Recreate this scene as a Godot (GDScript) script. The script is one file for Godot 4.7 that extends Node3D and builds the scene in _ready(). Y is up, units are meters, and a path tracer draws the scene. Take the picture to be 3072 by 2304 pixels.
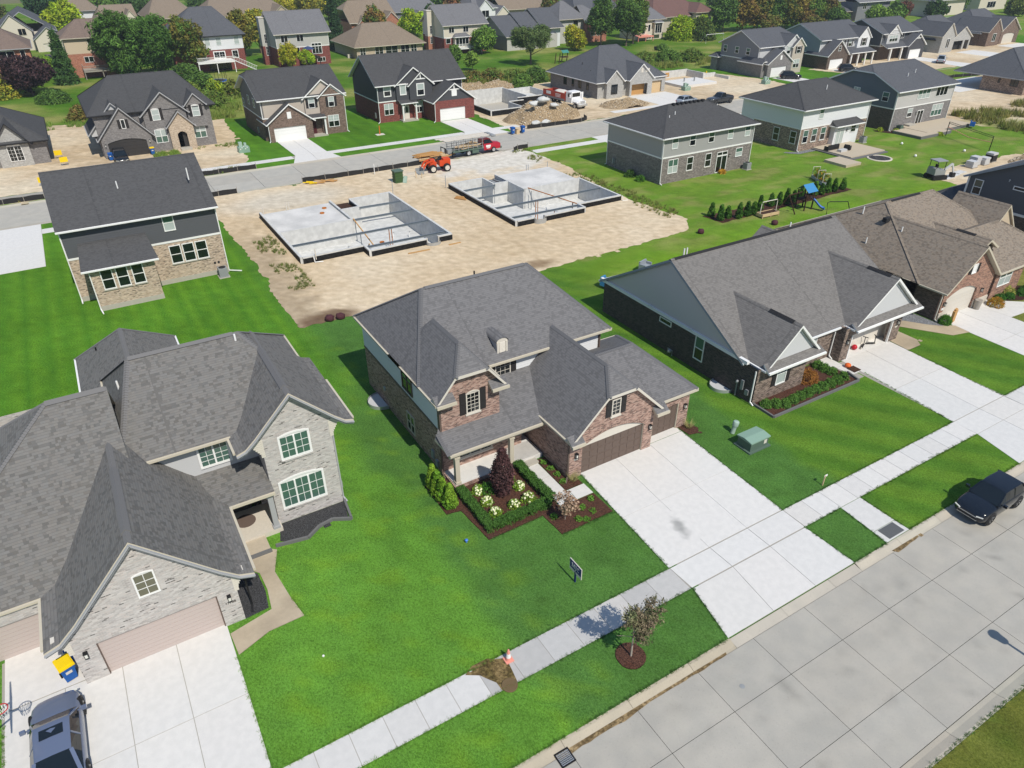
extends Node3D

func _ready():
	# camera, sky, sun, exposure
	var cam := Camera3D.new()
	cam.name = "camera"
	cam.fov = 56.87
	cam.far = 2500.0
	cam.near = 0.5
	add_child(cam)
	cam.position = V(0,28,0)
	cam.rotation_degrees = V(-32.42,-30.99,-0.2)
	cam.current = true
	var env := Environment.new()
	env.background_mode = Environment.BG_SKY
	env.tonemap_mode = Environment.TONE_MAPPER_LINEAR
	env.tonemap_exposure = 1.06
	env.sdfgi_enabled = true
	env.ssao_enabled = true
	env.ssil_enabled = true
	var sky := Sky.new()
	var sm := ProceduralSkyMaterial.new()
	sm.sky_top_color = Color(0.42,0.535,0.70)
	sm.sky_horizon_color = Color(0.80,0.82,0.83)
	sm.sky_curve = 0.12
	sm.ground_bottom_color = Color(0.25,0.27,0.22)
	sm.ground_horizon_color = Color(0.62,0.68,0.72)
	sm.sky_energy_multiplier = 1.0
	sky.sky_material = sm
	env.sky = sky
	env.fog_enabled = true
	env.fog_density = 0.00022
	env.fog_light_color = Color(0.82,0.87,0.92)
	var we := WorldEnvironment.new()
	we.name = "world_environment"
	we.environment = env
	add_child(we)
	var sun := DirectionalLight3D.new()
	sun.name = "sun"
	sun.light_energy = 1.3
	sun.light_color = Color(1.0,0.975,0.93)
	sun.light_angular_distance = 0.5
	sun.shadow_enabled = true
	add_child(sun)
	sun.look_at_from_position(Vector3.ZERO, V(-0.03,-sin(deg_to_rad(50.0)),-cos(deg_to_rad(50.0))),Vector3.UP)
	nz.seed = 11
	nz.frequency = 0.01
	nz.fractal_octaves = 3
	materials()
	setting()
	front_houses()
	middle_houses()
	far_houses()
	back_houses()
	building_sites()
	gardens()
	fringe()
	trees()
	vehicles()
	small_things()

# ---------------------------------------------------------------- mesh builder
class MB:
	var v := PackedVector3Array()
	var n := PackedVector3Array()
	var t := PackedVector2Array()
	var c := PackedColorArray()
	var col := Color.WHITE
	var xf := Transform3D()
	func vert(p: Vector3, nn: Vector3, uv: Vector2):
		v.append(p); n.append(nn); t.append(uv); c.append(col)
	static func uvof(p: Vector3, nn: Vector3) -> Vector2:
		if absf(nn.y) > 0.995: return Vector2(p.x, p.z)
		var tt := Vector3.UP.cross(nn).normalized()
		return Vector2(p.dot(tt),-p.dot(nn.cross(tt)))
	func poly(pts: Array, flip := false):   # flat convex polygon, counter-clockwise from outside
		var q := PackedVector3Array()
		for p in pts: q.append(xf * p)
		if flip: q.reverse()
		var nn := Vector3.ZERO
		for i in q.size():
			var a := q[i]; var b := q[(i + 1) % q.size()]
			nn += a.cross(b)
		if nn.length() < 1e-9: return
		nn = nn.normalized()
		for i in range(1, q.size() - 1):
			for k in [0, i + 1, i]: vert(q[k], nn, uvof(q[k], nn))
	func quad(a: Vector3, b: Vector3, d: Vector3, e: Vector3): poly([a, b, d, e])
	func box(x0: float, x1: float, y0: float, y1: float, z0: float, z1: float, skip := ""):
		var P := func(i, j, k): return Vector3([x0, x1][i],[y0, y1][j],[z0, z1][k])
		if not "f" in skip: quad(P.call(0,0,1), P.call(1,0,1), P.call(1,1,1), P.call(0,1,1))
		if not "b" in skip: quad(P.call(1,0,0), P.call(0,0,0), P.call(0,1,0), P.call(1,1,0))
		if not "l" in skip: quad(P.call(0,0,0), P.call(0,0,1), P.call(0,1,1), P.call(0,1,0))
		if not "r" in skip: quad(P.call(1,0,1), P.call(1,0,0), P.call(1,1,0), P.call(1,1,1))
		if not "t" in skip: quad(P.call(0,1,1), P.call(1,1,1), P.call(1,1,0), P.call(0,1,0))
		if not "d" in skip: quad(P.call(0,0,0), P.call(1,0,0), P.call(1,0,1), P.call(0,0,1))
	func grid(rows: Array, loop := false):   # smooth skin over rows of points
		var R := rows.size(); var C: int = rows[0].size()
		var nr := []
		for i in R:
			var line := PackedVector3Array()
			for j in C:
				var u: Vector3 = rows[min(i + 1, R - 1)][j] - rows[max(i - 1,0)][j]
				var j1 := (j + 1) % C if loop else min(j + 1, C - 1)
				var j0 := (j - 1 + C) % C if loop else max(j - 1,0)
				var w: Vector3 = rows[i][j1] - rows[i][j0]
				var nn := w.cross(u)
				line.append((xf.basis * (nn.normalized() if nn.length() > 1e-9 else Vector3.UP)).normalized())
			nr.append(line)
		for i in R - 1:
			for j in (C if loop else C - 1):
				var k := (j + 1) % C
				var q := [[i, j],[i + 1, j],[i, k],[i, k],[i + 1, j],[i + 1, k]]
				for e in [0,1,2,3,4,5]:
					var a: int = q[e][0]; var b: int = q[e][1]
					var p: Vector3 = xf * rows[a][b]
					vert(p, nr[a][b],Vector2(p.x + p.z, p.y))
	func lathe(at: Vector3, prof: Array, seg := 12):
		var rows := []
		for p in prof:
			var line := PackedVector3Array()
			for k in seg:
				var a := -TAU * k / seg
				line.append(at + Vector3(cos(a) * maxf(p[0],0.0005), p[1], sin(a) * maxf(p[0],0.0005)))
			rows.append(line)
		grid(rows, true)
	func tube(pts: Array, r: float, seg := 6, r1 := -1.0):
		var rows := []
		var m := pts.size()
		for i in m:
			var d: Vector3 = (pts[min(i + 1, m - 1)] - pts[max(i - 1,0)]).normalized()
			var s := d.cross(Vector3.UP if absf(d.y) < 0.9 else Vector3.RIGHT).normalized()
			var w := d.cross(s)
			var rr := r if r1 < 0.0 else lerpf(r, r1, float(i) / (m - 1))
			var line := PackedVector3Array()
			for k in seg:
				var a := TAU * k / seg
				line.append(pts[i] + (s * cos(a) + w * sin(a)) * rr)
			rows.append(line)
		grid(rows, true)
		var e0 := []; var e1 := []
		for k in seg:
			e0.append(rows[0][seg - 1 - k]); e1.append(rows[m - 1][k])
		poly(e0, true); poly(e1, true)
	func bar(a: Vector3, b: Vector3, w: float, h := -1.0):   # square bar from a to b
		var hh := w if h < 0.0 else h
		var d := b - a
		var y := d.normalized()
		var x := y.cross(Vector3.UP if absf(y.y) < 0.95 else Vector3.RIGHT).normalized()
		var keep := xf
		xf = xf * Transform3D(Basis(x, y, x.cross(y)), a)
		box(-w / 2, w / 2,0, d.length(),-hh / 2, hh / 2)
		xf = keep
	func ball(at: Vector3, r: Vector3, seg := 10, jit := 0.0, rng: RandomNumberGenerator = null):
		var rows := []
		var R := int(seg / 2.0) + 1
		for i in R + 1:
			var f := PI * i / R
			var line := PackedVector3Array()
			for k in seg:
				var a := TAU * k / seg
				var j := 1.0
				if rng and i > 0 and i < R: j = 1.0 + rng.randf_range(-jit, jit)
				line.append(at + Vector3(sin(f) * cos(a) * r.x, cos(f) * r.y, sin(f) * sin(a) * r.z) * j)
			rows.append(line)
		grid(rows, true)
	func mesh(org := Vector3.ZERO) -> ArrayMesh:
		var m := ArrayMesh.new()
		if v.is_empty(): return m
		var a := []
		a.resize(Mesh.ARRAY_MAX)
		a[Mesh.ARRAY_VERTEX] = Transform3D(Basis(),-org) * v
		a[Mesh.ARRAY_NORMAL] = n
		a[Mesh.ARRAY_TEX_UV] = t
		a[Mesh.ARRAY_COLOR] = c
		m.add_surface_from_arrays(Mesh.PRIMITIVE_TRIANGLES, a)
		return m

# ---------------------------------------------------------------- scene objects
var cur: Node3D
var org := Vector3.ZERO
var used := {}
var rng := RandomNumberGenerator.new()
var nz := FastNoiseLite.new()
var M := {}

func V(x: float, y: float, z: float) -> Vector3: return Vector3(x, y, z)

func nb(X := Transform3D()) -> MB:
	var b := MB.new()
	b.xf = X
	return b

func numbered(s: String) -> String:
	used[s] = used.get(s, -1) + 1
	return s if used[s] == 0 else "%s_%03d" % [s, used[s]]

func meta(o: Node, label: String, category: String, group := "", kind := ""):
	if label: o.set_meta("label", label)
	if category: o.set_meta("category", category)
	if group: o.set_meta("group", group)
	if kind: o.set_meta("kind", kind)

func thing(called: String, label: String, category: String, at := Vector3.ZERO, group := "") -> Node3D:
	cur = Node3D.new()
	cur.name = numbered(called)
	add_child(cur)
	cur.position = at
	org = at
	meta(cur, label, category, group)
	return cur

func part(called: String, mb: MB, m: Material, par: Node = null, kind := "") -> MeshInstance3D:
	if mb.v.is_empty(): return null
	var o := MeshInstance3D.new()
	o.name = called
	o.mesh = mb.mesh(org)
	o.material_override = m
	(par if par else cur).add_child(o, true)
	if kind: o.set_meta("kind", kind)
	return o

func single(called: String, mb: MB, m: Material, label: String, category: String, at := Vector3.ZERO, group := "") -> MeshInstance3D:
	var o := MeshInstance3D.new()
	o.name = numbered(called)
	o.mesh = mb.mesh(at)
	o.material_override = m
	o.position = at
	add_child(o)
	meta(o, label, category, group)
	return o

func struct(called: String, mb: MB, m: Material) -> MeshInstance3D:
	var o := MeshInstance3D.new()
	o.name = numbered(called)
	o.mesh = mb.mesh()
	o.material_override = m
	add_child(o)
	o.set_meta("kind", "structure")
	cur = o
	org = Vector3.ZERO
	return o

func copy(o: Node3D, at: Vector3, turn := 0.0, label := "", group := "") -> Node3D:
	var d: Node3D = o.duplicate()
	var nm := String(o.name)
	var k := nm.rfind("_")
	if k > 0 and nm.substr(k + 1).is_valid_int(): nm = nm.substr(0, k)
	d.name = numbered(nm)
	add_child(d)
	d.position = at
	d.rotation.y = turn
	if label: d.set_meta("label", label)
	if group: d.set_meta("group", group)
	return d

# ---------------------------------------------------------------- materials
func lin(c: Color) -> Color: return c.linear_to_srgb()

func mk(key: String, hexcol: String, rough := 0.9, tex: Texture2D = null, size := 1.0, metal := 0.0, bump: Texture2D = null, bs := 1.0) -> StandardMaterial3D:
	var m := StandardMaterial3D.new()
	m.resource_name = key
	m.albedo_color = Color(hexcol)
	m.roughness = rough
	m.metallic = metal
	m.metallic_specular = 0.35
	if tex:
		m.albedo_texture = tex
		m.uv1_scale = V(1.0 / size, 1.0 / size, 1.0 / size)
	if bump:
		m.normal_enabled = true
		m.normal_texture = bump
		m.normal_scale = bs
	M[key] = m
	return m

func vc(m: StandardMaterial3D) -> StandardMaterial3D:
	m.vertex_color_use_as_albedo = true
	return m

func img(w: int, h: int, c: Color) -> Image:
	var i := Image.create(w, h, false, Image.FORMAT_RGB8)
	i.fill(c)
	return i

func tex_brick(sd: int, cols: Array, mortar: String, dark := 0.0) -> ImageTexture:
	rng.seed = sd
	var i := img(512,480, Color(mortar))
	for r in 48:
		for k in 16:
			var c := Color(cols[rng.randi() % cols.size()])
			if dark > 0.0 and rng.randf() < dark: c = c.darkened(0.42)
			var f := rng.randf_range(0.94,1.06)
			c = Color(c.r * f, c.g * f, c.b * f)
			var x := k * 32 + (16 if r % 2 else 0)
			i.fill_rect(Rect2i(x % 512, r * 10, mini(30,512 - x % 512),8), c)
			if x % 512 > 482: i.fill_rect(Rect2i(0, r * 10,30 - (512 - x % 512),8), c)
	return ImageTexture.create_from_image(i)

func tex_shingle(sd: int, lo := 0.62, tint := 0.0) -> ImageTexture:
	rng.seed = sd
	var i := img(1024,1024, Color(0.8,0.8,0.8))
	for r in 64:
		var x := rng.randi_range(0,30)
		while x < 1024:
			var w := rng.randi_range(10,30)
			var g := rng.randf_range(0.89,0.94)
			if rng.randf() < 0.30: g = rng.randf_range(lo, 0.86)
			var wb := rng.randf_range(-tint, tint)
			i.fill_rect(Rect2i(x, r * 16, mini(w, 1024 - x),16), Color(g + wb, g, g - wb))
			x += w
		i.fill_rect(Rect2i(0, r * 16 + 14,1024,2), Color(0.77,0.77,0.77))
	for k in 60000:
		var p := Vector2i(rng.randi() & 1023, rng.randi() & 1023)
		var f := rng.randf_range(0.8,1.2)
		var q := i.get_pixelv(p)
		i.set_pixelv(p, Color(minf(q.r * f, 1), minf(q.g * f, 1), minf(q.b * f, 1)))
	return ImageTexture.create_from_image(i)

func tex_noise(sd: int, freq: float, oct: int, lo: Color, hi: Color, sz := 512, specks := 0, slo := 0.8, shi := 1.15, rw := 2, rh := 2) -> ImageTexture:
	var f := FastNoiseLite.new()
	f.seed = sd
	f.frequency = freq
	f.fractal_octaves = oct
	var g := f.get_seamless_image(sz, sz)
	g.convert(Image.FORMAT_RGB8)
	var d := g.get_data()
	var lut := PackedByteArray()
	lut.resize(768)
	for k in 256:
		var q := lo.lerp(hi, clampf((k / 255.0 - 0.2) / 0.6,0,1))
		lut[k * 3] = int(q.r * 255); lut[k * 3 + 1] = int(q.g * 255); lut[k * 3 + 2] = int(q.b * 255)
	for k in range(0, d.size(),3):
		var b := d[k] * 3
		d[k] = lut[b]; d[k + 1] = lut[b + 1]; d[k + 2] = lut[b + 2]
	g = Image.create_from_data(sz, sz, false, Image.FORMAT_RGB8, d)
	rng.seed = sd
	for k in specks:
		var p := Vector2i(rng.randi() % sz, rng.randi() % sz)
		var e := rng.randf_range(slo, shi)
		var q := g.get_pixelv(p)
		g.fill_rect(Rect2i(p.x, p.y, rng.randi_range(1, rw), rng.randi_range(1, rh)), Color(clampf(q.r * e, 0,1), clampf(q.g * e, 0,1), clampf(q.b * e, 0,1)))
	return ImageTexture.create_from_image(g)

# ---------------------------------------------------------------- house kit
# faces: f looks to +z, b to -z, l to -x, r to +x; c is the wall plane, u the place along it (x or z)
func face(f: String, c: float) -> Transform3D:
	match f:
		"f": return Transform3D(Basis(Vector3.RIGHT, Vector3.UP, Vector3.BACK),V(0,0, c))
		"b": return Transform3D(Basis(Vector3.LEFT, Vector3.UP, Vector3.FORWARD),V(0,0, c))
		"l": return Transform3D(Basis(Vector3.BACK, Vector3.UP, Vector3.LEFT),V(c, 0,0))
	return Transform3D(Basis(Vector3.FORWARD, Vector3.UP, Vector3.RIGHT),V(c, 0,0))

func wall(x0: float, x1: float, z0: float, z1: float, y0: float, y1: float, m: String, nm := "wall", skip := "td"):
	var b := MB.new()
	b.box(x0, x1, y0, y1, z0, z1, skip)
	part(nm, b, M[m])

func lap(f: String, c: float, u0: float, u1: float, y0: float, y1: float, m: String, e := 0.127, top = null, nm := "siding"):
	# lap siding as real boards on a wall plane; top is a function of u for gable ends
	var b := MB.new()
	b.xf = face(f, c)
	var flip := f == "r" or f == "b"
	if flip:
		var k := u0; u0 = -u1; u1 = -k
	var y := y0
	while y < y1 - 0.01:
		var h := minf(e, y1 - y)
		var a0 := u0; var a1 := u1
		if top:
			var found := false
			for k in 81:
				var u := lerpf(u0, u1, k / 80.0)
				if top.call(-u if flip else u) >= y + h * 0.5:
					if not found: a0 = u
					found = true
					a1 = u
			if not found: break
		b.quad(V(a0, y, 0.022),V(a1, y, 0.022),V(a1, y + h, 0.006),V(a0, y + h, 0.006))
		b.quad(V(a0, y, 0.0),V(a1, y, 0.0),V(a1, y, 0.022),V(a0, y, 0.022))
		y += e
	part(nm, b, M[m])

func strips(b: MB, x0: float, x1: float, z: float, y0: float, top: Callable, holes: Array, th := 0.25):
	# front wall at z whose top edge follows top(x), with openings [xa, xb, height, rise of the arch, sill]
	var xs := [x0, x1]
	for h in holes:
		xs.append(h[0]); xs.append(h[1])
		if h[3] > 0.0:
			for k in range(1,12): xs.append(lerpf(h[0], h[1], k / 12.0))
	for k in range(1,40): xs.append(lerpf(x0, x1, k / 40.0))
	xs.sort()
	for i in xs.size() - 1:
		var a: float = xs[i]; var e: float = xs[i + 1]
		if e - a < 1e-4: continue
		var ba := y0; var be := y0
		for h in holes:
			if (a + e) / 2 > h[0] and (a + e) / 2 < h[1]:
				var hw: float = (h[1] - h[0]) / 2; var mid: float = (h[0] + h[1]) / 2
				ba = h[2] + h[3] * (1.0 - pow((a - mid) / hw, 2)); be = h[2] + h[3] * (1.0 - pow((e - mid) / hw, 2))
				b.quad(V(a, ba, z - th),V(e, be, z - th),V(e, be, z),V(a, ba, z))
				if h.size() > 4 and h[4] > y0:
					b.quad(V(a, y0, z),V(e, y0, z),V(e, h[4], z),V(a, h[4], z))
		b.quad(V(a, ba, z),V(e, be, z),V(e, top.call(e), z),V(a, top.call(a), z))
		b.quad(V(e, be, z - th),V(a, ba, z - th),V(a, top.call(a), z - th),V(e, top.call(e), z - th))
	for h in holes:
		b.quad(V(h[0], y0, z),V(h[0], y0, z - th),V(h[0], h[2], z - th),V(h[0], h[2], z))
		b.quad(V(h[1], y0, z - th),V(h[1], y0, z),V(h[1], h[2], z),V(h[1], h[2], z - th))
	b.quad(V(x0, y0, z - th),V(x0, y0, z),V(x0, top.call(x0), z),V(x0, top.call(x0), z - th))
	b.quad(V(x1, y0, z),V(x1, y0, z - th),V(x1, top.call(x1), z - th),V(x1, top.call(x1), z))

func tent(c: float, half: float, ye: float, yr: float) -> Callable:
	return func(u): return yr - (yr - ye) * absf(u - c) / half

func gable_wall(f: String, c: float, u0: float, u1: float, ye: float, yr: float, m: String, th := 0.15, clip := 0.0, nm := "gable_wall"):
	var b := MB.new()
	b.xf = face(f, c)
	if f == "r" or f == "b":
		var k := u0; u0 = -u1; u1 = -k
	var mid := (u0 + u1) / 2
	var pts := [V(u0, ye, 0),V(u1, ye, 0),V(mid, yr, 0)]
	if clip > 0.0:
		var yc := yr - clip * (yr - ye)
		pts = [V(u0, ye, 0),V(u1, ye, 0),V(mid + clip * (u1 - mid), yc, 0),V(mid - clip * (u1 - mid), yc, 0)]
	b.poly(pts)
	part(nm, b, M[m])

func slab(pts: Array, th: float, top: MB, side: MB):
	var nn := Vector3.ZERO
	for i in pts.size(): nn += pts[i].cross(pts[(i + 1) % pts.size()])
	if nn.y < 0: pts.reverse()
	top.poly(pts)
	var dn := V(0,-th, 0)
	for i in pts.size():
		var a: Vector3 = pts[i]; var b: Vector3 = pts[(i + 1) % pts.size()]
		side.quad(b, a, a + dn, b + dn)
	var low := []
	for p in pts: low.append(p + dn)
	side.poly(low, true)

func cap_strip(b: MB, p: Vector3, q: Vector3, slope: float, step: float, w := 0.15, h := 0.03):
	if p.y > q.y + 0.01:
		var k := p; p = q; q = k
	var d := q - p
	var L := d.length()
	if L < 0.05: return
	var e := d / L
	var s := e.cross(Vector3.UP).normalized() * w
	var up := s.normalized().cross(e).normalized()
	var k := 0.0
	while k < L - 0.01:
		var k1 := minf(k + step, L)
		var a := p + e * k + up * (h + 0.006); var c := p + e * k1 + up * 0.012
		if step > 5.0: c = p + e * k1 + up * h
		var dr := V(0,-w * slope, 0)
		b.quad(a + s + dr, c + s + dr, c, a)
		b.quad(a, c, c - s + dr, a - s + dr)
		b.poly([a - s + dr - up * h, a + s + dr - up * h, a + s + dr, a, a - s + dr])
		k = k1

# rectangle of the eaves, eave and ridge height, direction of the ridge, how far each ridge end is set in (o) and how much of the gable is clipped (f: 1 hip, 0 gable)
func roof(x0: float, x1: float, z0: float, z1: float, ye: float, yr: float, ax: String, o0: float, o1: float, f0: float, f1: float, rm: String, tm: String, step := 9.0, o := {}):
	var top := MB.new(); var side := MB.new(); var cap := MB.new(); var gut := []
	var sw := ax == "z"
	if sw:
		var k := x0; x0 = z0; z0 = k
		k = x1; x1 = z1; z1 = k
	var P := func(x, y, z): return V(z, y, x) if sw else V(x, y, z)
	var zc: float = o.get("zc", (z0 + z1) / 2)
	var yl: float = o.get("yb", ye)     # eave height of the z0 side
	var ym := [yr - f0 * (yr - ye), yr - f1 * (yr - ye)]
	var A = P.call(x0, yl, z0); var B = P.call(x1, yl, z0); var C = P.call(x1, ye, z1); var D = P.call(x0, ye, z1)
	var R0 = P.call(x0 + o0, yr, zc); var R1 = P.call(x1 - o1, yr, zc)
	var F0 = P.call(x0, ym[0], lerpf(zc, z1, f0)); var K0 = P.call(x0, lerpf(yr, yl, f0), lerpf(zc, z0, f0))
	var F1 = P.call(x1, ym[1], lerpf(zc, z1, f1)); var K1 = P.call(x1, lerpf(yr, yl, f1), lerpf(zc, z0, f1))
	var fr := [D, C]; var bk := [B, A]
	if f1 > 0.0 and f1 < 1.0: fr.append(F1)
	fr.append(R1)
	if R0.distance_to(R1) > 0.01: fr.append(R0)
	if f0 > 0.0 and f0 < 1.0:
		fr.append(F0); bk.append(K0)
	bk.append(R0)
	if R0.distance_to(R1) > 0.01: bk.append(R1)
	if f1 > 0.0 and f1 < 1.0: bk.append(K1)
	var th: float = o.get("th", 0.2)
	slab(fr, th, top, side); slab(bk, th, top, side)
	var sl := (yr - ye) / maxf(0.1, (z1 - zc))
	if f0 > 0.0:
		slab([K0, F0, R0], th, top, side)
		cap_strip(cap, F0, R0, sl * 0.6, step); cap_strip(cap, K0, R0, sl * 0.6, step)
	if f1 > 0.0:
		slab([F1, K1, R1], th, top, side)
		cap_strip(cap, F1, R1, sl * 0.6, step); cap_strip(cap, K1, R1, sl * 0.6, step)
	cap_strip(cap, R0, R1, sl, step)
	var G := func(p: Vector3, q: Vector3, out: Vector3):
		var b0 := V(minf(p.x, q.x), p.y, minf(p.z, q.z)); var b1 := V(maxf(p.x, q.x), p.y, maxf(p.z, q.z))
		if out.x + out.z > 0: b1 += out * 0.11
		else: b0 += out * 0.11
		var g := MB.new()
		g.box(b0.x, b1.x, p.y - 0.14, p.y - 0.02, b0.z, b1.z)
		gut.append(g)
	if not o.has("nogut"):
		var zo := V(1,0,0) if sw else V(0,0,1)
		var xo := V(0,0,1) if sw else V(1,0,0)
		G.call(D, C, zo); G.call(A, B, -zo)
		if f0 == 1.0: G.call(A, D, -xo)
		if f1 == 1.0: G.call(B, C, xo)
	var r := part("roof", top, M[rm])
	part("fascia", side, M[tm], r)
	part("ridge_cap", cap, M[o.get("cm", rm)], r)
	for g in gut: part("gutter", g, M[o.get("gm", tm)], r)
	if o.has("vent"):
		var b := MB.new()
		cap_strip(b, R0.lerp(R1, o.vent[0]), R0.lerp(R1, o.vent[1]), sl, 20.0,0.19,0.07)
		part("ridge_vent", b, M[o.get("vm", rm)], r)
	return r

func spout(x: float, z: float, y: float, m: String, dx := 0.0, dz := 0.6):
	var b := MB.new()
	b.box(x - 0.04, x + 0.04,0.2, y, z - 0.035, z + 0.035)
	b.bar(V(x, 0.22, z),V(x + dx, 0.06, z + dz),0.09,0.08)
	part("downspout", b, M[m])

# ganged window: n units side by side, muntin grid c x r in each sash; hung adds a meeting rail
func win(f: String, c: float, u0: float, u1: float, y0: float, y1: float, n := 1, cols := 1, rows := 1, hung := true, o := {}):
	if f == "r" or f == "b":
		var k := u0; u0 = -u1; u1 = -k
	var tm: String = o.get("m", "white")
	var fw: float = o.get("fw", 0.075)
	var X := face(f, c)
	var fr := MB.new(); fr.xf = X
	var uw := (u1 - u0) / n
	var rise: float = o.get("arch", 0.0)
	fr.box(u0 - fw, u1 + fw, y0 - fw, y0,0,0.07)
	fr.box(u0 - fw, u0, y0, y1,0,0.06); fr.box(u1, u1 + fw, y0, y1,0,0.06)
	if rise <= 0.0: fr.box(u0 - fw, u1 + fw, y1, y1 + fw, 0,0.06)
	else:
		for k in 8:
			var a := lerpf(u0 - fw, u1 + fw, k / 8.0); var e := lerpf(u0 - fw, u1 + fw, (k + 1) / 8.0)
			var ya := y1 + rise * (1.0 - pow(k / 4.0 - 1.0,2)); var ye := y1 + rise * (1.0 - pow((k + 1) / 4.0 - 1.0,2))
			fr.poly([V(a, ya, 0.06),V(e, ye, 0.06),V(e, ye + fw, 0.06),V(a, ya + fw, 0.06)])
			fr.poly([V(a, ya + fw, 0.06),V(e, ye + fw, 0.06),V(e, ye + fw, 0),V(a, ya + fw, 0)])
			fr.poly([V(a, y1 - 0.01,0.012),V(e, y1 - 0.01,0.012),V(e, ye, 0.012),V(a, ya, 0.012)])
	for k in range(1, n): fr.box(u0 + uw * k - 0.045, u0 + uw * k + 0.045, y0, y1,0,0.055)
	var w := part("window", fr, M[tm])
	var mun := MB.new(); mun.xf = X
	for k in n:
		var a := u0 + uw * k + (0.045 if k else 0.0); var e := u0 + uw * (k + 1) - (0.045 if k < n - 1 else 0.0)
		var sashes := [[y0, y1]]
		if hung: sashes = [[y0, (y0 + y1) / 2 - 0.025],[(y0 + y1) / 2 + 0.025, y1]]
		if hung: mun.box(a, e, (y0 + y1) / 2 - 0.03, (y0 + y1) / 2 + 0.03,0.012,0.05)
		for s in sashes.size():
			var q := MB.new(); q.xf = X
			q.box(a, e, sashes[s][0], sashes[s][1],0.0,0.018, "b")
			var gm: String = o.get("glass", "glass")
			if s == 1 and o.has("top"): gm = o.top
			part("pane", q, M[gm], w)
			var only: int = o.get("gsash", -1)
			if only >= 0 and s != only: continue
			for i in range(1, cols):
				var x := lerpf(a, e, float(i) / cols)
				mun.box(x - 0.013, x + 0.013, sashes[s][0], sashes[s][1],0.018,0.03)
			for i in range(1, rows):
				var y := lerpf(sashes[s][0], sashes[s][1], float(i) / rows)
				mun.box(a, e, y - 0.013, y + 0.013,0.018,0.031)
	part("muntin", mun, M[o.get("mm", tm)], w)
	if o.has("shut"):
		for s in [[u0 - fw - 0.42, u0 - fw - 0.02],[u1 + fw + 0.02, u1 + fw + 0.42]]:
			var b := MB.new(); b.xf = X
			b.box(s[0], s[1], y0 - 0.05, y1 + rise + 0.05,0,0.04)
			for q in [0.04,0.53]:
				b.box(s[0] + 0.05, s[1] - 0.05, lerpf(y0, y1, q), lerpf(y0, y1, q + 0.43),0.04,0.052, "b")
			part("shutter", b, M[o.shut])
	if o.has("lintel"):
		var b := MB.new(); b.xf = X
		var N := 14
		for k in N:
			var a := lerpf(u0 - 0.12, u1 + 0.12, (k + 0.04) / N); var e := lerpf(u0 - 0.12, u1 + 0.12, (k + 0.96) / N)
			var ya := y1 + fw + rise * (1.0 - pow((k + 0.5) * 2.0 / N - 1.0,2))
			b.box(a, e, ya, ya + 0.2,0,0.02, "b")
		part("lintel", b, M[o.lintel])
	if o.has("sill"):
		var b := MB.new(); b.xf = X
		b.box(u0 - 0.14, u1 + 0.14, y0 - fw - 0.1, y0 - fw, 0,0.09)
		part("sill", b, M[o.sill])
	return w

func gdoor(x0: float, x1: float, y1: float, z: float, m: String, pc := 8, pr := 4, y0 := 0.0, detail := true):
	var b := MB.new()
	b.box(x0, x1, y0, y1, z - 0.06, z)
	var d := part("garage_door", b, M[m])
	var h := (y1 - y0) / pr; var w := (x1 - x0) / pc
	if detail:
		for r in pr:
			for k in pc:
				var q := MB.new()
				q.box(x0 + w * k + 0.07, x0 + w * (k + 1) - 0.07, y0 + h * r + 0.07, y0 + h * (r + 1) - 0.07, z, z + 0.022, "b")
				part("panel", q, M[m], d)
	else:
		for r in pr:
			var q := MB.new()
			q.box(x0 + 0.02, x1 - 0.02, y0 + h * r + 0.025, y0 + h * (r + 1), z, z + 0.02, "b")
			part("panel", q, M[m], d)
	return d

func lamp_fit(f: String, c: float, u: float, y: float):
	var b := MB.new(); b.xf = face(f, c)
	if f == "r" or f == "b": u = -u
	b.box(u - 0.06, u + 0.06, y - 0.1, y + 0.1,0,0.03)
	b.box(u - 0.09, u + 0.09, y + 0.13, y + 0.17,0.03,0.23)
	b.box(u - 0.08, u + 0.08, y - 0.17, y - 0.14,0.04,0.2)
	for s in [-0.075,0.06]:
		for q in [0.045,0.185]: b.box(u + s, u + s + 0.015, y - 0.14, y + 0.13, q, q + 0.015)
	var l := part("wall_lamp", b, M.black)
	var g := MB.new(); g.xf = face(f, c)
	g.box(u - 0.055, u + 0.055, y - 0.14, y + 0.12,0.06,0.17)
	part("lamp_glass", g, M.frost, l)

func vent_pipe(x: float, y: float, z: float, h := 0.45, m := "white"):
	var b := MB.new()
	b.lathe(V(x, y - 0.3, z),[[0.06,0],[0.055,0.3 + h],[0.0,0.3 + h]],8)
	part("vent_pipe", b, M[m])

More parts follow.
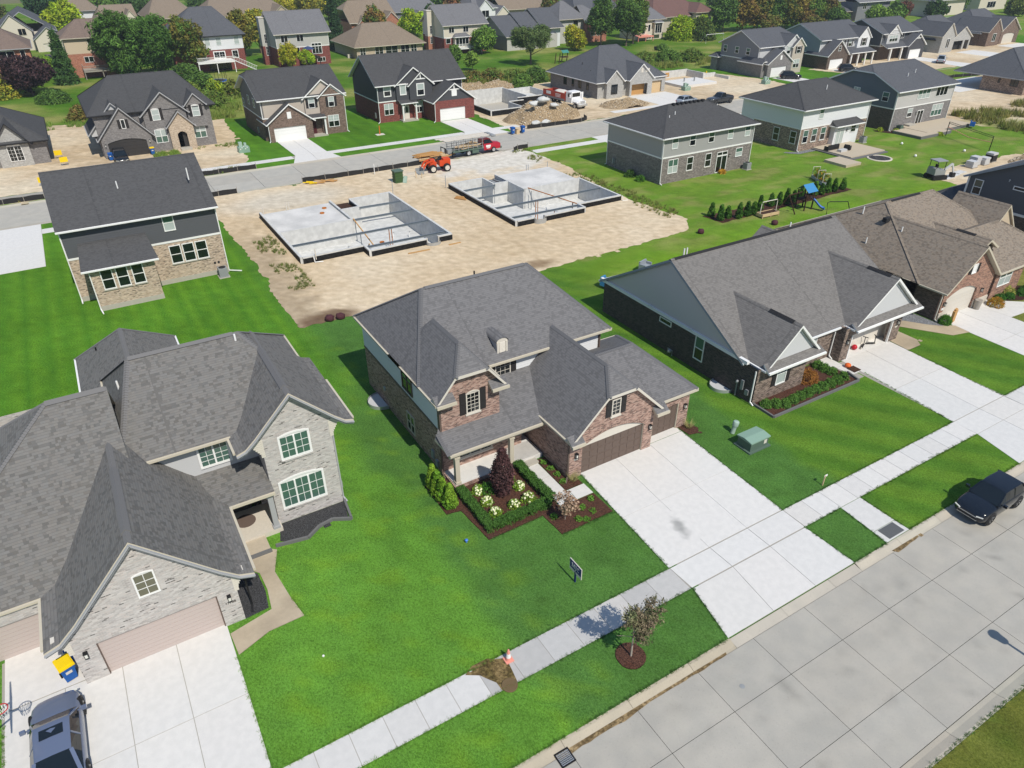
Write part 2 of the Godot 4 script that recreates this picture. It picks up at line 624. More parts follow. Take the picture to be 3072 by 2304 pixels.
# ---------------------------------------------------------------- ground sheets
func sheet(pts: Array, y: float, step: float, cf: Callable, jag := 0.0, drop := 0.0, holes := []) -> MB:
	var b := MB.new()
	var P := PackedVector2Array()
	for i in pts.size():
		var a: Vector2 = pts[i]; var e: Vector2 = pts[(i + 1) % pts.size()]
		var k := maxi(1, int(a.distance_to(e) / 0.35)) if jag > 0.0 else 1
		var nn := (e - a).orthogonal().normalized()
		for j in k:
			var p := a.lerp(e, float(j) / k)
			if jag > 0.0: p += nn * (nz.get_noise_2d(p.x * 90.0, p.y * 90.0) * 0.6 + nz.get_noise_2d(p.x * 25.0 + 77.0, p.y * 25.0)) * jag
			P.append(p)
	var r := Rect2(P[0],Vector2.ZERO)
	for p in P: r = r.expand(p)
	var nx := int(ceil(r.size.x / step)); var ny := int(ceil(r.size.y / step))
	var inside := PackedByteArray(); inside.resize((nx + 1) * (ny + 1))
	var cc := PackedColorArray(); cc.resize((nx + 1) * (ny + 1))
	for j in ny + 1:
		for i in nx + 1:
			var p := r.position + Vector2(i, j) * step
			inside[j * (nx + 1) + i] = 1 if Geometry2D.is_point_in_polygon(p, P) else 0
			cc[j * (nx + 1) + i] = cf.call(p.x, p.y)
	var near := {}
	for i in P.size():      # cells that the outline crosses
		var a := P[i]; var e := P[(i + 1) % P.size()]
		var k := maxi(1, int(a.distance_to(e) / (step * 0.3)))
		for q in k + 1:
			var p := (a.lerp(e, float(q) / k) - r.position) / step
			for dx in [-0.02,0.02]:
				for dy in [-0.02,0.02]: near[Vector2i(int(floor(p.x + dx)), int(floor(p.y + dy)))] = true
	for j in ny:
		for i in nx:
			var q0 := r.position + Vector2(i, j) * step
			if near.has(Vector2i(i, j)):
				var cell := PackedVector2Array([q0, q0 + Vector2(step, 0), q0 + Vector2(step, step), q0 + Vector2(0, step)])
				for g in Geometry2D.intersect_polygons(cell, P):
					var tr := Geometry2D.triangulate_polygon(g)
					for k in range(0, tr.size(),3):
						var a: Vector2 = g[tr[k]]; var e: Vector2 = g[tr[k + 1]]; var h: Vector2 = g[tr[k + 2]]
						if (e - a).cross(h - a) < 0:
							var s := e; e = h; h = s
						for p in [a, e, h]:
							b.col = cf.call(p.x, p.y)
							b.vert(V(p.x, y, p.y),Vector3.UP, p)
			elif inside[j * (nx + 1) + i]:
				var cell := Rect2(q0,Vector2(step, step))
				var hit := false
				for h in holes:
					if cell.intersects(h): hit = true
				if hit:
					var left := [cell]
					for h in holes:
						var nxt := []
						for c in left:
							if not c.intersects(h):
								nxt.append(c)
								continue
							var i0: Rect2 = c.intersection(h)
							for e in [Rect2(c.position, Vector2(i0.position.x - c.position.x, c.size.y)), Rect2(i0.end.x, c.position.y, c.end.x - i0.end.x, c.size.y), Rect2(i0.position.x, c.position.y, i0.size.x, i0.position.y - c.position.y), Rect2(i0.position.x, i0.end.y, i0.size.x, c.end.y - i0.end.y)]:
								if e.size.x > 1e-4 and e.size.y > 1e-4: nxt.append(e)
						left = nxt
					b.col = cc[j * (nx + 1) + i]
					for c in left:
						for k in [[0,0],[1,0],[1,1],[0,0],[1,1],[0,1]]:
							var p: Vector2 = c.position + c.size * Vector2(k[0], k[1])
							b.vert(V(p.x, y, p.y),Vector3.UP, p)
					continue
				for k in [[0,0],[1,0],[1,1],[0,0],[1,1],[0,1]]:
					var p := q0 + Vector2(k[0], k[1]) * step
					b.col = cc[(j + k[1]) * (nx + 1) + i + k[0]]
					b.vert(V(p.x, y, p.y),Vector3.UP, p)
	if drop > 0.0:
		for i in P.size():
			var a := P[i]; var e := P[(i + 1) % P.size()]
			b.col = cf.call(a.x, a.y)
			var q := [V(a.x, y, a.y),V(e.x, y, e.y),V(e.x, y - drop, e.y),V(a.x, y - drop, a.y)]
			b.poly(q); b.poly(q, true)
	return b

func P2(a: Array) -> Array:
	var o := []
	for i in range(0, a.size(),2): o.append(Vector2(a[i], a[i + 1]))
	return o

func N2(x: float, z: float, s: float) -> float: return nz.get_noise_2d(x * s * 100.0, z * s * 100.0)   # s = cycles per metre, roughly
# ---------------------------------------------------------------- what surfaces are made of
func materials():
	var sh := tex_shingle(3,0.82); var sh2 := tex_shingle(5,0.77,0.008); var shf := tex_shingle(7,0.84)
	mk("shingle_main", "7c7b7c", 0.95, sh, 8.96)
	mk("shingle_left", "7f7d7a", 0.95, sh2,8.96)
	mk("shingle_ranch", "827f7c", 0.95, tex_shingle(9,0.83),8.96)
	mk("shingle_tan", "968a7c", 0.95, tex_shingle(8,0.76,0.012),8.96)
	mk("shingle_dark", "5b5b5c", 0.95, shf, 8.96)
	mk("shingle_black", "555556", 0.95, shf, 8.96)
	mk("shingle_slate", "626469", 0.95, shf, 8.96)
	mk("shingle_grey", "7d7d80", 0.95, shf, 8.96)
	mk("shingle_brown", "86756a", 0.95, shf, 8.96)
	mk("shingle_red", "7c5f58", 0.95, shf, 8.96)
	mk("shingle_beige", "948574", 0.95, shf, 8.96)
	mk("cap_main", "68686a", 0.95)
	mk("cap_left", "717070", 0.95)
	mk("vent_dark", "2c2c2e", 0.9)
	mk("brick_main", "ffffff", 0.92, tex_brick(21,["a88a7d", "9c7b6e", "8f7064", "b09386", "7a5c52", "a5867a", "6d554d"], "a99a90", 0.06),3.25)
	mk("brick_pale", "ffffff", 0.92, tex_brick(22,["b4b0ad", "afaba8", "bbb7b3", "a9a5a2", "b7afaa", "b9b5b2", "a49e9b"], "bdb9b5", 0.03),3.25)
	mk("brick_ranch", "ffffff", 0.92, tex_brick(23,["7e6e65", "6c5d55", "57493f", "8b7b70", "463b36", "756459"], "988c82", 0.05),3.25)
	mk("brick_coal", "ffffff", 0.92, tex_brick(35,["4a4240", "3f3937", "554b47", "353131"], "6b635e"),3.25)
	mk("brick_sand", "ffffff", 0.92, tex_brick(24,["b7a38f", "a89380", "c4b09b", "9a8574", "ae9c8b", "bca998"], "beb0a0", 0.13),3.25)
	mk("brick_tan", "ffffff", 0.92, tex_brick(25,["9d7461", "8c6453", "7b5a4c", "a8806c", "6b4e44", "93705f"], "a39184", 0.05),3.25)
	mk("brick_umber", "ffffff", 0.92, tex_brick(26,["5b5048", "4d433d", "675a51", "433a35"], "746860"),3.25)
	mk("brick_ash", "ffffff", 0.92, tex_brick(27,["7d7673", "6e6763", "8a827e", "5e5754"], "97918c", 0.05),3.25)
	mk("brick_mix", "ffffff", 0.92, tex_brick(28,["a08a7a", "7a675c", "8d776a", "b7a291", "64554d", "75635a"], "a89a8c", 0.12),3.25)
	mk("brick_slate", "ffffff", 0.92, tex_brick(29,["7b7877", "737070", "858281", "6a6767"], "8b8886"),3.25)
	mk("brick_walnut", "ffffff", 0.92, tex_brick(30,["736056", "655349", "816c60", "57473f"], "8b7d73", 0.04),3.25)
	mk("brick_red", "ffffff", 0.92, tex_brick(31,["7d3d38", "6e3430", "894842", "62302d"], "8a6a62"),3.25)
	mk("brick_orange", "ffffff", 0.92, tex_brick(32,["a8694f", "9b5d46", "b37660", "8e553f"], "b09484"),3.25)
	mk("brick_cream", "ffffff", 0.92, tex_brick(33,["b7a793", "ab9a86", "c2b29e", "a08f7c"], "b9ac9c"),3.25)
	mk("brick_concrete", "ffffff", 0.92, tex_brick(34,["a9a8a5", "a09f9c", "b2b1ae", "989795"], "a8a7a3"),3.25)
	mk("white", "e4e4e2", 0.55); mk("offwhite", "cfc9be", 0.6); mk("trim_grey", "a3a4a6", 0.6); mk("trim_tan", "c0b8a6", 0.6)
	mk("siding_white", "d6d8da", 0.6); mk("siding_dark", "55575b", 0.6); mk("siding_grey", "9c9c9b", 0.6); mk("siding_mist", "bcbdbe", 0.6)
	mk("siding_lilac", "b7b5b3", 0.6); mk("siding_blue", "626a74", 0.6); mk("siding_slate", "54575c", 0.6); mk("siding_taupe", "b8aea2", 0.6)
	mk("siding_stone", "777472", 0.6); mk("siding_char", "4a4b4f", 0.6); mk("siding_navy", "4f545b", 0.6); mk("siding_lead", "7b7d82", 0.6); mk("siding_vent", "c6c1ba", 0.55)
	mk("siding_sand", "c4b49c", 0.6); mk("siding_beige", "cdc5b6", 0.6); mk("siding_putty", "b3b2ac", 0.6); mk("siding_sky", "8f979f", 0.6)
	mk("black", "1d1d1f", 0.5); mk("shutter_dark", "2e2c2c", 0.6); mk("door_brown", "665850", 0.6); mk("door_blush", "b8aba5", 0.55); mk("door_char", "3a3837", 0.55)
	mk("door_cream", "c9c3b8", 0.55); mk("door_maroon", "4a1f24", 0.5); mk("frost", "d8d8d0", 0.3)
	mk("glass", "12181a", 0.04); M.glass.metallic_specular = 0.6
	mk("glass_green", "46645a", 0.06); M.glass_green.metallic_specular = 0.6
	mk("blind", "a9b3b0", 0.15); mk("glass_dim", "6b6a58", 0.1)
	var cn := tex_noise(41,0.02,5, Color(0.95,0.95,0.945), Color(0.98,0.978,0.972),512,9000,0.96,1.02)
	vc(mk("concrete", "dbd9d6", 0.85, cn, 5.0)); vc(mk("road", "bfbbb2", 0.85, tex_noise(42,0.01,6, Color(0.915,0.915,0.91), Color(0.955,0.95,0.94),512,14000,0.94,1.04),9.0))
	mk("footing", "b3aea4", 0.9, cn, 4.0); mk("joint", "9c988f", 0.95); mk("cast", "cdcdca", 0.85, tex_noise(43,0.012,4, Color(0.92,0.92,0.92), Color(1,1,1),512,4000,0.95,1.03),6.0)
	vc(mk("paver", "bdb09c", 0.9, cn, 3.0)); mk("edging", "6f6f70", 0.9, cn, 1.5)
	vc(mk("grass", "ffffff", 0.95, tex_noise(44,0.06,4, Color(0.74,0.765,0.70), Color(0.90,0.91,0.87),512,90000,0.82,1.2,2,4),5.0)); M.grass.metallic_specular = 0.15
	vc(mk("sand", "ffffff", 0.95, tex_noise(45,0.02,6, Color(0.91,0.90,0.88), Color(0.98,0.975,0.965),512,16000,0.9,1.05,3,2),11.0)); M.sand.metallic_specular = 0.15
	var cl := tex_noise(46,0.05,4, Color(0.5,0.5,0.5), Color(1,1,1),256,26000,0.55,1.5,5,3)
	vc(mk("mulch", "6b4a3c", 0.95, cl, 1.4)); mk("gravel_black", "5a5a5c", 0.9, tex_noise(47,0.1,3, Color(0.45,0.45,0.45), Color(0.9,0.9,0.9),256,26000,0.5,1.6,3,3),1.6)
	mk("gravel_grey", "a7a9ac", 0.9, tex_noise(48,0.1,3, Color(0.5,0.5,0.5), Color(0.95,0.95,0.95),256,20000,0.6,1.4,5,4),1.6)
	vc(mk("dirt", "ffffff", 0.95, tex_noise(49,0.04,6, Color(0.62,0.6,0.57), Color(1,0.99,0.97),512,20000,0.7,1.2,6,4),5.0))
	vc(mk("leaf", "ffffff", 0.75)); M.leaf.backlight_enabled = true; M.leaf.backlight = Color(0.25,0.3,0.1); M.leaf.metallic_specular = 0.2
	vc(mk("petal", "ffffff", 0.7)); vc(mk("plain", "ffffff", 0.6))
	mk("bark", "7a6a5c", 0.95); mk("bark_pale", "a59c90", 0.95); mk("wood", "b98f5a", 0.8); mk("wood_pale", "c9b08a", 0.8); mk("wood_grey", "9a948b", 0.85)
	mk("tar", "232324", 0.75, tex_noise(50,0.03,5, Color(0.6,0.6,0.6), Color(1,1,1),256,3000,0.7,1.4),3.0)
	mk("steel", "8c9499", 0.45, null, 1.0,0.6); mk("galv", "b6babd", 0.4, null, 1.0,0.5); mk("rust", "a8672c", 0.7); mk("metal_grey", "8f9293", 0.6)
	mk("ac_green", "9db3a6", 0.6); mk("box_green", "84a090", 0.55); mk("box_dark", "56695e", 0.6)
	mk("blue", "1f5ca8", 0.45); mk("yellow", "e8c715", 0.45); mk("orange", "d8662c", 0.55); mk("red", "b3202c", 0.35); mk("green", "3f5a34", 0.6)
	mk("rubber", "222223", 0.8); mk("plastic_black", "2a2a2b", 0.6); mk("silver", "c9cbcd", 0.25, null, 1.0,0.7); mk("fabric_black", "2b2a2a", 0.95); mk("lime", "6fd23c", 0.6)
	mk("pink", "df9484", 0.7); mk("maroon", "4a2a30", 0.8); mk("navy_sign", "25306e", 0.5); mk("roof_blue", "3f83b4", 0.6); mk("slide_blue", "4f7fd0", 0.4); mk("stone_pale", "cfc7ba", 0.9, cn, 2.0)
	mk("soil", "5d4335", 0.95, cl, 1.5); mk("tactile", "5f6163", 0.8)
# ---------------------------------------------------------------- ground, roads, pavements
func mixc(a: Color, b: Color, k: float) -> Color: return a.lerp(b, clampf(k, 0.0,1.0))

func grass_near(x: float, z: float) -> Color:
	var left := Color(0.150,0.335,0.048)
	var main := Color(0.100,0.222,0.052)
	var ranch := Color(0.145,0.270,0.036)
	var back := Color(0.095,0.245,0.026)
	var yard := Color(0.205,0.315,0.045)
	var dry := Color(0.36,0.34,0.13)
	var w := N2(x, z, 0.12); var f := N2(x + 300.0, z, 0.7)
	var edge := x + w * 1.5
	var c := mixc(left, main, (edge - 10.6 - (z + 20.0) * 0.06) / 1.2)
	# the left lot carries faint mowing stripes and yellow patches
	if x < 14.0:
		c = mixc(c, main, 0.22 * (0.5 + 0.5 * sin((x * 0.9 + z * 0.35) * 2.6)))
		c = mixc(c, Color(0.24,0.40,0.03), clampf(N2(x - 70.0, z + 31.0,0.45) * 1.8 - 0.35,0,0.35))
	var rs := 0.5 + 0.5 * tanh(3.0 * sin((x * 0.82 - z * 0.57) * 2.4))
	var rc := mixc(ranch, Color(0.095,0.215,0.03), rs * 0.85)
	c = mixc(c, rc, (edge - 33.2) / 1.0)
	c = mixc(c, mixc(Color(0.22,0.25,0.06), dry, 0.25 + w * 0.5), (edge - 63.0) / 1.5)
	# rear lawn of the dark sided house: fine stripes away from the camera
	var bs := 0.5 + 0.5 * sin(x * 4.2 + N2(z, x, 0.3) * 1.2)
	var bc := mixc(back, Color(0.15,0.32,0.03), bs * 0.8)
	var kb := clampf((-z - 40.0 + w * 3.0) / 6.0,0,1)
	c = mixc(c, bc, kb * clampf((14.0 - x) / 3.0,0,1))
	var ys := 0.5 + 0.5 * sin((x * 0.2 + z) * 2.2 + w * 2.0)
	var yc := mixc(yard, Color(0.15,0.295,0.035), ys * 0.4 + 0.25)
	yc = mixc(yc, dry, clampf(N2(x * 0.45, z + 90.0,0.25) * 1.7 - 0.02,0,0.6))
	var strip := clampf(1.0 - absf(z + 50.0 - (x - 60.0) * 0.02) / 3.5,0,1)
	yc = mixc(yc, Color(0.19,0.36,0.02), strip * 0.6)
	c = mixc(c, yc, kb * clampf((x - 36.0) / 6.0,0,1))
	var g := 1.04 + w * 0.18 + f * 0.2 + N2(x, z + 500.0,2.2) * 0.14
	return Color(c.r * g, c.g * g, c.b * g)

func grass_far(x: float, z: float) -> Color:
	var c := Color(0.095,0.235,0.026)
	var w := N2(x, z, 0.06)
	if z < -137.0:
		c = mixc(Color(0.15,0.27,0.03), Color(0.31,0.31,0.10), clampf(0.35 + w * 1.6,0,1))
		var s := 0.5 + 0.5 * sin(x * 1.4 + z * 0.9)
		c = mixc(c, Color(0.085,0.22,0.02), clampf(N2(x + 40.0, z, 0.03) * 2.0 + s * 0.15,0,0.8))
	else:
		c = mixc(c, Color(0.125,0.285,0.028),0.5 + 0.5 * sin(x * 4.0))
	var g := 1.0 + w * 0.3 + N2(x, z, 0.5) * 0.3
	return Color(c.r * g, c.g * g, c.b * g)

func sand_col(x: float, z: float) -> Color:
	var c := Color(0.68,0.55,0.385)
	var a := N2(x, z, 0.05); var b := N2(x + 90.0, z * 1.6,0.22); var d := N2(x, z + 50.0,1.1)
	c = mixc(c, Color(0.58,0.455,0.30), clampf(a * 0.8 + b * 0.6,0,0.5))
	c = mixc(c, Color(0.74,0.64,0.49), clampf(-a * 1.2 + d * 0.4,0,0.7))
	# tyre tracks bending round the two foundations
	var tr := 0.0
	for q in [[36.3,-76.0,4.2],[13.9,-78.0,2.0]]:
		var dx: float = absf(x - q[0] + sin(z * 0.11) * 1.2)
		tr = maxf(tr, clampf(1.0 - absf(fmod(dx, 1.9) - 0.9) / 0.35,0,1) * clampf(1.5 - dx / q[2],0,1))
	c = mixc(c, Color(0.46,0.34,0.21), tr * 0.35)
	var dz := absf(z + 60.5 + sin(x * 0.16) * 1.4)
	c = mixc(c, Color(0.50,0.38,0.24), clampf(1.0 - absf(fmod(dz, 1.8) - 0.9) / 0.35,0,1) * clampf(1.4 - dz / 3.0,0,1) * 0.3)
	# pale crushed stone by the street, damp edge by the left lawn
	c = mixc(c, Color(0.70,0.68,0.63), clampf((9.0 - Vector2((x - 52.0) * 0.7, z + 92.0).length()) / 4.0 + b, 0,0.9) * clampf(1.0 - (z + 86.0) / 4.0,0,1))
	c = mixc(c, Color(0.62,0.58,0.5), clampf((5.0 - Vector2((x - 21.0) * 0.5, z + 89.0).length()) / 4.0,0,0.7))
	c = mixc(c, Color(0.34,0.27,0.19), clampf((15.2 - x + b * 3.0) / 1.6,0,0.55) * clampf((z + 84.0) / 10.0,0,1))
	c = mixc(c, Color(0.17,0.11,0.07), clampf((3.2 - Vector2((x - 14.6) * 1.0, (z + 55.0) * 1.7).length() + d * 1.2) / 1.2,0,0.9))
	c = mixc(c, Color(0.25,0.17,0.10), clampf((2.0 - Vector2(x - 36.5, (z + 55.6) * 1.8).length() + d) / 1.0,0,0.8))
	var g := 1.0 + d * 0.16 + N2(x, z, 3.0) * 0.14
	return Color(c.r * g, c.g * g, c.b * g)

func sand_far(x: float, z: float) -> Color:
	var c := Color(0.66,0.54,0.385)
	var a := N2(x, z, 0.05); var b := N2(x + 90.0, z * 1.6,0.25)
	c = mixc(c, Color(0.50,0.385,0.25), clampf(a * 1.0 + b, 0,0.7))
	c = mixc(c, Color(0.72,0.64,0.5), clampf(-a * 1.4,0,0.7))
	var g := 1.0 + N2(x, z, 1.0) * 0.25
	return Color(c.r * g, c.g * g, c.b * g)

func tone(lo: float, hi: float, warm := 0.012) -> Color:
	var f := rng.randf_range(lo, hi); var w := rng.randf_range(-warm, warm)
	return Color(f * (1.0 + w), f, f * (1.0 - w))

# one cast slab with straight sides; pts run round its top
func pad(pts: Array, y: float, th: float, col: Color, m: String, par: Node, nm := "concrete_slab"):
	var b := MB.new()
	b.col = col
	var q := []
	for p in pts: q.append(V(p.x, y, p.y))
	slab(q, th, b, b)
	return part(nm, b, M[m], par)

func pad_rows(par: Node, xl: Array, xr: Array, zs: Array, cols: int, y: float, m: String, lo: float, hi: float, gap := 0.014, nm := "concrete_slab"):
	# rows of slabs between the z lines; xl and xr give the left and right ends of each line
	for r in zs.size() - 1:
		for k in cols:
			var a := float(k) / cols; var e := float(k + 1) / cols
			pad([Vector2(lerpf(xl[r], xr[r], a) + gap, zs[r] + gap),Vector2(lerpf(xl[r], xr[r], e) - gap, zs[r] + gap),Vector2(lerpf(xl[r + 1], xr[r + 1], e) - gap, zs[r + 1] - gap),Vector2(lerpf(xl[r + 1], xr[r + 1], a) + gap, zs[r + 1] - gap)], y, 0.12, tone(lo, hi), m, par, nm)

func walk(par: Node, x0: float, x1: float, z0: float, z1: float, step: float, y: float, m: String, lo: float, hi: float, gap := 0.012):
	var n := maxi(1, int(round((x1 - x0) / step)))
	for k in n:
		var a := lerpf(x0, x1, float(k) / n) + gap; var e := lerpf(x0, x1, float(k + 1) / n) - gap
		pad([Vector2(a, z0),Vector2(e, z0),Vector2(e, z1),Vector2(a, z1)], y, 0.12, tone(lo, hi), m, par)

func curb(nm: String, x0: float, x1: float, zs: Array, col: Color, par: Node, step := 3.5):
	# rolled curb in lengths: profile [z, y] points
	var x := x0
	while x < x1 - 0.1:
		var b := MB.new()
		var f := rng.randf_range(0.9,1.05)
		b.col = Color(col.r * f, col.g * f, col.b * f)
		var e := minf(x + step, x1) - 0.015
		for i in zs.size() - 1:
			var q := [V(x, zs[i][1], zs[i][0]),V(e, zs[i][1], zs[i][0]),V(e, zs[i + 1][1], zs[i + 1][0]),V(x, zs[i + 1][1], zs[i + 1][0])]
			b.poly(q, zs[0][0] > zs[-1][0])
		part("curb_length", b, M.road, par)
		x += step

func wear(x: float, z: float) -> float:
	# tyre polish along the lanes, turning scuffs by the drive, old drips
	var f := 1.0 + N2(x * 0.35, z, 0.35) * 0.07
	for q in [-11.7,-10.1,-8.3,-6.6]: f -= 0.045 * clampf(1.0 - absf(z - q + N2(x, q, 0.05)) / 0.45,0,1)
	var r := Vector2(x - 44.0, (z + 21.0)).length()
	f -= 0.10 * clampf(0.5 + 0.5 * sin(r * 4.0) + N2(x, z, 0.5),0,1) * clampf(1.0 - absf(r - 12.6) / 1.9,0,1) * clampf((x - 32.0) / 4.0,0,1)
	f -= 0.25 * clampf(N2(x + 61.0, z - 7.0,0.55) * 3.2 - 1.25,0,1)
	return f

func setting():
	var b := MB.new()
	for q in [[-900,1100,-57.5,300],[-900,14,-94,-57.5],[56.8,1100,-94,-57.5],[-900,1100,-117,-94],[-900,66,-134,-117],[80,1100,-134,-117],[-900,1100,-1200,-134]]:
		b.quad(V(q[0],-0.3, q[3]),V(q[1],-0.3, q[3]),V(q[1],-0.3, q[2]),V(q[0],-0.3, q[2]))
	var pits := [Rect2(16.3,-76.3,15.9,8.3), Rect2(23,-68,9.2,1.7), Rect2(24.7,-80.1,7.5,3.8), Rect2(26.95,-83.4,5.25,3.3), Rect2(40.3,-75.7,15.75,8.4), Rect2(40.3,-67.3,9.4,1.4), Rect2(40.3,-79.6,7.0,3.9), Rect2(40.3,-82.6,4.8,3.0)]
	var pits2 := [Rect2(66.4,-133.9,12.0,11.3), Rect2(66.4,-122.6,6.7,5.1)]
	struct("ground", b, mk("earth", "6b6a48", 0.95))
	struct("lawn_ground", sheet(P2([-70,-95.2,150,-95.2,150,-13.36,-70,-13.36]),0.0,0.55, grass_near, 0.0,0.25,[Rect2(14,-94,42.8,36.5)]), M.grass)
	struct("far_lawn_ground", sheet(P2([-90,-200,270,-200,270,-105.2,-90,-105.2]),0.0,1.0, grass_far, 0.0,0.25,[Rect2(66,-134,14,17)]), M.grass)
	struct("field_ground", sheet(P2([-190,-460,420,-460,420,-200,-190,-200]),0.0,4.0, func(x, z): return mixc(grass_far(x, z), Color(0.09,0.22,0.02),0.35)), M.grass)
	struct("side_lawn_ground", sheet(P2([150,-200,420,-200,420,-13,150,-13]),-0.01,4.0, grass_near), M.grass)
	struct("near_verge", sheet(P2([-40,-4.82,70,-4.82,70,40,-40,40]),0.0,1.0, func(x, z):
		var c := mixc(Color(0.20,0.19,0.045), Color(0.115,0.165,0.03),0.5 + N2(x, z, 0.3))
		var g := 1.0 + N2(x, z, 1.3) * 0.5
		return Color(c.r * g, c.g * g, c.b * g),0.08,0.25), M.grass)
	# building lots
	struct("sand_lot_ground", sheet(P2([11.9,-95.15,59.0,-95.15,59.3,-84.0,57.5,-72.0,57.4,-66.0,58.6,-57.6,56.2,-55.2,47.6,-54.5,36.0,-54.2,22.0,-54.6,16.8,-54.4,11.95,-54.6,12.2,-66.0]),0.014,0.5, sand_col, 0.42,0.0, pits), M.sand)
	struct("sand_strip_ground", sheet(P2([-70,-137,-60,-150,-8,-153,2,-150,4,-141,24.2,-141,23.2,-128,21.9,-121,21.6,-111,20.6,-109.3,-70,-109.3]),0.012,0.8, sand_far, 0.4), M.sand)
	struct("sand_strip_ground", sheet(P2([-70,-107.6,20.5,-107.6,21.0,-105.3,-70,-105.3]),0.012,0.8, func(x, z): return mixc(sand_far(x, z), grass_far(x, z),0.35 + N2(x, z, 0.3) * 1.5),0.2), M.sand)
	struct("dirt_lot_ground", sheet(P2([63.9,-105.3,137.4,-105.3,137.6,-119,135,-128,131,-137.5,124,-140.5,92,-141,82,-139.5,70,-139,64.4,-136,64.8,-122]),0.012,0.8, sand_far, 0.5,0.0, pits2), M.sand)
	struct("dirt_yard_ground", sheet(P2([157,-122,163,-106,250,-105.4,250,-128,205,-126,190,-124.5,171,-124]),0.012,1.2, sand_far, 0.5), M.sand)
	struct("dirt_field_ground", sheet(P2([133.2,-95.2,250,-95.2,250,-52,148,-57,139.5,-61,133.4,-66,133.2,-73]),0.012,1.2, func(x, z): return mixc(sand_far(x, z), Color(0.22,0.26,0.06), clampf((z + 72.0) / 5.0,0,1) * clampf(0.55 + N2(x, z, 0.12) * 1.4,0,0.85)),0.5), M.sand)
	struct("trench_ground", sheet(P2([98.2,-53.6,104,-54.6,120,-53.6,124,-49,118,-43,99,-44,97.6,-48.5]),0.012,0.7, sand_far, 0.4), M.sand)
	# front street
	rng.seed = 5
	var bed := MB.new()
	bed.box(-45,75,-0.28,-0.2,-13.3,-4.9, "d")
	var road := struct("front_street", bed, M.joint)
	for k in 24:
		var x := 13.9 + 3.52 * (k - 6)
		for z in [[-12.84,-10.6],[-10.6,-7.52],[-7.52,-5.46]]:
			var tn := tone(0.86,0.91,0.008)
			part("concrete_slab", sheet(P2([x + 0.009, z[0] + 0.009, x + 3.511, z[0] + 0.009, x + 3.511, z[1] - 0.009, x + 0.009, z[1] - 0.009]),-0.1,0.4, func(u, w): return tn * wear(u, w),0.0,0.08), M.road, road)
	curb("curb", -7.2,19.9,[[-13.38,0.015],[-13.25,0.005],[-12.98,-0.09],[-12.85,-0.115]], Color(0.95,0.88,0.76), road)
	curb("curb", 19.9,29.0,[[-13.38,-0.02],[-13.1,-0.07],[-12.85,-0.11]], Color(1.0,0.97,0.93), road)
	curb("curb", 29.0,77.0,[[-13.38,0.015],[-13.25,0.005],[-12.98,-0.09],[-12.85,-0.115]], Color(1.0,0.95,0.88), road)
	curb("curb", -7.2,77.0,[[-4.8,0.015],[-4.95,0.005],[-5.25,-0.09],[-5.45,-0.115]], Color(1.0,0.95,0.88), road)
	# front pavement
	b = nb(); b.box(-45,75,-0.1,0.005,-18.1,-16.57, "d")
	var pave := struct("front_sidewalk", b, M.joint)
	walk(pave, -12.0,8.9,-18.12,-16.55,1.49,0.02, "concrete", 0.88,0.96)
	walk(pave, 8.9,20.45,-18.12,-16.55,1.6,0.02, "concrete", 0.66,0.78)
	walk(pave, 29.0,45.75,-18.12,-16.55,1.52,0.02, "concrete", 0.9,0.98)
	walk(pave, 51.9,59.0,-18.12,-16.55,1.52,0.02, "concrete", 0.88,0.96)
	walk(pave, 64.9,75.0,-18.12,-16.55,1.52,0.02, "concrete", 0.88,0.96)
	pad_rows(pave, [32.0,31.85],[33.72,33.72],[-16.53,-14.3],1,0.02, "concrete", 0.88,0.94)
	pad_rows(pave, [31.85,31.75],[33.72,33.75],[-14.3,-13.4],1,0.02, "concrete", 0.9,0.94)
	b = nb()
	b.box(32.15,33.45,0.02,0.032,-14.25,-13.5, "d")
	for i in 20:
		for j in 11: b.box(32.2 + i * 0.064,32.23 + i * 0.064,0.032,0.04,-14.21 + j * 0.064,-14.18 + j * 0.064, "db")
	part("tactile_plate", b, M.tactile, pave)
	# muddy slab with a wet edge
	struct("mud_patch", sheet(P2([8.35,-18.05,8.9,-17.7,9.3,-17.0,9.35,-16.55,9.6,-16.3,10.2,-16.6,10.35,-17.2,10.3,-17.9,9.6,-18.3,8.8,-18.35]),0.028,0.12, func(x, z):
		var k := clampf(0.5 + N2(x, z, 1.2) * 2.0,0,1)
		return mixc(Color(0.30,0.22,0.10), Color(0.17,0.13,0.05), k),0.09), M.dirt)
	# wet silt in the gutter
	for q in [[9.5,19.4,0.0],[31.4,34.0,1.0]]:
		struct("silt_patch", sheet(P2([q[0],-13.22, q[1],-13.22, q[1] - 0.2,-12.86, q[0] + 0.4,-12.7]),-0.095,0.25, func(x, z): return mixc(Color(0.48,0.36,0.2), Color(0.28,0.2,0.1),0.5 + N2(x, z, 0.5) * 1.5),0.12), M.dirt)
	# driveways
	b = nb(); b.box(20.95,28.9,-0.1,0.005,-26.7,-13.4, "d")
	var dr := struct("driveway", b, M.joint)
	pad_rows(dr, [20.98,20.7,20.43],[29.3,29.12,28.98],[-26.9,-22.4,-18.17],3,0.02, "concrete", 0.985,1.015,0.008)
	pad_rows(dr, [26.5,26.5],[29.32,29.32],[-27.55,-26.92],1,0.02, "concrete", 0.98,1.0)
	pad_rows(dr, [20.45,20.53],[28.98,28.96],[-18.12,-16.55],3,0.02, "concrete", 0.965,1.0)
	pad_rows(dr, [20.54,19.85],[28.95,29.05],[-16.5,-13.4],3,0.02, "concrete", 0.955,1.0)
